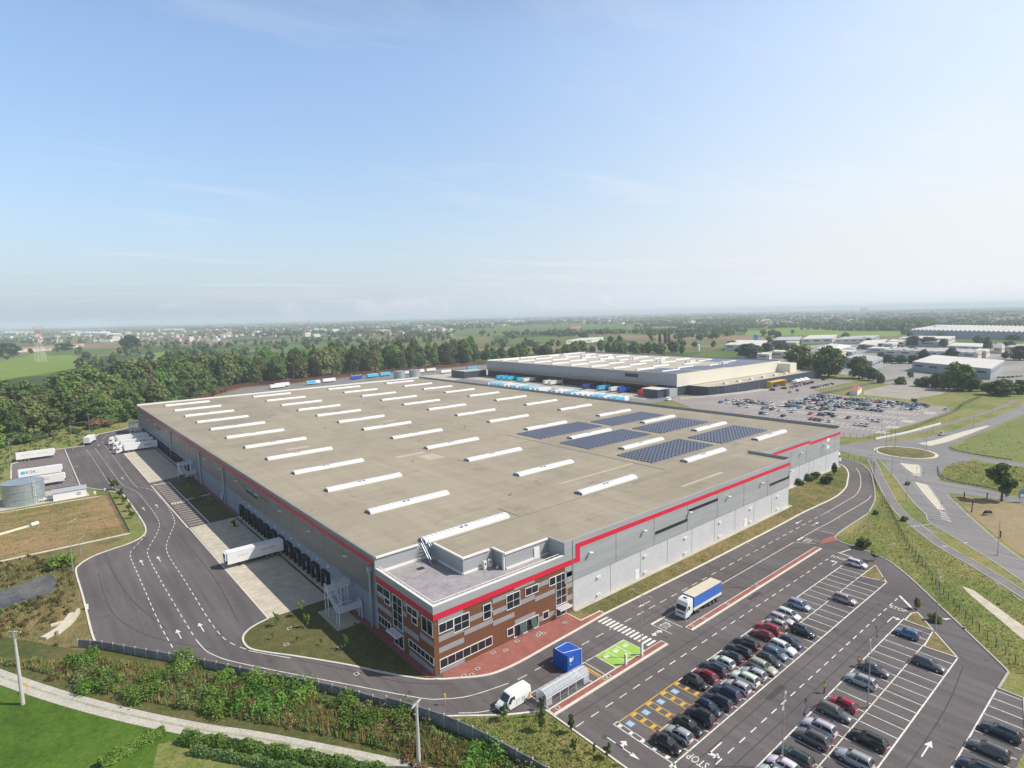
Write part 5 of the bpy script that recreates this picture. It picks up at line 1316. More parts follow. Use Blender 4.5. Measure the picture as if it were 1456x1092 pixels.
# ------------------------------------------------------------------ vehicles
STY = {  # L, W, H, belt, windscreen base/top, rear top/base, nose height
    'hatchback': (4.05, 1.74, 1.47, .93, .98, .18, -1.45, -1.92, .68),
    'sedan': (4.55, 1.78, 1.44, .93, .98, .22, -1.05, -1.62, .66),
    'estate': (4.70, 1.80, 1.50, .95, 1.05, .30, -1.85, -2.22, .68),
    'suv': (4.55, 1.86, 1.68, 1.06, 1.05, .38, -1.75, -2.14, .80),
    'mpv': (4.30, 1.77, 1.62, .98, 1.30, .42, -1.75, -2.05, .74)}
def car_bms(style):
    L, Wd, H, bz, wb, wt, rt, rb, nz = STY[style]
    h = L / 2; w = Wd / 2
    def sec(x, zl, zt, hw, cr=.03):
        up = [(0, zl), (.80 * hw, zl), (.97 * hw, zl + .12), (hw, zl + (zt - zl) * .5), (.975 * hw, zt - .12), (.88 * hw, zt - .01)]
        P = [(x, -y, z) for y, z in reversed(up[1:])]
        return [(x, y, z) for y, z in up] + [(x, 0, zt + cr)] + [(x, -y, z) for y, z in reversed(up)][:-1]
    tr = bz if rb < -h + .5 else bz - .02
    st = [(-h, .42, .74, .78 * w, 0), (-h + .05, .30, bz - .12, .90 * w), (-h + .18, .24, tr - .02, .955 * w), (rb + .05, .20, tr, .985 * w), (-h * .45, .19, bz, w), (0, .19, bz - .01, w), (wb - .1, .19, bz - .02, .995 * w),
          (wb + .25, .2, bz - .03, .985 * w), (h - .62, .2, nz + (bz - nz) * .55, .96 * w), (h - .22, .22, nz + .03, .90 * w), (h - .05, .26, nz - .10, .82 * w), (h, .34, .52, .70 * w, 0)]
    b = MB(); b.loft([sec(*s) for s in st], 0)
    # roof with its pillars
    yb, yt = .86 * w, .66 * w
    zr = H
    cap = [[(rt - .1, -yt * .9, zr - .07), (rt - .1, 0, zr - .04), (rt - .1, yt * .9, zr - .07), (rt - .1, yt * .9, zr - .10), (rt - .1, -yt * .9, zr - .10)]]
    for x, dz in ((rt + .15, -.02), ((rt + wt) / 2, .01), (wt - .15, -.02), (wt + .1, -.075)):
        cap.append([(x, -yt - .05, zr - .06 + dz), (x, 0, zr + dz), (x, yt + .05, zr - .06 + dz), (x, yt + .04, zr - .13 + dz), (x, -yt - .04, zr - .13 + dz)])
    b.loft(cap, 0)
    for s in (1, -1):
        for xb_, xt_ in ((wb, wt), (rb, rt), ((wb + rb) / 2 + .12, (wt + rt) / 2 + .1)):
            b.loft([[(xb_ - .05, s * (yb + .012), bz - .02), (xb_ + .05, s * (yb + .012), bz - .02), (xb_ + .05, s * (yb - .06), bz - .02), (xb_ - .05, s * (yb - .06), bz - .02)],
                    [(xt_ - .045, s * (yt + .035), zr - .1), (xt_ + .045, s * (yt + .035), zr - .1), (xt_ + .045, s * (yt - .03), zr - .1), (xt_ - .045, s * (yt - .03), zr - .1)]], 0)
    for x in (L * .295, -L * .29):
        for s in (1, -1): b.tube((x, s * (w - .32), .34), (x, s * (w + .006), .34), .385, 14, 1)
    b.box(h - .16, h + .008, -.5 * w, .5 * w, .36, .5, 1)
    if style == 'suv':
        for s in (1, -1): b.tube((rt + .2, s * yt * .97, zr + .03), (wt - .1, s * yt * .97, zr + .03), .025, 4, 1)
    g = MB()
    lo = [(rb, -yb, bz - .03), (wb, -yb, bz - .03), (wb, yb, bz - .03), (rb, yb, bz - .03)]; hi = [(rt, -yt, zr - .09), (wt, -yt, zr - .09), (wt, yt, zr - .09), (rt, yt, zr - .09)]
    g.loft([lo, hi])
    wh = MB()
    wh.tube((0, -.1, 0), (0, .1, 0), .325, 16, 0); wh.tube((0, .101, 0), (0, .115, 0), .205, 12, 1); wh.tube((0, -.115, 0), (0, -.101, 0), .205, 12, 1)
    hl = MB(); hl.loft([[(h - .40, .52 * w, nz - .09), (h - .42, .86 * w, nz - .1), (h - .42, .90 * w, nz + .01), (h - .40, .56 * w, nz + .04)], [(h - .04, .50 * w, nz - .16), (h - .12, .80 * w, nz - .16), (h - .14, .80 * w, nz - .06), (h - .07, .52 * w, nz - .05)]])
    tl = MB(); z0 = bz - .30
    tl.box(-h - .01, -h + .25, .64 * w, .925 * w, z0, z0 + .26)
    pl = MB(); pl.box(-h - .025, -h + .02, -.26, .26, .62, .73)
    mi = MB(); mi.box(wb - .28, wb - .12, 0, .17, bz + .0, bz + .12)
    return dict(body=b, glass=g, wheel=wh, head=hl, tail=tl, plate=pl, mirror=mi, L=L, w=w)
PROTO = {}
def car_proto(style):
    if style in PROTO: return PROTO[style]
    D = car_bms(style)
    me = {}
    tmp = [D['body'].build('body', [M_PAINT, M_TRIM], smooth=True), D['glass'].build('windows', M_CGLASS), D['wheel'].build('wheel', [M_TYRE, M_RIM]), D['head'].build('headlight', M_HEAD), D['tail'].build('tail_light', M_TAIL), D['plate'].build('number_plate', M_PLATE), D['mirror'].build('wing_mirror', M_PAINT)]
    PROTO[style] = (D, [o.data for o in tmp])
    for o in tmp: bpy.data.objects.remove(o)
    return PROTO[style]
def add(name, me, parent, loc=(0, 0, 0), col=None, scale=None):
    o = bpy.data.objects.new(name, me); COL.objects.link(o); o.parent = parent; o.location = loc
    if col: o.color = (*col, 1)
    if scale: o.scale = scale
    return o
CC = {'black': (.008, .008, .010), 'dark grey': (.045, .048, .055), 'grey': (.12, .125, .135), 'silver': (.42, .44, .47), 'light silver': (.55, .57, .60), 'white': (.78, .78, .77), 'navy': (.012, .018, .045), 'dark blue': (.02, .035, .09), 'blue': (.07, .16, .38), 'light blue': (.30, .42, .56),
      'steel blue': (.14, .20, .27), 'dark red': (.24, .008, .018), 'red': (.42, .010, .035), 'beige': (.42, .40, .34), 'dark green': (.03, .05, .05), 'yellow': (.6, .42, .04)}
_flip = {}
def car(style, colour, loc, rz, label, group):
    D, me = car_proto(style); w, L = D['w'], D['L']; c = CC[colour]; c = tuple(min(.85, x * random.uniform(.9, 1.1)) for x in c)
    t = thing('car', label, 'car', loc, rz, group)
    add('body', me[0], t, col=c); add('windows', me[1], t)
    for x in (L * .295, -L * .29):
        for s in (1, -1): add('wheel', me[2], t, (x, s * (w - .09), .325))
    for s in (1, -1):
        add('headlight', me[3], t, scale=(1, s, 1)); add('tail_light', me[4], t, scale=(1, s, 1)); add('wing_mirror', me[6], t, (0, s * w * .9 if s > 0 else -w * .9, 0), c, scale=(1, s, 1))
    add('number_plate', me[5], t)
    return t
ORD = ['first', 'second', 'third', 'fourth', 'fifth', 'sixth', 'seventh', 'eighth', 'ninth', 'tenth', 'eleventh', 'twelfth', 'thirteenth', 'fourteenth', 'fifteenth', 'sixteenth', 'seventeenth', 'eighteenth']
UP, DN = math.pi / 2, -math.pi / 2
rows = [
    ('in the row beside the brick islands', 77.8, 2.655, 49.4, [(0, 'hatchback', 'black', DN), (1, 'hatchback', 'dark red', UP), (2, 'estate', 'navy', UP), (3, 'hatchback', 'white', UP), (4, 'hatchback', 'navy', UP), (5, 'estate', 'black', UP), (6, 'suv', 'black', UP), (8, 'hatchback', 'dark red', UP), (9, 'estate', 'red', UP), (10, 'hatchback', 'silver', UP), (11, 'estate', 'light silver', DN), (12, 'mpv', 'white', DN), (14, 'mpv', 'light blue', DN), (25, 'mpv', 'white', DN)]),
    ('in the row behind the yellow bays', 62.9, 2.655, 44.45, [(0, 'sedan', 'black', DN), (1, 'hatchback', 'silver', UP), (2, 'sedan', 'black', DN), (3, 'suv', 'black', UP), (4, 'hatchback', 'navy', DN), (5, 'estate', 'navy', UP), (6, 'suv', 'dark blue', UP), (7, 'hatchback', 'light silver', UP), (8, 'suv', 'white', UP), (9, 'hatchback', 'light silver', UP), (10, 'estate', 'beige', DN), (11, 'hatchback', 'dark green', DN), (12, 'hatchback', 'steel blue', DN), (13, 'suv', 'white', DN), (14, 'hatchback', 'dark blue', DN), (16, 'mpv', 'navy', DN), (23, 'mpv', 'beige', DN)]),
    ('in the row where the hi-vis worker stands', 57.4, 2.652, 31.8, [(4, 'hatchback', 'light silver', UP), (5, 'hatchback', 'white', UP), (6, 'estate', 'dark green', UP), (8, 'suv', 'grey', UP), (9, 'suv', 'light silver', UP), (11, 'estate', 'grey', DN), (12, 'hatchback', 'red', UP), (15, 'suv', 'silver', UP), (17, 'sedan', 'grey', DN), (23, 'hatchback', 'blue', UP)]),
    ('in the row along the one-way arrow', 57.4, 2.652, 26.45, [(6, 'hatchback', 'dark blue', UP), (8, 'suv', 'silver', UP), (10, 'estate', 'black', UP), (20, 'estate', 'grey', DN)]),
    ('in the corner row by the grass', 112.35, -2.645, 15.0, [(4, 'estate', 'navy', UP), (6, 'estate', 'grey', UP), (8, 'estate', 'navy', UP)])]
from collections import Counter
for nm, x0, p, y, L in rows:
    for i, (k, sty, col, rz) in enumerate(L):
        end = 'from its right end' if nm.startswith('in the corner') else 'from its left end'
        nb = ''
        cnt = sum(1 for q in L if (q[1], q[2]) == (sty, col)); nbr = L[i - 1] if i else L[1]; gap = abs(nbr[0] - k) > 1
        lab = f'{col} {sty} {nm}, {"standing apart from" if gap else "next to"} the {nbr[2]} {nbr[1]}'.replace('standing apart from', 'apart from') if cnt == 1 else f'{col} {sty}, {ORD[i]} car {end} {nm}'
        car(sty, col, (x0 + p * (k + .5) + random.uniform(-.16, .16), y + random.uniform(-.22, .22), .031), rz + random.uniform(-.028, .028), lab, 'cars in the staff car park')
car('hatchback', 'silver', (326.7, 77.6, .033), -.12 + math.pi, 'silver hatchback driving on the road north of the roundabout', 'cars on the public road')
# far lot: each car one mesh of several materials
FARM = {}
def far_car(style, colour, loc, rz, label):
    key = (style, colour)
    if key not in FARM:
        D = car_bms(style); b = MB()
        for src, mm in ((D['body'], {0: 0, 1: 2}), (D['glass'], {0: 1})):
            n = len(b.v); b.v += src.v
            b.f += [tuple(n + i for i in f) for f in src.f]; b.m += [mm[m] for m in src.m]
        for x in (D['L'] * .295, -D['L'] * .29):
            for s in (1, -1): b.tube((x, s * (D['w'] - .18), .325), (x, s * (D['w'] + .02), .325), .325, 10, 2)
        o = b.build('car', [M_PAINT, M_CGLASS, M_TYRE]); FARM[key] = o.data; bpy.data.objects.remove(o)
    o = bpy.data.objects.new('car', FARM[key]); COL.objects.link(o); o.location = loc; o.rotation_euler = (0, 0, rz); o.color = (*CC[colour], 1)
    return tag(o, label, 'car', 'cars in the far car park')
pal = ['white'] * 9 + ['silver'] * 6 + ['black'] * 4 + ['dark grey'] * 3 + ['light silver'] * 3 + ['grey'] * 3 + ['dark blue'] * 2 + ['blue', 'red', 'dark red', 'steel blue', 'navy', 'beige']
R_far = random.Random(5)
nf = 0
spec = [(418.5, 107, 172, .93), (413.5, 105, 173, .93), (401, 104, 172, .75), (396, 108, 172, .93), (383.5, 121, 172, .90), (378.5, 118, 174, .85), (366, 138, 200, .68), (361, 142, 206, .66), (348.5, 112, 204, .5), (343.5, 108, 190, .5), (326.5, 108, 168, .34)]
rowname = ['farthest row', 'second farthest row', 'third farthest row', 'fourth farthest row', 'fifth farthest row', 'sixth farthest row', 'seventh farthest row', 'eighth farthest row', 'ninth farthest row', 'second nearest row', 'nearest row']
for (X, y0, y1, pr), rn in zip(spec, rowname):
    i = 0
    for k in range(int((y1 - y0) / 2.5), -1, -1):
        if R_far.random() > pr: continue
        c = R_far.choice(pal); s_ = R_far.choice(list(STY))
        lab = f'{c} {s_}, number {i + 1} from left in the far lot, {rn}'
        far_car(s_, c, (X, y0 + 2.5 * k + 1.25, .036), (0 if R_far.random() < .5 else math.pi), lab); i += 1; nf += 1
for i, (x, y, c, s_) in enumerate([(428, 208, 'dark blue', 'suv'), (442, 206, 'black', 'estate'), (452, 204.5, 'silver', 'hatchback'), (457, 204.7, 'grey', 'suv'), (462, 204.9, 'light silver', 'hatchback'), (467, 205, 'white', 'mpv'), (474, 205.4, 'dark blue', 'hatchback'), (480, 205.7, 'red', 'estate'), (485, 206, 'dark red', 'hatchback'), (490, 206.3, 'dark grey', 'suv')]):
    far_car(s_, c, (x, y, .036), UP, f'{c} {s_}, number {i + 1} from the left in the line beside the dark annex')
for i, (x, c, s_) in enumerate([(458, 'grey', 'suv'), (463, 'silver', 'hatchback'), (468, 'white', 'mpv'), (473, 'light silver', 'estate'), (478, 'dark grey', 'hatchback'), (484, 'white', 'hatchback'), (490, 'black', 'sedan')]):
    far_car(s_, c, (x, 191, .036), UP, f'{c} {s_}, number {i + 1} from the left in the line along the grass bank')
far_car('estate', 'black', (516, 207, .036), 0, 'black estate standing alone at the back of the far lot'); far_car('hatchback', 'silver', (424, 193, .036), .3, 'silver hatchback at the front corner of the far annex lot'); far_car('mpv', 'grey', (436, 193, .036), .3, 'grey mpv beside the kerb of the far annex lot'); far_car('hatchback', 'white', (408, 96, .036), .2, 'white hatchback near the mesh fence corner of the far lot')
for i, (px, py, c) in enumerate([(1420, 537.5, 'blue'), (1426, 537.3, 'dark grey'), (1433, 537, 'dark blue'), (1439, 536.5, 'navy'), (1446, 536, 'silver'), (1452, 535.5, 'white')]):
    far_car('estate', c, G(px, py), .4, f'{c} car in the line beside the flat roofed grey factory')

# ---- lorries
def wheels(par, xs, w=1.22, r=.5, n=16):
    for x in xs:
        for s in (1, -1):
            q = MB(); q.tube((x, s * (w - .32), r), (x, s * w, r), r, n, 0); q.tube((x, s * w, r), (x, s * (w + .01), r), r * .55, 10, 1)
            q.build('wheel', [M_TYRE, M_RIM], par)
def lettering(par, s, x, z, side, size, m, yoff=1.285, name='lettering', sx=1.0):
    v, f = text_geo(s, 1.0); b = MB()
    T = basis((x, side * yoff, z), (-side * sx * size, 0, 0), (0, 0, size)); b.add(v, f, 0, T); b.build(name, m, par)
def trailer(par, x0=0.0, body=M_WHITEP, curtain=None, reefer=True, L=13.4, legs=True, roofm=None, H=3.95):
    """box body from x0 (front) back to x0-L"""
    b = MB()
    if curtain is None:
        b.box(x0 - L, x0, -1.27, 1.27, 1.12, H, 0)
        for z in (1.13, H - .13): b.box(x0 - L - .02, x0 + .02, -1.29, 1.29, z, z + .1, 1)
        b.build('box_body', [body, M_OFFW], par)
    else:
        b.box(x0 - L, x0, -1.27, 1.27, H - .08, H, 1); b.box(x0 - L + .06, x0 - .06, -1.25, 1.25, 1.65, H - .08, 0); b.box(x0 - L, x0, -1.275, 1.275, 1.1, 1.65, 2)
        for k in range(9): 
            x = x0 - L + .1 + (L - .2) * k / 8
            b.box(x - .05, x + .05, -1.265, 1.265, 1.6, H - .08, 0)
        b.build('curtain_body', [curtain, roofm or M_OFFW, M_OFFW], par)
    b = MB()
    b.box(x0 - L - .03, x0 - L, -1.2, -.02, 1.2, H - .1, 0); b.box(x0 - L - .03, x0 - L, .02, 1.2, 1.2, H - .1, 0)
    for y in (-.75, -.3, .3, .75): b.tube((x0 - L - .05, y, 1.2), (x0 - L - .05, y, H - .15), .03, 5, 1)
    b.build('rear_door', [M_OFFW, M_GALV], par)
    b = MB(); b.box(x0 - L + .1, x0 - .6, -.55, .55, .82, 1.12); b.box(x0 - L + 4.8, x0 - 4.2, -1.22, -1.17, .5, 1.0); b.box(x0 - L + 4.8, x0 - 4.2, 1.17, 1.22, .5, 1.0); b.box(x0 - L, x0 - L + .1, -1.2, 1.2, .5, .62)
    b.build('chassis', M_DARK, par)
    wheels(par, (x0 - L + 1.6, x0 - L + 2.9, x0 - L + 4.2))
    if legs:
        b = MB()
        for s in (1, -1): b.box(x0 - 2.9, x0 - 2.7, s * .8 - .1, s * .8 + .1, 0, 1.1); b.box(x0 - 3.0, x0 - 2.6, s * .8 - .15, s * .8 + .15, 0, .05)
        b.build('landing_leg', M_DARK, par)
    if reefer:
        b = MB(); b.box(x0, x0 + .42, -1.0, 1.0, 2.0, 3.85, 0); b.box(x0 + .42, x0 + .45, -.75, .75, 2.6, 3.6, 1); b.box(x0, x0 + .35, -1.0, 1.0, 1.4, 2.0, 1); b.build('cooling_unit', [M_WHITEP, M_DARK], par)
def tractor(par, x0, m=M_WHITEP, high=True, beacon=False):
    """cab whose back wall stands at x0, nose towards +x"""
    b = MB(); H = 3.75 if high else 3.1
    S_ = lambda x, z0, z1, w: [(x, -w, z0), (x, w, z0), (x, w, z1 - .2), (x, w - .18, z1), (x, -w + .18, z1), (x, -w, z1 - .2)]
    b.loft([S_(x0, .95, H - .02, 1.18), S_(x0 + .3, .9, H, 1.24), S_(x0 + 1.2, .6, H - .08, 1.25), S_(x0 + 1.75, .45, H - .35, 1.25), S_(x0 + 2.05, .42, 2.55, 1.22), S_(x0 + 2.3, .42, 1.75, 1.18), S_(x0 + 2.36, .45, 1.2, 1.15)], 0)
    b.build('cab', m, par, smooth=False)
    b = MB(); b.face([(x0 + 2.34, -1.05, 1.72), (x0 + 2.34, 1.05, 1.72), (x0 + 2.04, 1.1, 2.62), (x0 + 2.04, -1.1, 2.62)]); b.build('windscreen', M_CGLASS, par)
    for s in (1, -1):
        b = MB(); p = [(x0 + 1.0, s * 1.262, 1.75), (x0 + 2.0, s * 1.262, 1.75), (x0 + 1.85, s * 1.262, 2.55), (x0 + 1.0, s * 1.262, 2.55)]; b.face(p if s < 0 else p[::-1]); b.build('side_window', M_CGLASS, par)
        b = MB(); b.box(x0 + 2.05, x0 + 2.2, s * 1.45 - .12, s * 1.45 + .12, 1.75, 2.6); b.box(x0 + 2.1, x0 + 2.16, min(s * 1.2, s * 1.45), max(s * 1.2, s * 1.45), 2.45, 2.55); b.build('wing_mirror', M_DARK if m is not M_WHITEP else M_OFFW, par)
        b = MB(); b.box(x0 + 2.3, x0 + 2.39, s * .95 - .2, s * .95 + .2, .7, .98); b.build('headlight', M_HEAD, par)
    b = MB(); b.box(x0 + 2.2, x0 + 2.42, -1.2, 1.2, .32, .65, 0); b.box(x0 + 2.33, x0 + 2.4, -.8, .8, 1.0, 1.25, 1); b.box(x0 + .55, x0 + 1.05, -.4, .4, H - .02, H + .03, 1); b.build('bumper', [M_OFFW, M_DARK], par)
    b = MB(); b.box(x0 - 3.2, x0 + 1.8, -.5, .5, .6, .95); b.tube((x0 - .6, -1.1, .75), (x0 - 1.9, -1.1, .75), .3, 8); b.tube((x0 - .6, 1.1, .75), (x0 - 1.9, 1.1, .75), .3, 8); b.build('chassis', M_DARK, par)
    wheels(par, (x0 + 1.2, x0 - 2.4), 1.2, .5)
# curtain-sided truck on the service road (rigid tractor with short blue tilt)
ang = math.pi
t = thing('lorry', 'white cab lorry with blue tarpaulin sides and beige roof on the service road', 'lorry', (108.2, 63.2, .032), ang)
trailer(t, 10.4, curtain=M_BLUET, roofm=mat('beige_tarp', (.62, .55, .42), .7, .06, .5), reefer=False, L=10.2, legs=False); tractor(t, 10.7)
# docked trailers
t = thing('semi_trailer', 'white refrigerated trailer with red lettering docked alone at the near loading doors', 'trailer', (34.7, 151.2, .065), math.pi)
trailer(t, 0); 
for s in (1, -1): lettering(t, 'VICARD', -9.6 , 2.75, s, .72, M_REDP, sx=1.35); lettering(t, 'BORGHI', -3.6, 2.7, s, .5, mat('faded_red', (.62, .38, .36), .6, .05, 1), sx=1.3)
lab = ['nearest of three white lorries backed to the far loading doors, navy lettering', 'middle of three white lorries backed to the far loading doors', 'farthest white lorry backed to the far loading doors, beside the grass patch']
for k, (y, tr_) in enumerate(((323.3, True), (334.7, True), (351.0, True))):
    t = thing('articulated_lorry', lab[k], 'lorry', (34.6, y, .065), math.pi, 'white lorries at the far doors')
    trailer(t, 0); tractor(t, .95, high=True)
    if k < 2:
        for s in (1, -1): lettering(t, 'KBC.', -9.9, 2.75, s, 1.45, M_NAVYP, sx=1.3); 
        q = MB(); 
        for s in (1, -1): q.box(-11.9, -8.6, s * 1.285 - .004, s * 1.285 + .004, 2.0, 2.25)
        q.build('blue_flash', M_CYAN, t)
    else:
        for s in (1, -1): lettering(t, 'EB', -11.0, 2.7, s, 1.0, M_CYAN, sx=1.2)
t = thing('semi_trailer', 'white trailer standing farthest up beside the third far door lorry', 'trailer', (34.6, 345.3, .065), math.pi); trailer(t, 0)
# trailers parked at the left edge: box along +x, front to the right
for k, (y, lab, tx, col, px) in enumerate(((337.6, 'topmost white trailer with faint grey lettering in the left trailer park', 'BORGHI   VICARD', mat('faint_grey_lettering', (.50, .48, .46), .6, .05, 1), -6.8), (296.4, 'white trailer with navy lettering and cyan block behind the round tank', 'KSK.', M_NAVYP, -9.3), (278.6, 'cream trailer with magenta lettering half hidden by the round tank', 'ROSSO', M_MAG, -6.6))):
    t = thing('semi_trailer', lab, 'trailer', (9.3 + (.6 if k else 0), y, .032), -.01 + (.03 if k == 0 else 0)); trailer(t, 0, body=M_WHITEP if k < 2 else M_OFFW)
    for s in (1, -1): lettering(t, tx, px, 2.75, s, (.95, 1.5, 1.1)[k], col, sx=1.25)
    if k == 1:
        q = MB(); q.box(-12.6, -11.3, -1.289, 1.289, 2.2, 3.3); q.build('cyan_block', M_CYAN, t)
t = thing('articulated_lorry', 'white box lorry driving away at the far end of the truck yard', 'lorry', (23.0, 357.5, .032), math.radians(72)); trailer(t, 8.6, L=8.6, reefer=False, legs=False); tractor(t, 9.4)
t = thing('articulated_lorry', 'white lorry cab peeking out behind the right end of the warehouse', 'lorry', (242.8, 97.5, .032), math.radians(-86)); trailer(t, 4, L=13.4, legs=False); tractor(t, 4.9)
# lorries behind the warehouse and at the second one
def simple_trailer(x, y, rz, body, top, label, group, L=13.4, flash=None):
    t = thing('semi_trailer', label, 'trailer', (x, y, .05), rz, group)
    b = MB(); b.box(-L, 0, -1.27, 1.27, 1.1, 3.95, 0, 1); b.box(-L + .2, -.6, -.5, .5, .7, 1.1, 2); b.build('box_body', [body, top, M_DARK], t)
    if flash:
        b = MB(); b.face([(-L + .2, -1.3, 3.96), (-L * .3, -1.3, 3.96), (-L * .5, 1.27, 3.96), (-L + .2, 1.27, 3.96)]); b.box(-L + .2, -L * .35, -1.285, 1.285, 1.4, 3.7); b.build('colour_field', flash, t)
    for x_ in (-L + 1.6, -L + 2.9, -L + 4.2, -2.8):
        for s in (1, -1):
            q = MB(); q.tube((x_, s * .9, .5), (x_, s * 1.22, .5), .5, 10); q.build('wheel', M_TYRE, t)
    return t
rt = random.Random(3)
for k in range(26):
    y = 252 + 5.2 * k + (8 if k > 12 else 0)
    fl = M_CYAN if rt.random() < .62 else None
    simple_trailer(314, y, 0, M_WHITEP, M_WHITEP if rt.random() < .7 else M_CYAN, f'{"white trailer with cyan flash" if fl else "plain white trailer"}, number {k + 1} from the right in the rear yard row', 'trailers in the row behind the roof edge', flash=fl)
for k, (y, body, lab) in enumerate(((428, M_CYAN, 'cyan trailer at the farthest door of the second warehouse'), (421, M_CYAN, 'second cyan trailer from the far end of the second warehouse'), (413, M_CYAN, 'third cyan trailer from the far end of the second warehouse'), (399, M_CYAN, 'cyan trailer next to a white one at the second warehouse'), (391, M_OFFW, 'grey white trailer beside the cyan ones at the second warehouse'), (364, M_OFFW, 'left trailer of the white pair at the second warehouse'), (357, M_OFFW, 'right trailer of the white pair at the second warehouse'), (319, M_NAVYP, 'dark blue trailer alone at the second warehouse doors'), (303, M_CYAN, 'bright blue trailer left of the grey and navy ones'), (291, M_OFFW, 'grey trailer between the bright blue and navy ones'), (283, M_BLUE, 'deep blue trailer right of the grey one at the doors'), (264, M_REDP, 'red trailer beside the dark gate office'))):
    simple_trailer(341.5, y, math.pi, body, M_OFFW if body is M_OFFW else body, lab, 'trailers docked at the second warehouse', L=15 if k % 2 else 14)
for k, (x, y, rz, body, top, lab, fl) in enumerate(((180, 529, .15, M_WHITEP, M_WHITEP, 'leftmost white trailer behind the rear roof edge', None), (187, 537, .15, M_WHITEP, M_WHITEP, 'white trailer just behind the leftmost one at the red fence', None), (214, 533, .15, M_WHITEP, M_WHITEP, 'white and cyan trailer behind the rear roof edge', M_CYAN), (232, 540, .15, M_WHITEP, M_WHITEP, 'white trailer right of the cyan one at the red fence', None), (262, 544, .2, M_BLUE, M_WHITEP, 'blue and white striped trailer at the red fence', None), (280, 546, .2, M_CYAN, M_WHITEP, 'cyan sided trailer next to the striped one', None), (296, 549, .2, M_CYAN, M_OFFW, 'second cyan sided trailer next to the striped one', None), (318, 545, .2, M_OFFW, M_OFFW, 'left of the white units behind the silver tanks', None), (336, 548, .2, M_WHITEP, M_WHITEP, 'middle one of the white units behind the silver tanks', None), (352, 550, .2, M_OFFW, M_WHITEP, 'right of the white units behind the silver tanks', None), (352, 520, .1, M_OFFW, M_OFFW, 'white unit alone right of the silver tanks', None), (392, 528, .1, M_CYAN, M_CYAN, 'bright cyan container alone in the pale rear yard', None), (418, 525, .1, M_OFFW, M_OFFW, 'pale trailer near the second warehouse back corner', None))):
    simple_trailer(x, y, rz, body, top, lab, 'trailers along the red fence', flash=fl)
# white courier van with an orange and grey design
t = thing('van', 'white van with yellow and grey side design at the end of the service road', 'van', (53.9, 65.5, .032), math.radians(180.5))
b = MB(); w = 1.0
def vs(x, zl, zt, hw, top): return [(x, -hw, zl), (x, hw, zl), (x, hw, zl + (zt - zl) * .55), (x, hw * top, zt), (x, -hw * top, zt), (x, -hw, zl + (zt - zl) * .55)]
b.loft([vs(-2.95, .45, 2.30, .93, .86), vs(-2.85, .35, 2.48, .98, .84), vs(-1, .3, 2.55, 1.0, .84), vs(.9, .3, 2.50, 1.0, .82), vs(1.15, .3, 2.42, 1.0, .80), vs(1.95, .3, 1.45, 1.0, .88), vs(2.6, .32, 1.18, .97, .84), vs(2.88, .36, .95, .88, .8), vs(2.95, .4, .7, .8, .9)], 0)
for x in (1.85, -1.75):
    for s in (1, -1): b.tube((x, s * .6, .36), (x, s * 1.005, .36), .41, 14, 1)
b.build('body', [M_WHITEP, M_TRIM], t)
b = MB(); b.face([(1.22, -.74, 2.36), (1.93, -.82, 1.50), (1.93, .82, 1.50), (1.22, .74, 2.36)]); b.build('windscreen', M_CGLASS, t)
for s in (1, -1):
    b = MB(); p = [(.35, s * 1.003, 1.5), (1.75, s * 1.003, 1.45), (1.2, s * .90, 2.1), (.4, s * .90, 2.1)]; b.face(p if s < 0 else p[::-1]); b.build('side_window', M_CGLASS, t)
    b = MB(); b.loft([[(-2.8, s * 1.004, .4), (-.9, s * 1.008, .4), (-.9, s * 1.008, .52)], [(-2.9, s * 1.004, 1.5), (-2.4, s * 1.006, 1.45), (-2.4, s * 1.006, 1.4)]]) if False else None
    p = [(-2.85, s * 1.006, 1.42), (-2.7, s * 1.006, .62), (-1.4, s * 1.008, .42), (-1.5, s * 1.008, .62), (-2.3, s * 1.006, .95), (-2.5, s * 1.006, 1.42)]
    b.face(p if s < 0 else p[::-1]); b.build('orange_design', M_ORANGE, t)
    b = MB()
    for q, (x0, x1, z0, z1) in enumerate(((.05, .17, .5, 1.5), (-.4, -.3, .9, 1.45), (-1.2, -1.0, .75, 1.4), (-1.6, -1.35, .8, 1.2))): 
        p = [(x0, s * 1.009, z0), (x1, s * 1.009, z0), (x1 - .05, s * 1.009, z1), (x0 - .05, s * 1.009, z1)]; b.face(p if s < 0 else p[::-1])
    b.build('grey_design', M_FACTG, t)
    b = MB(); b.box(2.55, 2.9, s * .72 - .14, s * .72 + .14, .85, 1.02); b.build('headlight', M_HEAD, t)
    b = MB(); b.box(1.35, 1.5, s * 1.0 + (0 if s > 0 else -.22), s * 1.0 + (.22 if s > 0 else 0), 1.35, 1.7); b.build('wing_mirror', M_TRIM, t)
for x in (1.85, -1.75):
    for s in (1, -1): add('wheel', car_proto('suv')[1][2], t, (x, s * .9, .34), scale=(1.08, 1.1, 1.08))
b = MB(); b.box(2.86, 2.97, -.75, .75, .35, .6); b.build('bumper', M_TRIM, t)
t = thing('van', 'white minibus parked by the dark gate office of the second site', 'van', (337, 235.5, .036), .2)
b = MB(); b.loft([vs(-2.8, .35, 2.2, .95, .86), vs(1.2, .3, 2.3, 1, .84), vs(1.9, .3, 1.4, 1, .9), vs(2.8, .35, 1.0, .9, .85)]); b.build('body', M_WHITEP, t)
b = MB(); b.box(-2.5, 1.2, -1.0, 1.0, 1.35, 1.9); b.build('windows', M_CGLASS, t)
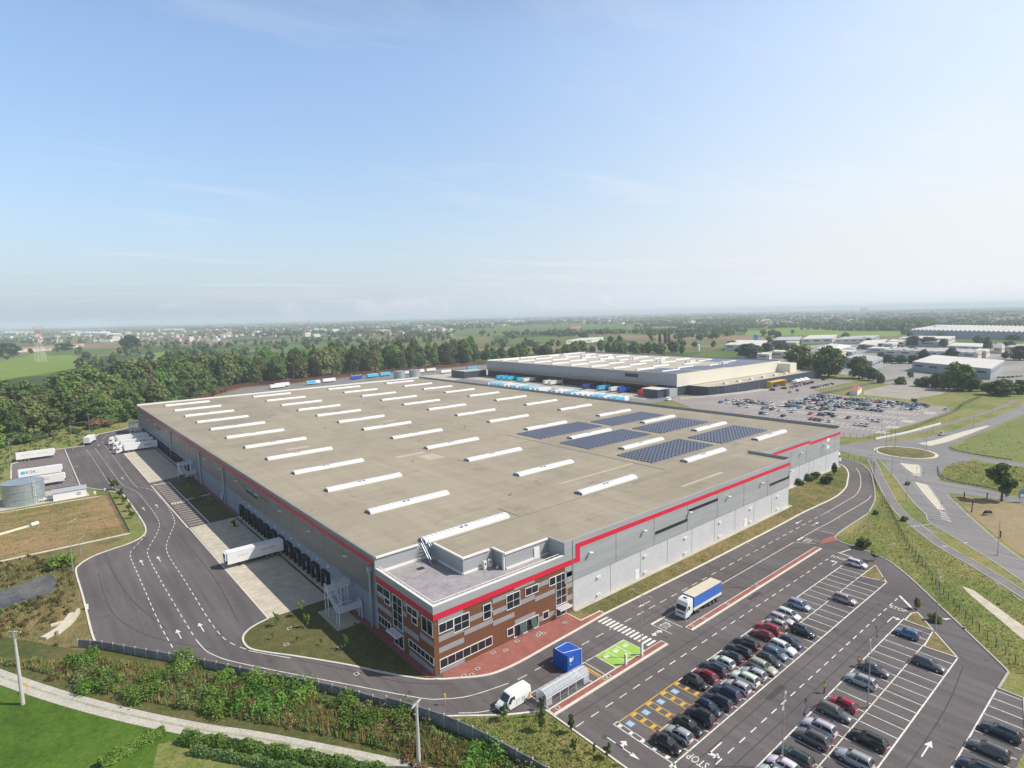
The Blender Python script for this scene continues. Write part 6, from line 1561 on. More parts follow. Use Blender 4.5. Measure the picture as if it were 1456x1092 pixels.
# little yellow fork truck on the apron
t = thing('pallet_truck', 'small yellow pallet truck standing on the apron', 'pallet truck', (44.2, 181.6, .065), 2.2)
b = MB(); b.loft([[(-.5, -.42, .12), (-.5, .42, .12), (-.5, .42, .8), (-.5, -.42, .8)], [(.35, -.42, .12), (.35, .42, .12), (.3, .4, 1.0), (.3, -.4, 1.0)]]); b.build('body', M_YELP, t)
b = MB(); b.box(-.65, -.5, -.35, .35, .1, 1.9); b.box(-1.7, -.65, -.32, -.14, .06, .14); b.box(-1.7, -.65, .14, .32, .06, .14); b.build('mast_and_forks', M_DARK, t)
b = MB(); b.box(-.35, .25, -.35, .35, 1.0, 1.45); b.build('seat_and_console', M_BLACK, t)
for x in (-.4, .3):
    for s in (1, -1): q = MB(); q.tube((x, s * .3, .16), (x, s * .45, .16), .16, 10); q.build('wheel', M_TYRE, t)
# ------------------------------------------------------------------ street furniture
def lamp(x, y, h, label, arms=2, rz=0.0, z=.03, group='lamp posts of the site'):
    t = thing('street_lamp', label, 'lamp post', (x, y, z), rz, group)
    b = MB(); b.tube((0, 0, 0), (0, 0, h), .105, 8, r2=.055); b.tube((0, 0, 0), (0, 0, .9), .13, 8); b.build('pole', M_POLE, t, smooth=False)
    for k in range(arms):
        s = 1 if k == 0 else -1
        b = MB(); b.path([(0, 0, h - .05), (s * .8, 0, h + .25), (s * 1.7, 0, h + .3)], .04, 5); a = b.build('arm', M_POLE, t)
        b = MB(); b.loft([[(s * 1.5, -.14, h + .24), (s * 1.5, .14, h + .24), (s * 1.5, .12, h + .36), (s * 1.5, -.12, h + .36)], [(s * 2.25, -.1, h + .26), (s * 2.25, .1, h + .26), (s * 2.25, .08, h + .34), (s * 2.25, -.08, h + .34)]]); b.build('lamp_head', M_FACTG, a)
    return t
lamp(78.7, 60.1, 11.4, 'tall lamp post on the brick island beside the zebra crossing', 2, UP, .15)
lamp(118, 60.0, 9.0, 'lamp post on the long brick island right of the blue lorry', 2, UP, .15)
lamp(150.6, 59.8, 9.0, 'lamp post at the far end of the long brick island', 2, UP, .1)
lamp(72.1, 32.2, 9.2, 'double lamp post among the nearest cars of the third row', 2, .35)
lamp(93.2, 29.2, 9.6, 'lamp post between the two hi-vis workers and the third row', 2, .35)
lamp(125.3, 28.8, 11, 'lamp post on the corner of the planted triangle', 2, .35, .1)
lamp(169.1, 55.1, 9, 'lamp post in the grass bank at the car park corner', 1, -2.2)
lamp(141.5, 42.5, 8, 'lamp post at the upper planted triangle', 1, -.6, .1)
lamp(5.9, 175.4, 12.2, 'lamp post at the rounded kerb of the truck yard', 1, .6)
lamp(16.7, 347.5, 14, 'lamp post by the forest at the yard end', 1, -.6); lamp(26.5, 383, 14, 'lamp post beside the white lorry at the yard end', 1, -.6)
lamp(-5.6, 318, 13, 'left of two lamp posts behind the left trailers', 1, 0); lamp(-7.5, 306, 9, 'right short post beside the left trailers', 1, 0)
lamp(23.6, 203, 4.2, 'short lamp post in the verge inside the yard bend', 1, 2.2); lamp(8.2, 186.5, 4.2, 'short lamp post beside the tall one at the rounded kerb', 1, 1)
lamp(12.6, 283.5, 4.5, 'small post in the striped trailer bays', 1, 0)
for k, (x, y) in enumerate(((206.3, 57), (232, 69), (176, 29.2), (271, 70), (274, 84), (283, 83.5), (286, 73), (299, 90), (330, 82), (357, 72), (233.5, 29))):
    lamp(x, y, 9.0, ('lamp post on the long grass island of the main road', 'lamp post beside the cycle path bend', 'lamp post on the verge right of the slabs', 'lamp post on the near edge of the roundabout', 'lamp post on the left edge of the roundabout', 'lamp post on the far edge of the roundabout', 'lamp post on the right edge of the roundabout', 'lamp post behind the roundabout', 'lamp post beside the driving silver car', 'lamp post at the end of the long pale island', 'lamp post behind the dark sign board')[k], 1, UP, .05, 'lamp posts along the public road')
for k, (x, y) in enumerate(((315, 99), (340, 100), (365, 120), (392, 104), (330, 140), (352, 176), (380, 190), (405, 184))):
    lamp(x, y, 9.0, f'lamp post in the far car park, number {k + 1} counted from the roundabout', 1, UP, .03, 'lamp posts of the far car park')
for k, px in enumerate((418, 500, 550, 587, 651, 676)):
    g = G(px, 545 - .04 * (px - 400)); lamp(g.x, g.y, 16, f'tall lamp post by the red fence behind the warehouse, number {k + 1} from the left', 1, DN, .03, 'lamp posts of the rear yard')
for k, (x, y) in enumerate(((350, 260), (346, 300), (345, 345), (372, 219), (395, 217), (420, 214))):
    lamp(x, y, 9, f'lamp post in front of the second warehouse, number {k + 1} from the left', 1, 0, .03, 'lamp posts of the second site')
# concrete utility poles at the lower left
for x, y, h, lab, rz in ((-4.2, 117.9, 12.4, 'leaning pale utility pole with crossarm standing by the track', 2.35), (36.2, 64.1, 9.5, 'pale utility pole with blue insulators below the concrete wall', .45)):
    t = thing('utility_pole', lab, 'pole', (x, y, .01), rz, 'utility poles along the track')
    b = MB(); b.tube((0, 0, 0), (0, 0, h), .30, 10, r2=.17); b.build('pole', M_POLEW, t, smooth=False)
    b = MB(); b.box(-1.15, 1.15, -.09, .09, h - .25, h - .07); b.tube((-.7, 0, h - 1.2), (0, 0, h - 1.9), .05, 5); b.tube((.7, 0, h - .3), (0, 0, h - 1.5), .04, 5); b.build('crossarm', M_POLEW, t)
    b = MB()
    for xx in (-1.0, 0, 1.0): b.tube((xx, 0, h - .1), (xx, 0, h + .22), .07, 8)
    b.build('insulator', M_GLASSB if rz > 1 else mat('blue_insulator', (.03, .20, .30), .3, .1, 2), t)
# concrete panel wall along the loop
def arclen(P):
    out = [0]
    for a, c in zip(P, P[1:]): out.append(out[-1] + math.hypot(c[0] - a[0], c[1] - a[1]))
    return out
def along(P, s):
    A_ = arclen(P)
    for i in range(len(P) - 1):
        if s <= A_[i + 1] or i == len(P) - 2:
            f = (s - A_[i]) / max(1e-6, A_[i + 1] - A_[i]); return (P[i][0] + (P[i + 1][0] - P[i][0]) * f, P[i][1] + (P[i + 1][1] - P[i][1]) * f)
t = thing('retaining_wall', 'grey concrete panel wall curving between the loop road and the weeds', 'wall', (20, 108, 0))
CW = smooth([(4.0, 132.4), (7.0, 129.0), (10.6, 123.6), (14.5, 117.7), (19.3, 110.6), (26.6, 98.6), (33.9, 87.3), (39.0, 77.4), (41.6, 71.9), (43.6, 67.2), (45.3, 61.4), (46.4, 56.4), (47.5, 51), (48.5, 45), (49.3, 38)], 5)
tot = arclen(CW)[-1]; n = int(tot / 2.55)
for k in range(n):
    p, q = along(CW, tot * k / n), along(CW, tot * (k + 1) / n)
    b = MB(); b.kerb([p, q], .14, -.4, 1.5 + (.5 if k > n * .6 else 0)); b.build('panel', mat('weathered_panel', (.19, .20, .215), .85, .22, .5, (2, .15), coords='world'), t, True)
    b = MB(); b.box(p[0] - .11, p[0] + .11, p[1] - .11, p[1] + .11, -.4, 1.7 + (.5 if k > n * .6 else 0)); b.build('post', M_KERBG, t, True)
# mesh fences
def mesh_fence(name, pts, h, m, label, step=2.5, rails=5, pale=.5, cat='fence', z=0, wire=.02):
    c = Vector((*along(pts, arclen(pts)[-1] / 2), 0)); t = thing(name, label, cat, c)
    tot = arclen(pts)[-1]; n = max(2, int(tot / step)); b = MB(); w = MB()
    for k in range(n + 1):
        p = along(pts, tot * k / n); q = MB(); q.box(p[0] - .05, p[0] + .05, p[1] - .05, p[1] + .05, z, z + h + .1); q.build('post', m, t, True)
    P = [along(pts, tot * k / n) for k in range(n + 1)]
    for r in range(rails): w.path([(p[0], p[1], z + .15 + (h - .2) * r / (rails - 1)) for p in P], wire, 3)
    kk = int(tot / pale)
    for k in range(kk): p = along(pts, tot * k / kk); w.tube((*p, z + .05), (*p, z + h), wire * .8, 3, caps=False)
    w.build('wire_mesh', m, t, True)
    return t
FN = smooth([(253, 100), (250.5, 88), (247, 80), (235, 75.6), (223.8, 71.8), (210, 66), (198.0, 59.6), (182.3, 52.6), (165.7, 44.7), (154.2, 38.0), (142.9, 31.7), (131.7, 24.0), (122, 16), (108, 4)], 4)
mesh_fence('mesh_fence', FN, 1.7, M_GMESH, 'green mesh fence along the grass bank between car park and cycle path', 2.5, 5, .6, wire=.012)
mesh_fence('mesh_fence', [(17.7, 249), (20.6, 247.2), (20.3, 196.3)], 1.3, M_GMESH, 'green mesh fence on the right side of the dry field', 2.5, 6, .35)
mesh_fence('mesh_fence', smooth([(290, 112), (297, 97.5), (320, 92), (358, 91), (406, 90.5), (430, 93), (481, 94)], 4), 2.2, M_GMESH, 'green mesh fence around the roundabout side of the far car park', 2.6, 5, .8, wire=.02)
RF = smooth([(100, 488), (152, 563), (200, 562), (300, 581), (367, 574), (444, 580)], 5)
t = thing('slat_fence', 'long brown red slatted fence behind the rear yard in front of the trees', 'fence', (250, 570, 0))
b = MB(); tot = arclen(RF)[-1]; n = int(tot / .55)
for k in range(n):
    p, q = along(RF, tot * k / n), along(RF, tot * (k + .72) / n); b.kerb([p, q], .06, .1, 3.7)
for z in (.6, 3.2): b.kerb(RF, .1, z, z + .12)
b.build('slats', M_RFENCE, t, True)
# crash barriers at the junction
def barrier(pts, label):
    c = Vector((*pts[len(pts) // 2], 0)); t = thing('crash_barrier', label, 'barrier', c); tot = arclen(pts)[-1]; n = max(2, int(tot / 2.2))
    b = MB(); b.kerb(pts, .1, .45, .82); b.kerb(pts, .16, .55, .62); b.build('rail', M_RAIL, t, True)
    for k in range(n + 1): p = along(pts, tot * k / n); b = MB(); b.box(p[0] - .06, p[0] + .06, p[1] - .06, p[1] + .06, 0, .8); b.build('post', M_RAIL, t, True)
barrier(smooth([(260, 62), (251, 59.6), (244, 57), (240.4, 53.5), (239.7, 48.6), (239.3, 44.5), (238, 39.6)], 4), 'steel crash barrier curving round the tree meadow corner')
barrier(smooth([(300.3, 68.2), (295.8, 66.2), (292.4, 63.4), (290.4, 59), (289.6, 53), (289.3, 46)], 4), 'steel crash barrier at the far corner of the big meadow')
# white parapet of the ramp north of the roundabout
b = MB(); b.kerb(smooth([(296, 95.2), (322, 90.0), (357, 85.6)], 4), .3, 0, .9); tag(b.build('low_wall', M_WHITEP), 'low white wall along the path behind the roundabout', 'wall')
for k, (y0, y1) in enumerate(((247.5, 236.2), (230.5, 219.5), (215, 202.5))):
    b = MB(); b.kerb([(309.5 + k, y0), (310.2 + k, y1)], 1.2, 0, 1.0); tag(b.build('low_wall', M_WHITEP), ('leftmost white low wall section behind the roof edge', 'middle white low wall section behind the roof edge', 'rightmost white low wall section behind the roof edge')[k], 'wall', 'white walls by the second site')
b = MB(); b.kerb([(345, 232), (372, 222), (432, 209)], .4, 0, 1.3); tag(b.build('low_wall', M_FACTW), 'long pale wall in front of the dark annex', 'wall')
# bus-style shelter for trolleys
t = thing('cycle_shelter', 'long glass roofed cycle shelter with barrel vault beside the brick island', 'shelter', (61.9, 62.55, .03))
b = MB(); L2 = 4.75; wd = 1.15
prof = [(-wd, 1.55), (-wd * .97, 1.85), (-wd * .8, 2.12), (-wd * .45, 2.32), (0, 2.4), (wd * .45, 2.32), (wd * .8, 2.12), (wd * .97, 1.85), (wd, 1.55)]
g = MB()
for (y0, z0), (y1, z1) in zip(prof, prof[1:]): g.face([(-L2, y0, z0), (L2, y0, z0), (L2, y1, z1), (-L2, y1, z1)][::-1])
clear, N_, L_, B_ = _new('clear_plastic'); B_.inputs['Base Color'].default_value = (.72, .76, .80, 1); B_.inputs['Roughness'].default_value = .12; B_.inputs['Alpha'].default_value = .45
g.build('vault', clear, t)
for k in range(9):
    x = -L2 + 2 * L2 * k / 8
    b.path([(x, y, z + .015) for y, z in prof], .04, 5)
for y, z in (prof[0], prof[-1], (0, 2.42)): b.tube((-L2, y, z), (L2, y, z), .045, 5)
for x in (-L2, -L2 / 2 + .6, 0, L2 / 2 - .6, L2):
    for y in (-wd, wd): b.tube((x, y, 0), (x, y, 1.6), .045, 6)
b.build('frame', M_WHITEP, t)
g = MB()
for y in (wd,): g.face([(-L2, y, .25), (L2, y, .25), (L2, y, 1.5), (-L2, y, 1.5)])
for x0, x1 in ((-L2, -3.55), (3.55, L2)): g.face([(x0, -wd, .2), (x1, -wd, .2), (x1, -wd, 1.5), (x0, -wd, 1.5)])
for x in (-L2, L2): g.face([(x, -wd, .25), (x, wd, .25), (x, wd, 1.5), (x, -wd, 1.5)])
g.build('side_glazing', clear, t)
b = MB()
for k in range(14):
    x = -4.3 + .66 * k; b.path([(x, -.9, 0), (x, -.9, .45), (x + .3, -.9, .45), (x + .3, -.9, 0)], .03, 4)
b.build('cycle_rack', M_GALV, t)
# blue site container with white piping
t = thing('container', 'bright blue boxy container with white logo beside the green bays', 'container', (67.6, 67.2, .03), 0.02)
b = MB(); b.box(-1.75, 1.75, -1.7, 1.7, .06, 3.05); b.build('box_body', M_BLUE, t)
b = MB(); pts = [(-1.6, 1.3, 3.07), (1.1, 1.3, 3.07), (1.55, .9, 3.07), (1.55, -1.72, 3.07)]; b.path(pts, .05, 5); b.path([(1.72, -1.73, 3.05), (1.72, -1.73, .1)], .05, 5); b.path([(-1.6, 1.3, 3.07), (-1.6, -.5, 3.07), (1.7, -1.72, 3.07)], .05, 5)
b.build('white_piping', M_WHITEP, t)
b = MB()
for x0, x1, z0, z1 in ((-.25, .05, 1.75, 2.5), (.1, .4, 1.75, 2.25), (.45, .62, 1.9, 2.45), (-.1, .05, 1.2, 1.4)): b.box(-1.0 + x0, -1.0 + x1, -1.73, -1.70, z0, z1)
b.build('white_logo', M_WHITEP, t)
b = MB(); b.box(-.95, .95, -1.715, -1.70, .2, 2.9); b.box(.0, .04, -1.74, -1.715, .2, 2.9); b.build('door', mat('blue_door', (.015, .10, .47), .45, .04, 1), t)
# charging totems
for k, x in enumerate((75.0, 79.4)):
    t = thing('charging_post', ('left white charging post by the green bays', 'right white charging post by the green bays')[k], 'charging post', (x, 60.5, .16))
    b = MB(); b.box(-.22, .22, -.14, .14, 0, 1.9); b.build('body', M_WHITEP, t)
    b = MB(); b.box(-.225, -.2, -.1, .1, .2, 1.8); b.box(-.16, .16, .14, .15, .9, 1.6); b.build('screen', M_DARK, t)
# low white totem lamps on the yard lawns, traffic signs
def sign(x, y, h, label, face, kind='disc', z=.03, rz=0.0, s=.35):
    t = thing('road_sign', label, 'sign', (x, y, z), rz)
    b = MB(); b.tube((0, 0, 0), (0, 0, h), .035, 6); b.build('post', M_POLE, t)
    b = MB()
    if kind == 'disc': b.tube((0, -.03, h - s), (0, -.05, h - s), s, 18)
    elif kind == 'tri': b.face([(-s, -.05, h - 2 * s), (s, -.05, h - 2 * s), (0, -.05, h)]); b.face([(0, -.03, h), (s, -.03, h - 2 * s), (-s, -.03, h - 2 * s)])
    else: b.box(-s, s, -.05, -.03, h - 2 * s, h)
    o = b.build('plate', face, t)
    return t
sign(186.6, 48.4, 2.6, 'round blue sign where the cycle path meets the access road', M_BLUESIGN); sign(191, 48.6, 2.4, 'round blue sign at the tip of the long grass island', M_BLUESIGN)
sign(205.3, 47.8, 2.3, 'dark sign at the near tip of the pale splitter island', M_DARK, 'disc'); sign(231, 61.5, 2.3, 'left of two dark signs at the roundabout entry', M_DARK); sign(239.5, 61.6, 2.3, 'right of two dark signs at the roundabout entry', M_DARK)
sign(245.6, 65.2, 2.2, 'dark sign on the small pale splitter triangle', M_DARK); sign(259, 74.5, 2.2, 'dark sign at the roundabout give way line', M_DARK, 'tri'); sign(266.8, 73.0, 2.2, 'blue and white arrow sign on the near edge of the roundabout', M_BLUESIGN, 'board')
sign(263.5, 84.5, 2.6, 'dark arrow board on the left side of the roundabout', M_DARK, 'board', s=.55); sign(298.5, 76.5, 2.2, 'dark sign at the tip of the long pale island', M_DARK); sign(366, 68.4, 2.2, 'dark sign at the far tip of the long pale island', M_DARK)
sign(132.2, 33.6, 2.2, 'red edged round sign beside the small shrub at the stop line', M_REDP); sign(99.3, 62.6, 2.0, 'round pink stop sign leaning beside the blue lorry', mat('pinkish_sign', (.62, .30, .30), .5, .1, 2), s=.45)
sign(243, 45.5, 1.6, 'left small white marker post in the tree meadow', M_WHITEP, 'board', s=.25); sign(283.0, 35, 1.8, 'white marker in the narrow path by the big meadow', M_WHITEP, 'board', s=.3); sign(303, 55.0, 1.6, 'white marker post at the corner of the big meadow', M_WHITEP, 'board', s=.3)
sign(171.0, 63.2, 2.0, 'small white sign in the lay-by of the service road', M_WHITEP, 'disc', s=.2)
t = thing('billboard', 'blue and white advertising board at the right edge of the driveway', 'billboard', (230.0, 33.0, .03), -.5)
b = MB(); b.box(-1.5, -1.38, -.06, .06, 0, 1.5); b.box(1.38, 1.5, -.06, .06, 0, 1.5); b.build('post', M_POLE, t)
b = MB(); b.box(-1.8, 1.8, -.08, .08, 1.4, 4.2); b.build('frame', mat('board_blue', (.10, .17, .36), .5, .05, 1), t)
b = MB(); b.box(-1.6, 1.6, -.1, -.08, 2.2, 2.6); b.box(-1.6, .6, -.1, -.08, 1.7, 1.95); b.build('white_bands', M_WHITEP, t)
t = thing('notice_board', 'dark purple board standing under the roadside tree', 'sign', (229.6, 36.9, .03), -.3)
b = MB(); b.box(-.06, .06, -.05, .05, 0, 1.3); b.build('post', M_POLE, t); b = MB(); b.box(-.95, .95, -.05, .05, 1.1, 2.9); b.build('board', mat('purple_board', (.07, .055, .075), .6, .08, 1), t)
for k, (x, y) in enumerate(((223.2, 46.2), (227.3, 41.3), (216.5, 42.6), (208.8, 41.2), (190.5, 31.3))):
    b = MB(); b.box(x - .14, x + .14, y - .14, y + .14, 0, 1.7); b.box(x - .18, x + .18, y - .18, y + .18, 1.7, 1.8)
    tag(b.build('fence_post', M_RFENCE), 'brown wooden post round the paddock', 'post', 'brown posts round the paddock')
for k, (x, y, c) in enumerate(((-3.6, 121.0, M_YELP), (46, 72.5, M_YELP))):
    b = MB(); b.tube((x, y, 0), (x, y, 1.8), .05, 6); b.box(x - .12, x + .12, y - .12, y + .12, 1.3, 1.9); tag(b.build('marker_post', c), ('thin yellow marker post in the lawn by the utility pole', 'thin yellow marker post among the weeds by the wall')[k], 'post')
for k, (x, y) in enumerate(((17.0, 252), (20.2, 254.0), (6.6, 149.5))):
    b = MB(); b.box(x - .3, x + .3, y - .25, y + .25, 0, .9); b.box(x - .34, x + .34, y - .29, y + .29, .9, .97); tag(b.build('utility_box', M_WHITEP), ('white utility box right of the pump shed', 'white utility box at the top of the green fence', 'white utility box on the left yard kerb')[k], 'cabinet')
# lattice pylons
def pylon(px, py, top, label):
    g = G(px, py); D = math.hypot(g.x, g.y); h = (py - top) * g.dot(CF) / FPX * .97; t = thing('pylon', label, 'pylon', g, .4)
    b = MB(); b2 = MB(); n = 9; wb, wt = h * .10, h * .018
    for k in range(n):
        z0, z1 = h * k / n, h * (k + 1) / n; a0, a1 = wb + (wt - wb) * k / n, wb + (wt - wb) * (k + 1) / n; B = b2 if (k % 2 and k > 3) else b
        cs = [(-1, -1), (1, -1), (1, 1), (-1, 1)]
        for i in range(4):
            c, d = cs[i], cs[(i + 1) % 4]
            B.tube((c[0] * a0, c[1] * a0, z0), (c[0] * a1, c[1] * a1, z1), .16, 4); B.tube((c[0] * a0, c[1] * a0, z0), (d[0] * a1, d[1] * a1, z1), .09, 4); B.tube((d[0] * a0, d[1] * a0, z0), (c[0] * a1, c[1] * a1, z1), .09, 4)
    for z, l in ((.72, .16), (.84, .19), (.95, .13)):
        for s in (1, -1): b2.tube((0, 0, h * z), (s * h * l, 0, h * z), .22, 4); b2.tube((0, 0, h * (z + .04)), (s * h * l, 0, h * z), .16, 4)
    b.build('white_lattice', M_OFFW, t); b2.build('red_lattice', mat('pylon_red', (.55, .12, .08), .6, .05, 1), t)
pylon(58, 515, 461, 'nearest red and white lattice pylon over the left fields'); pylon(296, 491, 459, 'second red and white lattice pylon beyond the woods'); pylon(441, 476, 452, 'farthest small lattice pylon in the haze')

# ------------------------------------------------------------------ people and the grazing animal
def skin_obj(name, verts, edges, radii, m, parent, sub=2):
    me = bpy.data.meshes.new(name); me.from_pydata(verts, edges, []); o = bpy.data.objects.new(name, me); COL.objects.link(o)
    md = o.modifiers.new('skin', 'SKIN'); md.use_smooth_shade = True
    for i, r in enumerate(radii):
        sv = me.skin_vertices[0].data[i]; sv.radius = (r, r) if not isinstance(r, tuple) else r; sv.use_root = i == 0
    s = o.modifiers.new('sub', 'SUBSURF'); s.levels = sub; s.render_levels = sub
    dg = bpy.context.evaluated_depsgraph_get(); me2 = bpy.data.meshes.new_from_object(o.evaluated_get(dg))
    o.modifiers.clear(); old = o.data; o.data = me2; bpy.data.meshes.remove(old)
    me2.materials.clear()
    for x in (m if isinstance(m, list) else [m]): me2.materials.append(x)
    o.parent = parent
    return o
def person(x, y, z, rz, label, arm=0.0, step=.12):
    t = thing('person', label, 'person', (x, y, z), rz)
    V = [(0, 0, .96), (0, 0, 1.15), (.01, 0, 1.36), (.0, 0, 1.50), (.03, 0, 1.58), (.04, 0, 1.68),
         (.01, .10, .90), (.03 + step, .11, .50), (step, .11, .09), (step + .15, .12, .04), (.01, -.10, .90), (.03 - step, -.11, .50), (-step, -.11, .09), (-step + .15, -.12, .04),
         (0, .20, 1.42), (.0, .27, 1.16), (.10 + arm, .25, .92 + arm * .8), (.13 + arm * 1.25, .25, .84 + arm), (0, -.20, 1.42), (.0, -.27, 1.16), (.12, -.25, .92), (.15, -.25, .84)]
    Eg = [(0, 1), (1, 2), (2, 3), (3, 4), (4, 5), (0, 6), (6, 7), (7, 8), (8, 9), (0, 10), (10, 11), (11, 12), (12, 13), (2, 14), (14, 15), (15, 16), (16, 17), (2, 18), (18, 19), (19, 20), (20, 21)]
    Rr = [(.13, .16), (.12, .15), (.12, .17), .055, .085, .09, .085, .062, .045, .045, .085, .062, .045, .045, .06, .048, .038, .036, .06, .048, .038, .036]
    o = skin_obj('body', V, Eg, Rr, [M_CLOTH, M_SKIN, M_HIVIS], t)
    for p in o.data.polygons:
        c = p.center
        p.material_index = 1 if (c.z > 1.5 or (abs(c.y) > .2 and c.z < .93)) else 2 if (c.z > .98 and (abs(c.y) < .23)) else 0
    b = MB(); 
    rows_ = [(1.83, .02), (1.81, .07), (1.76, .105), (1.70, .112)]
    b.loft([[(.025 + r * math.cos(a) * 1.0, r * math.sin(a) * .95, zz) for a in np.linspace(0, 2 * math.pi, 12, endpoint=False)] for zz, r in rows_[::-1]]); b.build('hair', M_HAIR, t, smooth=True)
    b = MB()
    for s, bx in ((1, .10 + arm * 1.0), (-1, .14)):
        hz, hx = (.84 + arm, .13 + arm * 1.25) if s > 0 else (.84, .15)
        for f_ in range(4): b.tube((hx + .03 - .018 * f_, s * .25, hz - .02), (hx + .045 - .02 * f_, s * .245, hz - .10 + .012 * abs(f_ - 1)), .009, 5)
        b.tube((hx + .03, s * .235, hz), (hx + .075, s * .22, hz - .055), .010, 5)
    b.build('fingers', M_SKIN, t)
    b = MB(); b.tube((.125, 0, 1.665), (.148, 0, 1.65), .016, 6); b.build('nose', M_SKIN, t)
    b = MB()
    for s in (1, -1): b.tube((.118, s * .035, 1.695), (.124, s * .035, 1.695), .011, 6)
    b.build('eyes', M_DARK, t)
person(92.0, 34.95, .031, 2.6, 'person in yellow hi-vis vest and dark trousers walking in the open aisle', .0, .14)
person(103.5, 34.05, .031, 2.4, 'person in yellow hi-vis vest standing behind the grey sedan', .25, .05)
person(95.5, 62.3, .031, 1.2, 'person in hi-vis vest at the driver side of the blue lorry', .3, .05)
person(47.15, 183.6, .065, -2.0, 'person in hi-vis vest beside the loading doors near the yellow pallet truck', .1, .06)
t = thing('cow', 'black cow grazing in the dry paddock at the right', 'cow', (208.9, 37.4, .022), math.radians(146))
V = [(0, 0, 1.02), (.55, 0, 1.08), (1.0, 0, 1.10), (1.38, 0, .86), (1.62, 0, .50), (1.80, 0, .24), (1.92, 0, .12), (-.55, 0, 1.06), (-.95, 0, 1.12), (-1.16, 0, 1.02), (-1.20, 0, .55),
     (.82, .22, .78), (.84, .22, .42), (.80, .22, .05), (.82, -.22, .78), (.90, -.22, .42), (.92, -.22, .05), (-.85, .22, .82), (-.78, .24, .58), (-1.0, .24, .40), (-.96, .24, .05), (-.85, -.22, .82), (-.72, -.24, .58), (-.92, -.24, .40), (-.86, -.24, .05)]
Eg = [(0, 1), (1, 2), (2, 3), (3, 4), (4, 5), (5, 6), (0, 7), (7, 8), (8, 9), (9, 10), (1, 11), (11, 12), (12, 13), (1, 14), (14, 15), (15, 16), (8, 17), (17, 18), (18, 19), (19, 20), (8, 21), (21, 22), (22, 23), (23, 24)]
Rr = [(.40, .46), (.38, .44), (.28, .34), (.20, .24), (.16, .17), (.11, .12), (.08, .085), (.38, .44), (.30, .36), .07, .035, .14, .075, .065, .14, .075, .065, .17, .11, .07, .06, .17, .11, .07, .06]
skin_obj('body', V, Eg, Rr, M_HIDE, t)
b = MB()
for s in (1, -1): b.loft([[(1.52, s * .12, .60), (1.58, s * .14, .54), (1.50, s * .13, .52)], [(1.46, s * .32, .60), (1.50, s * .34, .56), (1.45, s * .33, .54)]]); b.tube((1.50, s * .10, .66), (1.58, s * .24, .74), .03, 6, r2=.012)
b.build('ears_and_horns', M_HIDE, t)
# ------------------------------------------------------------------ vegetation
def quads_mesh(name, C, Nn, size, m, aspect=1.0):
    """one small square leaf spray per centre, facing Nn"""
    n = len(C)
    up = rng.normal(size=(n, 3))
    a = np.cross(Nn, up); a /= np.linalg.norm(a, axis=1)[:, None] + 1e-9
    b = np.cross(Nn, a); b /= np.linalg.norm(b, axis=1)[:, None] + 1e-9
    s = (size * rng.uniform(.6, 1.35, n))[:, None]
    a = a * s * .5; b = b * s * .5 * aspect
    k = rng.uniform(.5, 1.0, (n, 1))
    V = np.stack([C - a - b, C + a * k - b, C + a + b * k, C - a * k + b], 1).reshape(-1, 3)
    return raw_mesh(name, V, np.arange(4 * n), 4, m)
def raw_mesh(name, V, idx, per, m):
    me = bpy.data.meshes.new(name); n = len(idx) // per
    me.vertices.add(len(V)); me.vertices.foreach_set('co', np.asarray(V, np.float32).ravel())
    me.loops.add(len(idx)); me.loops.foreach_set('vertex_index', np.asarray(idx, np.int32))
    me.polygons.add(n); me.polygons.foreach_set('loop_start', np.arange(0, per * n, per, dtype=np.int32))
    me.materials.append(m); me.update(calc_edges=True); me.validate()
    return me
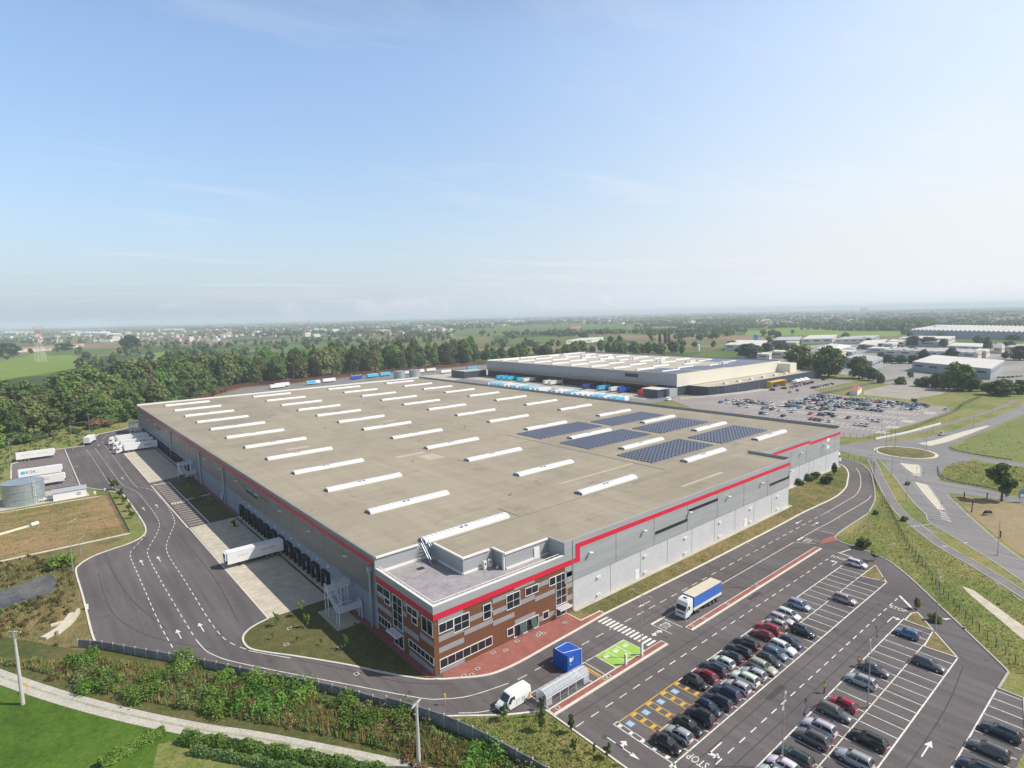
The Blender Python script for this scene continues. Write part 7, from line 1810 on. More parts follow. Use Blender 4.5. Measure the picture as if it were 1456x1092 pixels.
def lobes_for(form):
    L = []
    if form == 'round':
        L.append((0, 0, 7.6, 3.2, 3.2, 3.2))
        for k in range(8): a = 2 * math.pi * k / 8 + rng.uniform(-.3, .3); r = rng.uniform(1.8, 3.0); L.append((r * math.cos(a), r * math.sin(a), rng.uniform(2.0, 4.2), *(rng.uniform(1.4, 2.1, 2)), rng.uniform(1.3, 1.9)))
        for k in range(9): a = 2 * math.pi * k / 9 + rng.uniform(-.3, .3); r = rng.uniform(2.2, 3.3); L.append((r * math.cos(a), r * math.sin(a), rng.uniform(4.6, 8.6), *(rng.uniform(1.5, 2.3, 2)), rng.uniform(1.3, 2.0)))
        for k in range(4): a = rng.uniform(0, 6.28); L.append((1.5 * math.cos(a), 1.5 * math.sin(a), rng.uniform(9.2, 10.4), 1.6, 1.6, 1.5))
    elif form == 'airy':
        for k in range(15): a = rng.uniform(0, 6.28); r = rng.uniform(.3, 3.6); L.append((r * math.cos(a), r * math.sin(a), rng.uniform(3.4, 10.6), *(rng.uniform(1.1, 1.7, 2)), rng.uniform(.9, 1.4)))
    elif form == 'oval':
        for k in range(13): 
            z = 2.6 + 8.4 * k / 12; r = 2.3 * math.sin(math.pi * min(.95, (k + 2) / 15)) ** .7; a = 2.4 * k
            L.append((r * .55 * math.cos(a), r * .55 * math.sin(a), z, r * .85 + .3, r * .85 + .3, 1.5))
    elif form == 'column':
        for k in range(12):
            z = 1.4 + 10 * k / 11; r = 1.25 * (1 - .75 * (k / 11) ** 2.2); a = 2.4 * k
            L.append((.3 * math.cos(a), .3 * math.sin(a), z, r, r, 1.25))
    elif form == 'open':
        for k in range(12): a = rng.uniform(0, 6.28); r = rng.uniform(1.0, 4.0); L.append((r * math.cos(a), r * math.sin(a), rng.uniform(4.0, 10.8), *(rng.uniform(1.0, 1.9, 2)), rng.uniform(.8, 1.3)))
    elif form == 'bush':
        for k in range(8): a = rng.uniform(0, 6.28); r = rng.uniform(0, 2.6); L.append((r * math.cos(a), r * math.sin(a), rng.uniform(.8, 2.6), *(rng.uniform(1.1, 1.9, 2)), rng.uniform(.9, 1.5)))
    return L
def crown(form, n, size, m):
    L = lobes_for(form); vol = np.array([(l[3] * l[4] * l[5]) ** (2 / 3) for l in L]); pick = rng.choice(len(L), n, p=vol / vol.sum())
    A = np.array(L)[pick]
    d = rng.normal(size=(n, 3)); d /= np.linalg.norm(d, axis=1)[:, None]
    rad = rng.uniform(.55, 1.06, (n, 1)) ** .8
    C = A[:, :3] + d * A[:, 3:6] * rad
    C[:, 2] = np.maximum(C[:, 2], .15)
    Nn = d + rng.normal(size=(n, 3)) * .55 + np.array([0, 0, .35]); Nn /= np.linalg.norm(Nn, axis=1)[:, None]
    return quads_mesh('crown', C, Nn, size, m)
def trunk(form):
    b = MB()
    if form == 'bush':
        for k in range(3): b.tube((0, 0, 0), (rng.uniform(-.8, .8), rng.uniform(-.8, .8), 1.4), .07, 5, r2=.03)
    else:
        top = {'round': 6.5, 'oval': 8.5, 'column': 9.5, 'open': 6.5, 'airy': 6.5}[form]
        b.tube((0, 0, -.2), (.12, .05, top * .5), .34, 8, r2=.24); b.tube((.12, .05, top * .5), (.0, .1, top), .24, 7, r2=.09)
        for k in range(6):
            a = 1.1 * k + .4; z = top * (.38 + .09 * k); r = 1.1 if form == 'column' else 2.6
            b.tube((.06, .05, z), (r * math.cos(a), r * math.sin(a), z + 1.9), .12, 5, r2=.04)
    o = b.build('trunk', M_BARK); me = o.data; bpy.data.objects.remove(o); return me
TREES = {}
for form, n, size in (('round', 2600, .66), ('oval', 2200, .62), ('column', 1600, .52), ('open', 1300, .6), ('airy', 1700, .62), ('bush', 900, .5)):
    tk = trunk(form)
    for c in LEAF: TREES[form, c] = (tk, crown(form, n, size, LEAF[c]))
def tree(form, c, loc, h, label, group=None, wide=1.0, name=None, cat='tree'):
    tk, cm = TREES[form, c]; s = h / (3.4 if form == 'bush' else 11.8)
    t = thing(name or {'bush': 'shrub', 'column': 'poplar'}.get(form, 'tree'), label, cat if form != 'bush' else 'shrub', loc, random.uniform(0, 6.28), group)
    t.scale = (s * wide, s * wide, s)
    for nm, me in (('trunk', tk), ('crown', cm)):
        o = bpy.data.objects.new(nm, me); COL.objects.link(o); o.parent = t
    return t
def in_poly(x, y, P):
    c = False; j = len(P) - 1
    for i in range(len(P)):
        if (P[i][1] > y) != (P[j][1] > y) and x < (P[j][0] - P[i][0]) * (y - P[i][1]) / (P[j][1] - P[i][1]) + P[i][0]: c = not c
        j = i
    return c
def fill(P, step, n):
    xs = [p[0] for p in P]; ys = [p[1] for p in P]; out = []; tries = 0
    while len(out) < n and tries < 40000:
        tries += 1; x, y = random.uniform(min(xs), max(xs)), random.uniform(min(ys), max(ys))
        if in_poly(x, y, P) and all((x - a) ** 2 + (y - b_) ** 2 > step * step for a, b_ in out): out.append((x, y))
    return out
def px_of(x, y, z=0):
    d = Vector((x, y, z - CAMH)); w = d.dot(CF)
    return (728 + FPX * d.dot(CR) / w, 546 - FPX * d.dot(CU) / w) if w > 1 else None
# the wood on the left
WOOD = [(-45, 362), (-14, 388), (8, 408), (26, 420), (50, 436), (88, 496), (144, 578), (230, 660), (120, 640), (60, 570), (0, 520), (-50, 470)]
for x, y in fill(WOOD, 9.2, 165):
    f = random.choices(['round', 'oval', 'open'], [5, 3, 1])[0]; c = random.choice(['deep', 'mid', 'olive', 'mid', 'olive', 'fresh'])
    near = y < 380 + max(0, x) * 1.4 + 40
    tree(f, c, (x, y, 0), random.uniform(21, 32) * (.8 if x < 25 else 1) if not near else random.uniform(12, 22), 'broadleaf tree in the dense wood left of the warehouse', 'trees of the left wood', random.uniform(.95, 1.3))
edge = [(-45, 352), (-14, 378), (10, 398), (30, 408), (54, 426), (92, 486), (142, 562)]
for k in range(46):
    x, y = along(edge, arclen(edge)[-1] * (k + .5) / 46)
    tree('bush', random.choice(['mid', 'olive', 'fresh', 'rust', 'deep']), (x + random.uniform(-5, 3), y + random.uniform(-4, 8), 0), random.uniform(3, 6.5), 'leafy shrub along the near edge of the left wood', 'shrubs along the wood edge', 1.2)
# tall belt behind the red fence
BELT = [(112, 512), (152, 570), (200, 568), (300, 587), (440, 584), (470, 640), (330, 690), (200, 660), (120, 570)]
for x, y in fill(BELT, 11, 92):
    f = random.choices(['round', 'oval', 'column'], [4, 4, 1.5])[0]; c = random.choice(['deep', 'mid', 'olive', 'mid', 'olive', 'fresh'])
    tree(f, c, (x, y, 0), random.uniform(20, 33), 'tall broadleaf tree in the belt behind the red fence', 'trees behind the red fence', random.uniform(.8, 1.05))
for x, y in fill([(440, 596), (640, 560), (700, 470), (760, 480), (700, 640), (480, 690)], 13, 46):
    f = random.choice(['round', 'oval']); tree(f, random.choice(['deep', 'mid', 'olive']), (x, y, 0), random.uniform(12, 19), 'round tree in the belt beyond the second warehouse', 'trees beyond the second warehouse', 1.25)
for k, (px, py) in enumerate(((938, 489), (946, 489), (951, 489), (965, 487))):
    tree('column', 'deep', G(px, py), (24, 25, 23, 20)[k], ('leftmost dark poplar of the group of three', 'middle dark poplar of the group of three', 'rightmost dark poplar of the group of three', 'dark poplar standing alone right of the three')[k], None, 1.0)
def ptree(form, c, px, py, hp, wp, label, group=None):
    g = G(px, py); D = (g - Vector((0, 0, CAMH))).dot(CF); h = hp * D / FPX * 1.06; w = wp * D / FPX * 1.05
    return tree(form, c, g, h, label, group, (w / ({'round': 9.6, 'oval': 6.6, 'open': 9.5, 'airy': 9.0, 'bush': 6.6, 'column': 3}[form])) / (h / (3.4 if form == 'bush' else 11.8)))
for a in (('round', 'olive', 1136, 531, 40, 44, 'big olive tree left of the dark one by the far car park'), ('round', 'deep', 1178, 536, 43, 46, 'big dark tree in the middle by the far car park'), ('round', 'mid', 1166, 534, 28, 24, 'smaller tree between the two big ones by the far car park'), ('round', 'olive', 1221, 538, 31, 30, 'tree in front of the grey works by the grass bank'),
          ('round', 'deep', 1240, 541, 18, 18, 'low tree right of the grey works'), ('bush', 'deep', 1253, 545, 13, 13, 'dark bush at the end of the tarmac lane'), ('round', 'dark', 1066, 509, 20, 40, 'wide dark tree behind the second warehouse roof'), ('round', 'dark', 1090, 508, 20, 22, 'dark tree between the white roofed works and the dark works'), ('round', 'deep', 1112, 504, 16, 24, 'tree behind the dark works roof'),
          ('round', 'mid', 1363, 555, 38, 40, 'tallest tree in front of the grey and white factory'), ('round', 'olive', 1349, 554, 26, 26, 'left shoulder tree in front of the grey and white factory'), ('round', 'deep', 1378, 556, 26, 28, 'right shoulder tree in front of the grey and white factory'), ('bush', 'dark', 1331, 551, 20, 26, 'dark shrub left of the tall factory trees'), ('bush', 'deep', 1312, 549, 12, 26, 'low dark shrub at the gravel yard edge'), ('bush', 'deep', 1278, 546, 9, 18, 'small dark shrub behind the gravel yard'), ('bush', 'mid', 1294, 537, 9, 8, 'small round shrub at the corner of the grey factory'),
          ('round', 'deep', 1423, 562, 22, 38, 'broad low tree right of the factory trees'), ('round', 'dark', 1452, 560, 20, 24, 'dark tree at the right edge by the road'), ('bush', 'mid', 1404, 556, 12, 20, 'bush in front of the factory white end'),
          ('round', 'dark', 1298, 492, 14, 24, 'left dark tree in front of the white warehouse'), ('round', 'dark', 1320, 493, 14, 24, 'middle dark tree in front of the white warehouse'), ('round', 'dark', 1341, 494, 12, 13, 'right dark tree in front of the white warehouse'),
          ('oval', 'dark', 1313, 514, 16, 14, 'dark conical tree before the ribbed works'), ('round', 'dark', 1353, 510, 15, 16, 'dark tree before the ribbed works'), ('round', 'dark', 1263, 516, 12, 18, 'left tree of the row by the ribbed works'), ('round', 'deep', 1281, 517, 12, 18, 'second tree of the row by the ribbed works'), ('round', 'dark', 1298, 517, 12, 16, 'third tree of the row by the ribbed works'),
          ('oval', 'mid', 1403, 504, 23, 12, 'slender green tree right of the ribbed works'), ('round', 'dark', 1450, 512, 20, 26, 'large dark tree at the right edge above the car yard'), ('round', 'deep', 1434, 497, 12, 16, 'tree between the yellow house and the low house'),
          ('round', 'deep', 868, 487, 9, 10, 'left round tree by the cream farm shed'), ('round', 'deep', 881, 486, 9, 8, 'right round tree by the cream farm shed'), ('open', 'olive', 927, 490, 13, 9, 'thin olive tree left of the three poplars'), ('round', 'dark', 830, 484, 12, 14, 'dark round tree left of the cream farm shed'),
          ('round', 'deep', 478, 496, 9, 13, 'left dark tree in the pale field'), ('round', 'dark', 187, 501, 24, 28, 'dark clump of tree left in the far fields'), ('round', 'dark', 10, 508, 20, 34, 'dark tree at the left edge in the far fields'), ('round', 'dark', 92, 498, 10, 26, 'low dark tree clump by the farm shed'),
          ('airy', 'mid', 1424, 713, 52, 42, 'tree with open branches at the driveway beside the dark board'), ('bush', 'mid', 1300, 572, 5, 8, 'small bush in the gravel yard')):
    ptree(*a)
random.seed(5)
for k in range(26):
    px = random.uniform(1030, 1456); py = random.uniform(478, 512)
    ptree('round', random.choice(['dark', 'deep', 'mid']), px, py, random.uniform(6, 11), random.uniform(8, 16), 'tree standing among the works on the right', 'trees among the works')
# low garden plants of the site
def sapling(x, y, h, label, c='olive', form='oval', w=.8, z=.1, group='saplings on the lawns'):
    t = tree('open', c, (x, y, z), h, label, group, w * .6, 'sapling'); w *= .6
    q = MB(); k = h / 11.8; q.tube((.35 / (k * w), 0, 0), (.35 / (k * w), 0, 1.6 / k), .03 / k, 5); q.build('stake', M_BARK, t)
    return t
for k, (px, py, h) in enumerate(((394, 891, 3.2), (388, 910, 1.5), (423, 914, 1.5), (437, 893, 3.4), (429, 877, 3.6), (457, 918, 1.4), (493, 924, 3.0), (507, 903, 2.6))):
    g = G(px, py); sapling(g.x, g.y, h, f'staked sapling on the wedge lawn by the office, number {k + 1} counted from the apron', 'olive' if k % 3 else 'fresh', 'open' if h < 2 else 'oval')
for k, (x, y, h) in enumerate(((43, 243, 4), (44, 238, 3.6), (42.5, 230, 3.4), (41.5, 213, 3.5), (44.5, 208, 3.2), (43.2, 216, 3.0))):
    sapling(x, y, h, f'young yellowish tree on the lawn by the striped bays, number {k + 1} from the far end', 'straw' if False else 'olive', 'oval', 1.1)
for k, (px, py, h) in enumerate(((163, 697, 5.0), (171, 708, 3.6), (177, 717, 3.2), (183, 727, 3.0), (188, 737, 2.8))):
    g = G(px, py); sapling(g.x, g.y, h, f'dark slim tree in the verge at the yard bend, number {k + 1} from the top', 'deep', 'column', 1.5)
for k, (px, py, h, c) in enumerate(((716.5, 1024, 3.2, 'deep'), (769, 1040, 3.6, 'mid'), (769, 1012, 2.6, 'deep'), (813, 1042, 3.0, 'mid'), (815, 1070, 2.2, 'deep'), (845, 1072, 1.6, 'mid'), (863, 1078, 2.6, 'deep'))):
    g = G(px, py); tree('airy' if k % 2 else 'open', c, (g.x, g.y, .02), h, f'young bushy tree on the dry corner patch by the van, number {k + 1} from the left', 'young trees on the corner patch', .62, 'sapling')
for k, (px, py, h) in enumerate(((1135.5, 690, 2.0), (1148.5, 684, 2.2), (1159, 680, 2.2), (1175.5, 687, 2.6), (1186, 675, 4.2))):
    g = G(px, py); tree('bush' if k < 4 else 'oval', 'deep', (g.x, g.y, .1), h, f'dark shrub on the bank by the right end wall, number {k + 1} from the left', 'shrubs at the right end wall', .9)
for px, py, h, f_, c, lab in ((1243, 798, 2.4, 'open', 'olive', 'thin yellowish tree on the planted triangle by the white mpv'), (1304, 866, 2.3, 'oval', 'mid', 'small shrub at the stop line of the second aisle'), (1247, 731, 1.1, 'bush', 'mid', 'small bush in the bank below the green fence end'), (1284, 741, 1.3, 'bush', 'olive', 'bush beside the cycle path end'), (85, 808, 3.4, 'bush', 'fresh', 'bright green bush by the hollow near the yard kerb'), (1224, 780, 2.4, 'bush', 'olive', 'olive bush on the bank above the white mpv'), (1333, 884, 1.6, 'bush', 'olive', 'small bush on the tip of the planted triangle'), (1290, 690, 1.2, 'bush', 'olive', 'small bush on the long grass island')):
    g = G(px, py); tree(f_, c, (g.x, g.y, .05), h, lab, None, 1.0)
# clipped hedges and vine rows at the bottom
def leaf_row(pts, w, h, n, c, label, name='hedge', size=.22):
    tot = arclen(pts)[-1]; C = []; Nn = []
    for k in range(n):
        s = random.random() * tot; p = along(pts, s); q = along(pts, min(tot, s + .3)); d = Vector((q[0] - p[0], q[1] - p[1])); d = d.normalized() if d.length > 1e-6 else Vector((1, 0)); nn = Vector((-d.y, d.x))
        a = random.uniform(0, math.pi); r = random.uniform(.75, 1.08); bump = 1 + .18 * math.sin(s * 1.3) + .1 * math.sin(s * 3.1 + 1)
        C.append((p[0] + nn.x * math.cos(a) * w / 2 * r, p[1] + nn.y * math.cos(a) * w / 2 * r, .1 + h * bump * math.sin(a) * r)); Nn.append((nn.x * math.cos(a), nn.y * math.cos(a), math.sin(a) + .2))
    Nn = np.array(Nn) + rng.normal(size=(n, 3)) * .5; Nn /= np.linalg.norm(Nn, axis=1)[:, None]
    me = quads_mesh(name, np.array(C), Nn, size, LEAF[c]); o = bpy.data.objects.new(name, me); COL.objects.link(o)
    return tag(o, label, 'hedge')
leaf_row([(3.6, 93.0), (8, 94.2), (11.6, 94.8)], 1.5, 1.3, 3000, 'fresh', 'short low hedge row crossing the bottom left lawn')
leaf_row(smooth([(13.4, 91.2), (17.2, 86.2), (23, 78.4), (29, 70), (33, 64), (36, 58)], 4), 2.0, 1.5, 9000, 'fresh', 'long leafy hedge row along the gravel track')
leaf_row(smooth([(13.8, 87.8), (16.5, 84.3), (21, 78), (26.5, 70), (30, 64)], 4), 1.4, 1.0, 4500, 'mid', 'second lower hedge row beside the long one')
# weeds between the track and the wall, and rough grass: too many to count
def thicket(P, n, hmin, hmax, per, size, m, name):
    pts = []
    xs = [p[0] for p in P]; ys = [p[1] for p in P]
    while len(pts) < n:
        x, y = random.uniform(min(xs), max(xs)), random.uniform(min(ys), max(ys))
        if in_poly(x, y, P) and not in_poly(x, y, SLABS) and not in_poly(x, y, HOLLOW): pts.append((x, y))
    C = []; Nn = []
    for x, y in pts:
        h = random.uniform(hmin, hmax); r = h * random.uniform(.45, .8)
        d = rng.normal(size=(per, 3)); d[:, 2] = np.abs(d[:, 2]); d /= np.linalg.norm(d, axis=1)[:, None]
        C.append(np.array([x, y, .02]) + d * np.array([r, r, h]) * rng.uniform(.45, 1.05, (per, 1))); Nn.append(d)
    C = np.concatenate(C); Nn = np.concatenate(Nn) + rng.normal(size=(len(C), 3)) * .6; Nn /= np.linalg.norm(Nn, axis=1)[:, None]
    o = bpy.data.objects.new(name, quads_mesh(name, C, Nn, size, m)); COL.objects.link(o); return stuff(o)
W0 = offset(TRACK, 1.9)
STRIP = W0[16:] + [(50, 40)] + CW[::-1][6:] + [(2, 134), (-8, 149), (-22, 168)]
STRIP = [p for p in W0[10:-6]] + [offset(CW, -.9 if False else .0)[i] for i in range(len(CW) - 8, 0, -1)] + [(2.5, 133), (-8, 148)]
MID = [(-10, 140), (0, 129), (6, 126.0), (13, 116), (20, 106), (30, 90), (37, 78), (41, 70), (43.5, 63), (45.5, 55), (46.5, 49), (44, 50), (41.5, 57), (36, 67.5), (28, 80.5), (20, 92), (11, 105), (4, 117), (-3, 129), (-10, 140)]
def patches(P, n, r): return [[(x + r * random.uniform(.5, 1.3) * math.cos(q), y + r * random.uniform(.5, 1.3) * math.sin(q)) for q in np.linspace(0, 6.28, 9)[:-1]] for x, y in fill(P, r * .8, n)]
thicket(MID, 190, .5, 1.5, 90, .20, LEAF['mid'], 'weed_thicket'); thicket(MID, 240, .4, 1.2, 90, .17, LEAF['straw'], 'tall_weeds')
for q in patches(MID, 9, 3.2): thicket(q, 18, 1.0, 2.7, 170, .24, LEAF['fresh'], 'elder_thicket')
for q in patches(MID, 7, 3.0): thicket(q, 16, .6, 1.7, 110, .17, LEAF['rust'], 'rusty_weeds')
NW = [(13, 121), (20, 111), (28, 98), (35, 86.5), (40, 77), (43, 69), (44.5, 63), (42, 66), (37, 77), (31, 87), (24, 98), (16, 112), (11, 120)]
for q in patches(NW, 9, 2.2): thicket(q, 9, 1.4, 2.6, 150, .24, LEAF['fresh'], 'wall_thicket')
for q in patches(MID, 7, 3.0): thicket(q, 14, .9, 2.3, 150, .22, LEAF['olive'], 'bramble_thicket')
SCR = [(-20, 195), (-2, 195), (5.6, 176), (5.6, 152), (3.6, 150.5), (-2, 141), (2.5, 133.5), (-9, 149), (-22, 172)]
SCR2 = [p for p in SCR]
thicket(SCR2, 150, .4, 1.1, 70, .2, LEAF['rust'], 'rusty_weeds'); thicket(SCR2, 90, .4, 1.2, 70, .2, LEAF['olive'], 'tall_weeds')
def tufts(P, n, h, m, name, avoid=()):
    xs = [p[0] for p in P]; ys = [p[1] for p in P]; pts = []
    while len(pts) < n:
        x, y = random.uniform(min(xs), max(xs)), random.uniform(min(ys), max(ys))
        if in_poly(x, y, P) and not in_poly(x, y, SLABS) and not in_poly(x, y, HOLLOW): pts.append((x, y))
    A_ = np.array(pts); n = len(A_); th = rng.uniform(0, 6.28, n); hh = h * rng.uniform(.4, 1.3, n); wdt = .10 * rng.uniform(.6, 1.5, n)
    dx, dy = np.cos(th) * wdt, np.sin(th) * wdt; lx, ly = rng.normal(size=n) * .12, rng.normal(size=n) * .12
    z = np.full(n, .02)
    V = np.stack([np.stack([A_[:, 0] - dx, A_[:, 1] - dy, z], 1), np.stack([A_[:, 0] + dx, A_[:, 1] + dy, z], 1), np.stack([A_[:, 0] + lx, A_[:, 1] + ly, z + hh], 1)], 1).reshape(-1, 3)
    o = bpy.data.objects.new(name, raw_mesh(name, V, np.arange(3 * n), 3, m)); COL.objects.link(o); return stuff(o)
tufts(MID, 9000, 1.0, LEAF['straw'], 'tall_grass'); tufts(MID, 5000, .8, LEAF['fresh'], 'tall_grass')
BANK = NEK[6:] + [(121, 15), (118, 2)] + offset(CYC, -2.0)[6:-4][::-1] + [(225, 71.2), (205, 63.4), (188, 60.2), (166, 58.4)]
tufts(BANK, 5000, .26, LEAF['straw'], 'dry_grass'); tufts(BANK, 3500, .26, LEAF['fresh'], 'rough_grass'); thicket(BANK, 22, .2, .45, 26, .18, LEAF['olive'], 'low_weeds')
PATCH = [(42.6, 72), (46, 68.4), (51, 64.2), (56.2, 60.6), (56.4, 40), (50.6, 40), (48.9, 48), (47.2, 57), (45.6, 65)]
tufts(PATCH, 3000, .3, LEAF['straw'], 'dry_grass'); tufts(PATCH, 900, .3, LEAF['fresh'], 'rough_grass'); thicket(PATCH, 34, .2, .6, 40, .14, LEAF['olive'], 'low_weeds')
tufts([(-8, 249), (17, 246.5), (19.5, 197), (-8, 197)], 3200, .38, LEAF['straw'], 'dry_grass'); tufts(SCR, 4000, .5, LEAF['straw'], 'dry_grass')
tufts([(86, 78.4), (175, 78.4), (177.5, 86.8), (236, 86.8), (232, 84.4), (217, 78.6), (200, 74.6), (120, 74.5), (86, 74.8)], 3500, .3, LEAF['fresh'], 'rough_grass'); tufts([(86, 78.4), (175, 78.4), (190, 80), (190, 74.6), (120, 74.5), (86, 74.8)], 3500, .26, LEAF['straw'], 'dry_grass')
EAST = [(262, 60), (274, 60.3), (278.5, 57), (278, 52), (281.5, 41), (283, 20), (229, 20), (234.6, 33.4), (238.4, 40), (240.4, 48), (241, 54), (246, 58.5)]
tufts(EAST, 3500, .45, LEAF['straw'], 'dry_grass'); tufts(EAST, 3500, .4, LEAF['fresh'], 'rough_grass'); thicket(EAST, 40, .3, .9, 40, .25, LEAF['mid'], 'low_weeds')
thicket([(300, 66), (350, 63), (420, 60), (420, 20), (300, 20), (291.5, 45), (292, 58)], 160, .08, .16, 8, .35, LEAF['fresh'], 'low_weeds')
thicket([(-7, 300), (-7, 334), (8, 360), (20, 361), (29, 394), (40, 402), (48, 412), (34, 408), (8, 396), (-30, 366), (-30, 300)], 200, .4, 1.4, 60, .4, LEAF['mid'], 'weed_thicket')
# --- distant belts of trees
FIELDPX = [[(-30, 546), (130, 520), (105, 505), (60, 500), (-30, 520)], [(210, 514), (246, 508), (236, 500), (200, 505)], [(395, 505), (560, 493), (700, 478), (705, 490), (540, 515), (410, 520)], [(720, 497), (900, 489), (960, 487), (960, 496), (900, 500), (740, 503)], [(1060, 470), (1290, 471), (1275, 478), (1060, 477)], [(900, 484), (1070, 484), (1060, 490), (905, 492)], [(-30, 518), (60, 499), (165, 500), (170, 489), (20, 494), (-30, 500)], [(640, 470), (760, 462), (900, 461), (900, 466), (650, 480)], [(700, 483), (900, 476), (900, 482), (720, 490)]]
def far_pt(r, az):
    """az measured from the view direction, to the right"""
    f2 = Vector((CF.x, CF.y)).normalized(); rr = Vector((f2.y, -f2.x)); d = f2 * math.cos(az) + rr * math.sin(az); return d * r
pos = []
random.seed(21)
for k in range(430):
    r = 900 * math.exp(random.random() ** .8 * 2.6); az = random.uniform(-.86, .86); c = far_pt(r, az); a = random.uniform(-.5, .5) + (0 if random.random() < .6 else 1.5) + YAW * 0
    wood = random.random() < .3; L = random.uniform(60, 320) * (1 + r / 4000); n = int(L / 9 * (1.6 if wood else 1))
    t_ = Vector((CR.x, CR.y)).normalized(); t_ = Vector((t_.x * math.cos(a) - t_.y * math.sin(a), t_.x * math.sin(a) + t_.y * math.cos(a))); nn = Vector((-t_.y, t_.x))
    for i in range(n):
        p = c + t_ * random.uniform(-L / 2, L / 2) + nn * random.gauss(0, 26 if wood else 4)
        q = px_of(p.x, p.y)
        if q is None or p.length < 690: continue
        if any(in_poly(q[0], q[1], F_) for F_ in FIELDPX) and random.random() < .97: continue
        if q[0] > 1020 and q[1] > 478: continue
        if q[0] < 720 and q[1] > 477 and random.random() < .82: continue
        if 720 <= q[0] < 1020 and q[1] > 481 and random.random() < .6: continue
        if p.x < 560 and p.y < 680 and p.y > -50: continue
        pos.append((p.x, p.y, random.uniform(7, 17), p.length))
for k in range(700):                         # the dense park wood on the right
    q = (random.uniform(1232, 1330), random.uniform(463, 470)); p = G(*q); pos.append((p.x, p.y, random.uniform(14, 24), p.xy.length))
for k in range(1500):
    q = (random.uniform(1000, 1470), random.uniform(446, 468)); p = G(*q); pos.append((p.x, p.y, random.uniform(8, 16), p.xy.length))
for k in range(2600):
    q = (random.uniform(-20, 1470), 0); q = (q[0], 466 - q[0] * .0195 + random.uniform(2.5, 11)); p = G(*q); pos.append((p.x, p.y, random.uniform(8, 17), p.xy.length))
C = []; Nn = []; Sz = []
byk = {'dark': [], 'deep': [], 'mid': [], 'olive': []}
for x, y, h, r in pos:
    k = random.choices(list(byk), [3, 4, 3, 1.5])[0]; byk[k].append((x, y, h, r))
for k, Ls in byk.items():
    CC_, NN_ = [], []
    for x, y, h, r in Ls:
        n = 46 if r < 1500 else 24 if r < 3500 else 12
        d = rng.normal(size=(n, 3)); d /= np.linalg.norm(d, axis=1)[:, None]; w = h * random.uniform(.34, .5)
        CC_.append(np.array([x, y, h * .55]) + d * np.array([w, w, h * .45]) * rng.uniform(.5, 1.05, (n, 1))); NN_.append(d)
    c = np.concatenate(CC_); nv = np.concatenate(NN_) + rng.normal(size=(len(c), 3)) * .4; nv /= np.linalg.norm(nv, axis=1)[:, None]
    o = bpy.data.objects.new('far_woodland', quads_mesh('far_woodland', c, nv, 4.2, LEAF[k])); COL.objects.link(o); stuff(o)
# ------------------------------------------------------------------ hazy far town
random.seed(33)
HOUSE = []
for wm, rm, sx, sy, h in ((M_RENDER, M_TERRA, 11, 9, 6), (M_CREAM, M_TERRA, 14, 9, 7), (M_FACTW, M_TERRA, 18, 11, 9), (M_WHITEP, M_FACTRD, 16, 12, 8), (M_CREAM, M_FACTRD, 22, 12, 13), (M_WHITEP, M_FACTR, 34, 20, 9)):
    b = MB(); b.prism([(-sx / 2, -sy / 2), (sx / 2, -sy / 2), (sx / 2, sy / 2), (-sx / 2, sy / 2)], 0, h, 0)
    if h < 8 or rm is M_TERRA:
        o_ = .5; A = [(-sx / 2 - o_, -sy / 2 - o_, h), (sx / 2 + o_, -sy / 2 - o_, h), (sx / 2 + o_, sy / 2 + o_, h), (-sx / 2 - o_, sy / 2 + o_, h)]; p, q = (-sx * .3, 0, h + 2.8), (sx * .3, 0, h + 2.8)
        for f in ((A[0], A[1], q, p), (A[1], A[2], q), (A[2], A[3], p, q), (A[3], A[0], p)): b.face(f, 1)
    else: b.box(-sx / 2 - .2, sx / 2 + .2, -sy / 2 - .2, sy / 2 + .2, h, h + .5, 1)
    for k in range(int(sx / 3.2)):
        for z in range(int(h / 3)): b.box(-sx / 2 + 1 + 3.2 * k, -sx / 2 + 2.2 + 3.2 * k, -sy / 2 - .03, sy / 2 + .03, 1 + 3 * z, 2.4 + 3 * z, 2)
    o = b.build('far_house', [wm, rm, M_GLASS]); HOUSE.append(o.data); bpy.data.objects.remove(o)
lab = ['small cream house with tiled roof in the hazy far town', 'cream house with long tiled roof in the hazy far town', 'pale block with tiled roof in the hazy far town', 'white flat house with grey roof in the hazy far town', 'tall cream block with grey roof in the hazy far town', 'white flat roofed hall in the hazy far town']
def town_pt():
    k = random.random()
    if k < .42: return random.uniform(1080, 1460), random.uniform(443, 466)
    if k < .72: return random.gauss(760, 150), random.uniform(449.5, 464)
    if k < .9: return random.uniform(300, 700), random.uniform(457, 478)
    return random.uniform(0, 330), random.uniform(466, 484)
near_, rest = [], []
for k in range(1500):
    px, py = town_pt(); py += (728 - px) * .0045
    if any(in_poly(px, py, F_) for F_ in FIELDPX): continue
    if px > 1060 and py > 464 and random.random() < .8: continue
    if 1225 < px < 1335 and py > 455: continue
    g = G(px, py)
    if g.z > 1 or g.xy.length > 14000 or g.xy.length < 1900: continue
    near_.append((g.xy.length, g.x, g.y, random.choices(range(6), [5, 4, 3, 3, 2, 2])[0], random.uniform(0, 3.1), random.uniform(.8, 1.25)))
near_.sort()
for i, (r, x, y, v, rz, s) in enumerate(near_[:290]):
    o = bpy.data.objects.new('far_house', HOUSE[v]); COL.objects.link(o); o.location = (x, y, 0); o.rotation_euler = (0, 0, rz); o.scale = (s, s, s); tag(o, lab[v], 'house', 'houses of the far town')
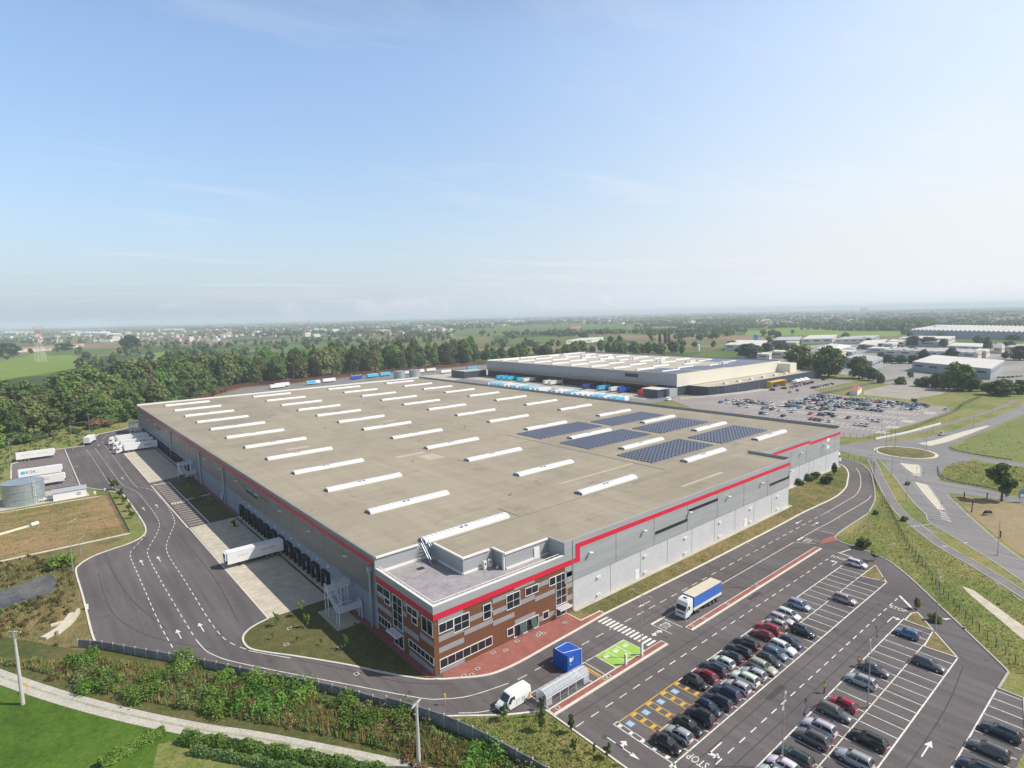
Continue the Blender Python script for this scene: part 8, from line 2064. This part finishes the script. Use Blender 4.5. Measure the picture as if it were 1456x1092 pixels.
for v in range(6):
    V, I = [], []
    me = HOUSE[v]; co = [tuple(q.co) for q in me.vertices]; fs = [tuple(p.vertices) for p in me.polygons]; mi = [p.material_index for p in me.polygons]
    b = MB()
    for r, x, y, vv, rz, s in near_[290:]:
        if vv != v: continue
        n = len(b.v); c, s_ = math.cos(rz) * s, math.sin(rz) * s
        b.v += [(x + p[0] * c - p[1] * s_, y + p[0] * s_ + p[1] * c, p[2] * s) for p in co]; b.f += [tuple(n + i for i in f) for f in fs]; b.m += mi
    if b.v: stuff(b.build('distant_town', list(me.materials)))
for (p0, p1, p2_, h, l) in (((82, 474.5), (155, 476.5), (158, 473), 9, 'long white shed below the horizon at the far left'), ((230, 471), (262, 471.5), (263, 469.5), 9, 'white shed below the horizon left of the second pylon'), ((0, 475), (46, 474.5), (48, 472.5), 9, 'white shed at the left edge below the horizon'), ((155, 478), (172, 478), (173, 476), 8, 'small white shed in the left distance'), ((1075, 459), (1094, 458.5), (1095, 456.5), 9, 'white hall in the centre distance'), ((715, 459.5), (745, 459), (746, 457), 9, 'white hall below the centre horizon'), ((520, 474), (548, 473), (550, 471), 8, 'pale hall beyond the far fields')):
    block('factory', [p0, p1, p2_], h, l, M_WHITEP, M_WHITEP, win=False)
# towers on the skyline
def tower(px, py, top, w, wm, kind, label):
    g = G(px, py); D = (g - Vector((0, 0, CAMH))).dot(CF); h = (py - top) * D / FPX; w = w * D / FPX; t = thing('tower', label, 'tower', g, .4)
    b = MB(); b.box(-w / 2, w / 2, -w / 2, w / 2, 0, h * .72 if kind != 'slab' else h); b.build('shaft', wm, t)
    b = MB()
    if kind == 'spire':
        b.loft([[(-w * .55, -w * .55, h * .72), (w * .55, -w * .55, h * .72), (w * .55, w * .55, h * .72), (-w * .55, w * .55, h * .72)], [(-.1, -.1, h), (.1, -.1, h), (.1, .1, h), (-.1, .1, h)]])
    elif kind == 'dome':
        b.tube((0, 0, h * .72), (0, 0, h * .82), w * .42, 10); b.tube((0, 0, h * .82), (0, 0, h * .93), w * .42, 10, r2=w * .15); b.tube((0, 0, h * .93), (0, 0, h), w * .06, 6)
    else: b.box(-w * .3, w * .3, -w * .3, w * .3, h, h * 1.06)
    b.build('tower_top', M_CREAM if kind != 'slab' else wm, t)
tower(1376, 450, 440, 3.2, M_CREAM, 'dome', 'pale domed church tower on the right skyline'); tower(1408, 452, 443, 2.6, M_TERRA, 'spire', 'dark church spire right of the domed tower'); tower(1417, 459, 451, 2.2, M_WHITEP, 'dome', 'slim white bell tower among the red roofs')
tower(1228.5, 444.5, 437.8, 9, M_WHITEP, 'slab', 'white tower block standing on the horizon'); tower(806, 455, 447, 1.2, M_FACTG, 'spire', 'thin far spire right of the centre'); tower(888, 453, 445, 1.5, M_FACTG, 'spire', 'thin far tower left of the poplars')
# ------------------------------------------------------------------ the hazy air
b = MB(); b.box(-20000, 20000, -20000, 20000, -1.2, 96)
hm = bpy.data.materials.new('haze'); hm.use_nodes = True; nt = hm.node_tree; nt.nodes.clear()
out = nt.nodes.new('ShaderNodeOutputMaterial'); pv = nt.nodes.new('ShaderNodeVolumePrincipled')
pv.inputs['Color'].default_value = (.80, .90, 1.0, 1); pv.inputs['Density'].default_value = .00014; pv.inputs['Anisotropy'].default_value = .0
nt.links.new(pv.outputs[0], out.inputs['Volume'])
o = b.build('haze', hm); stuff(o)
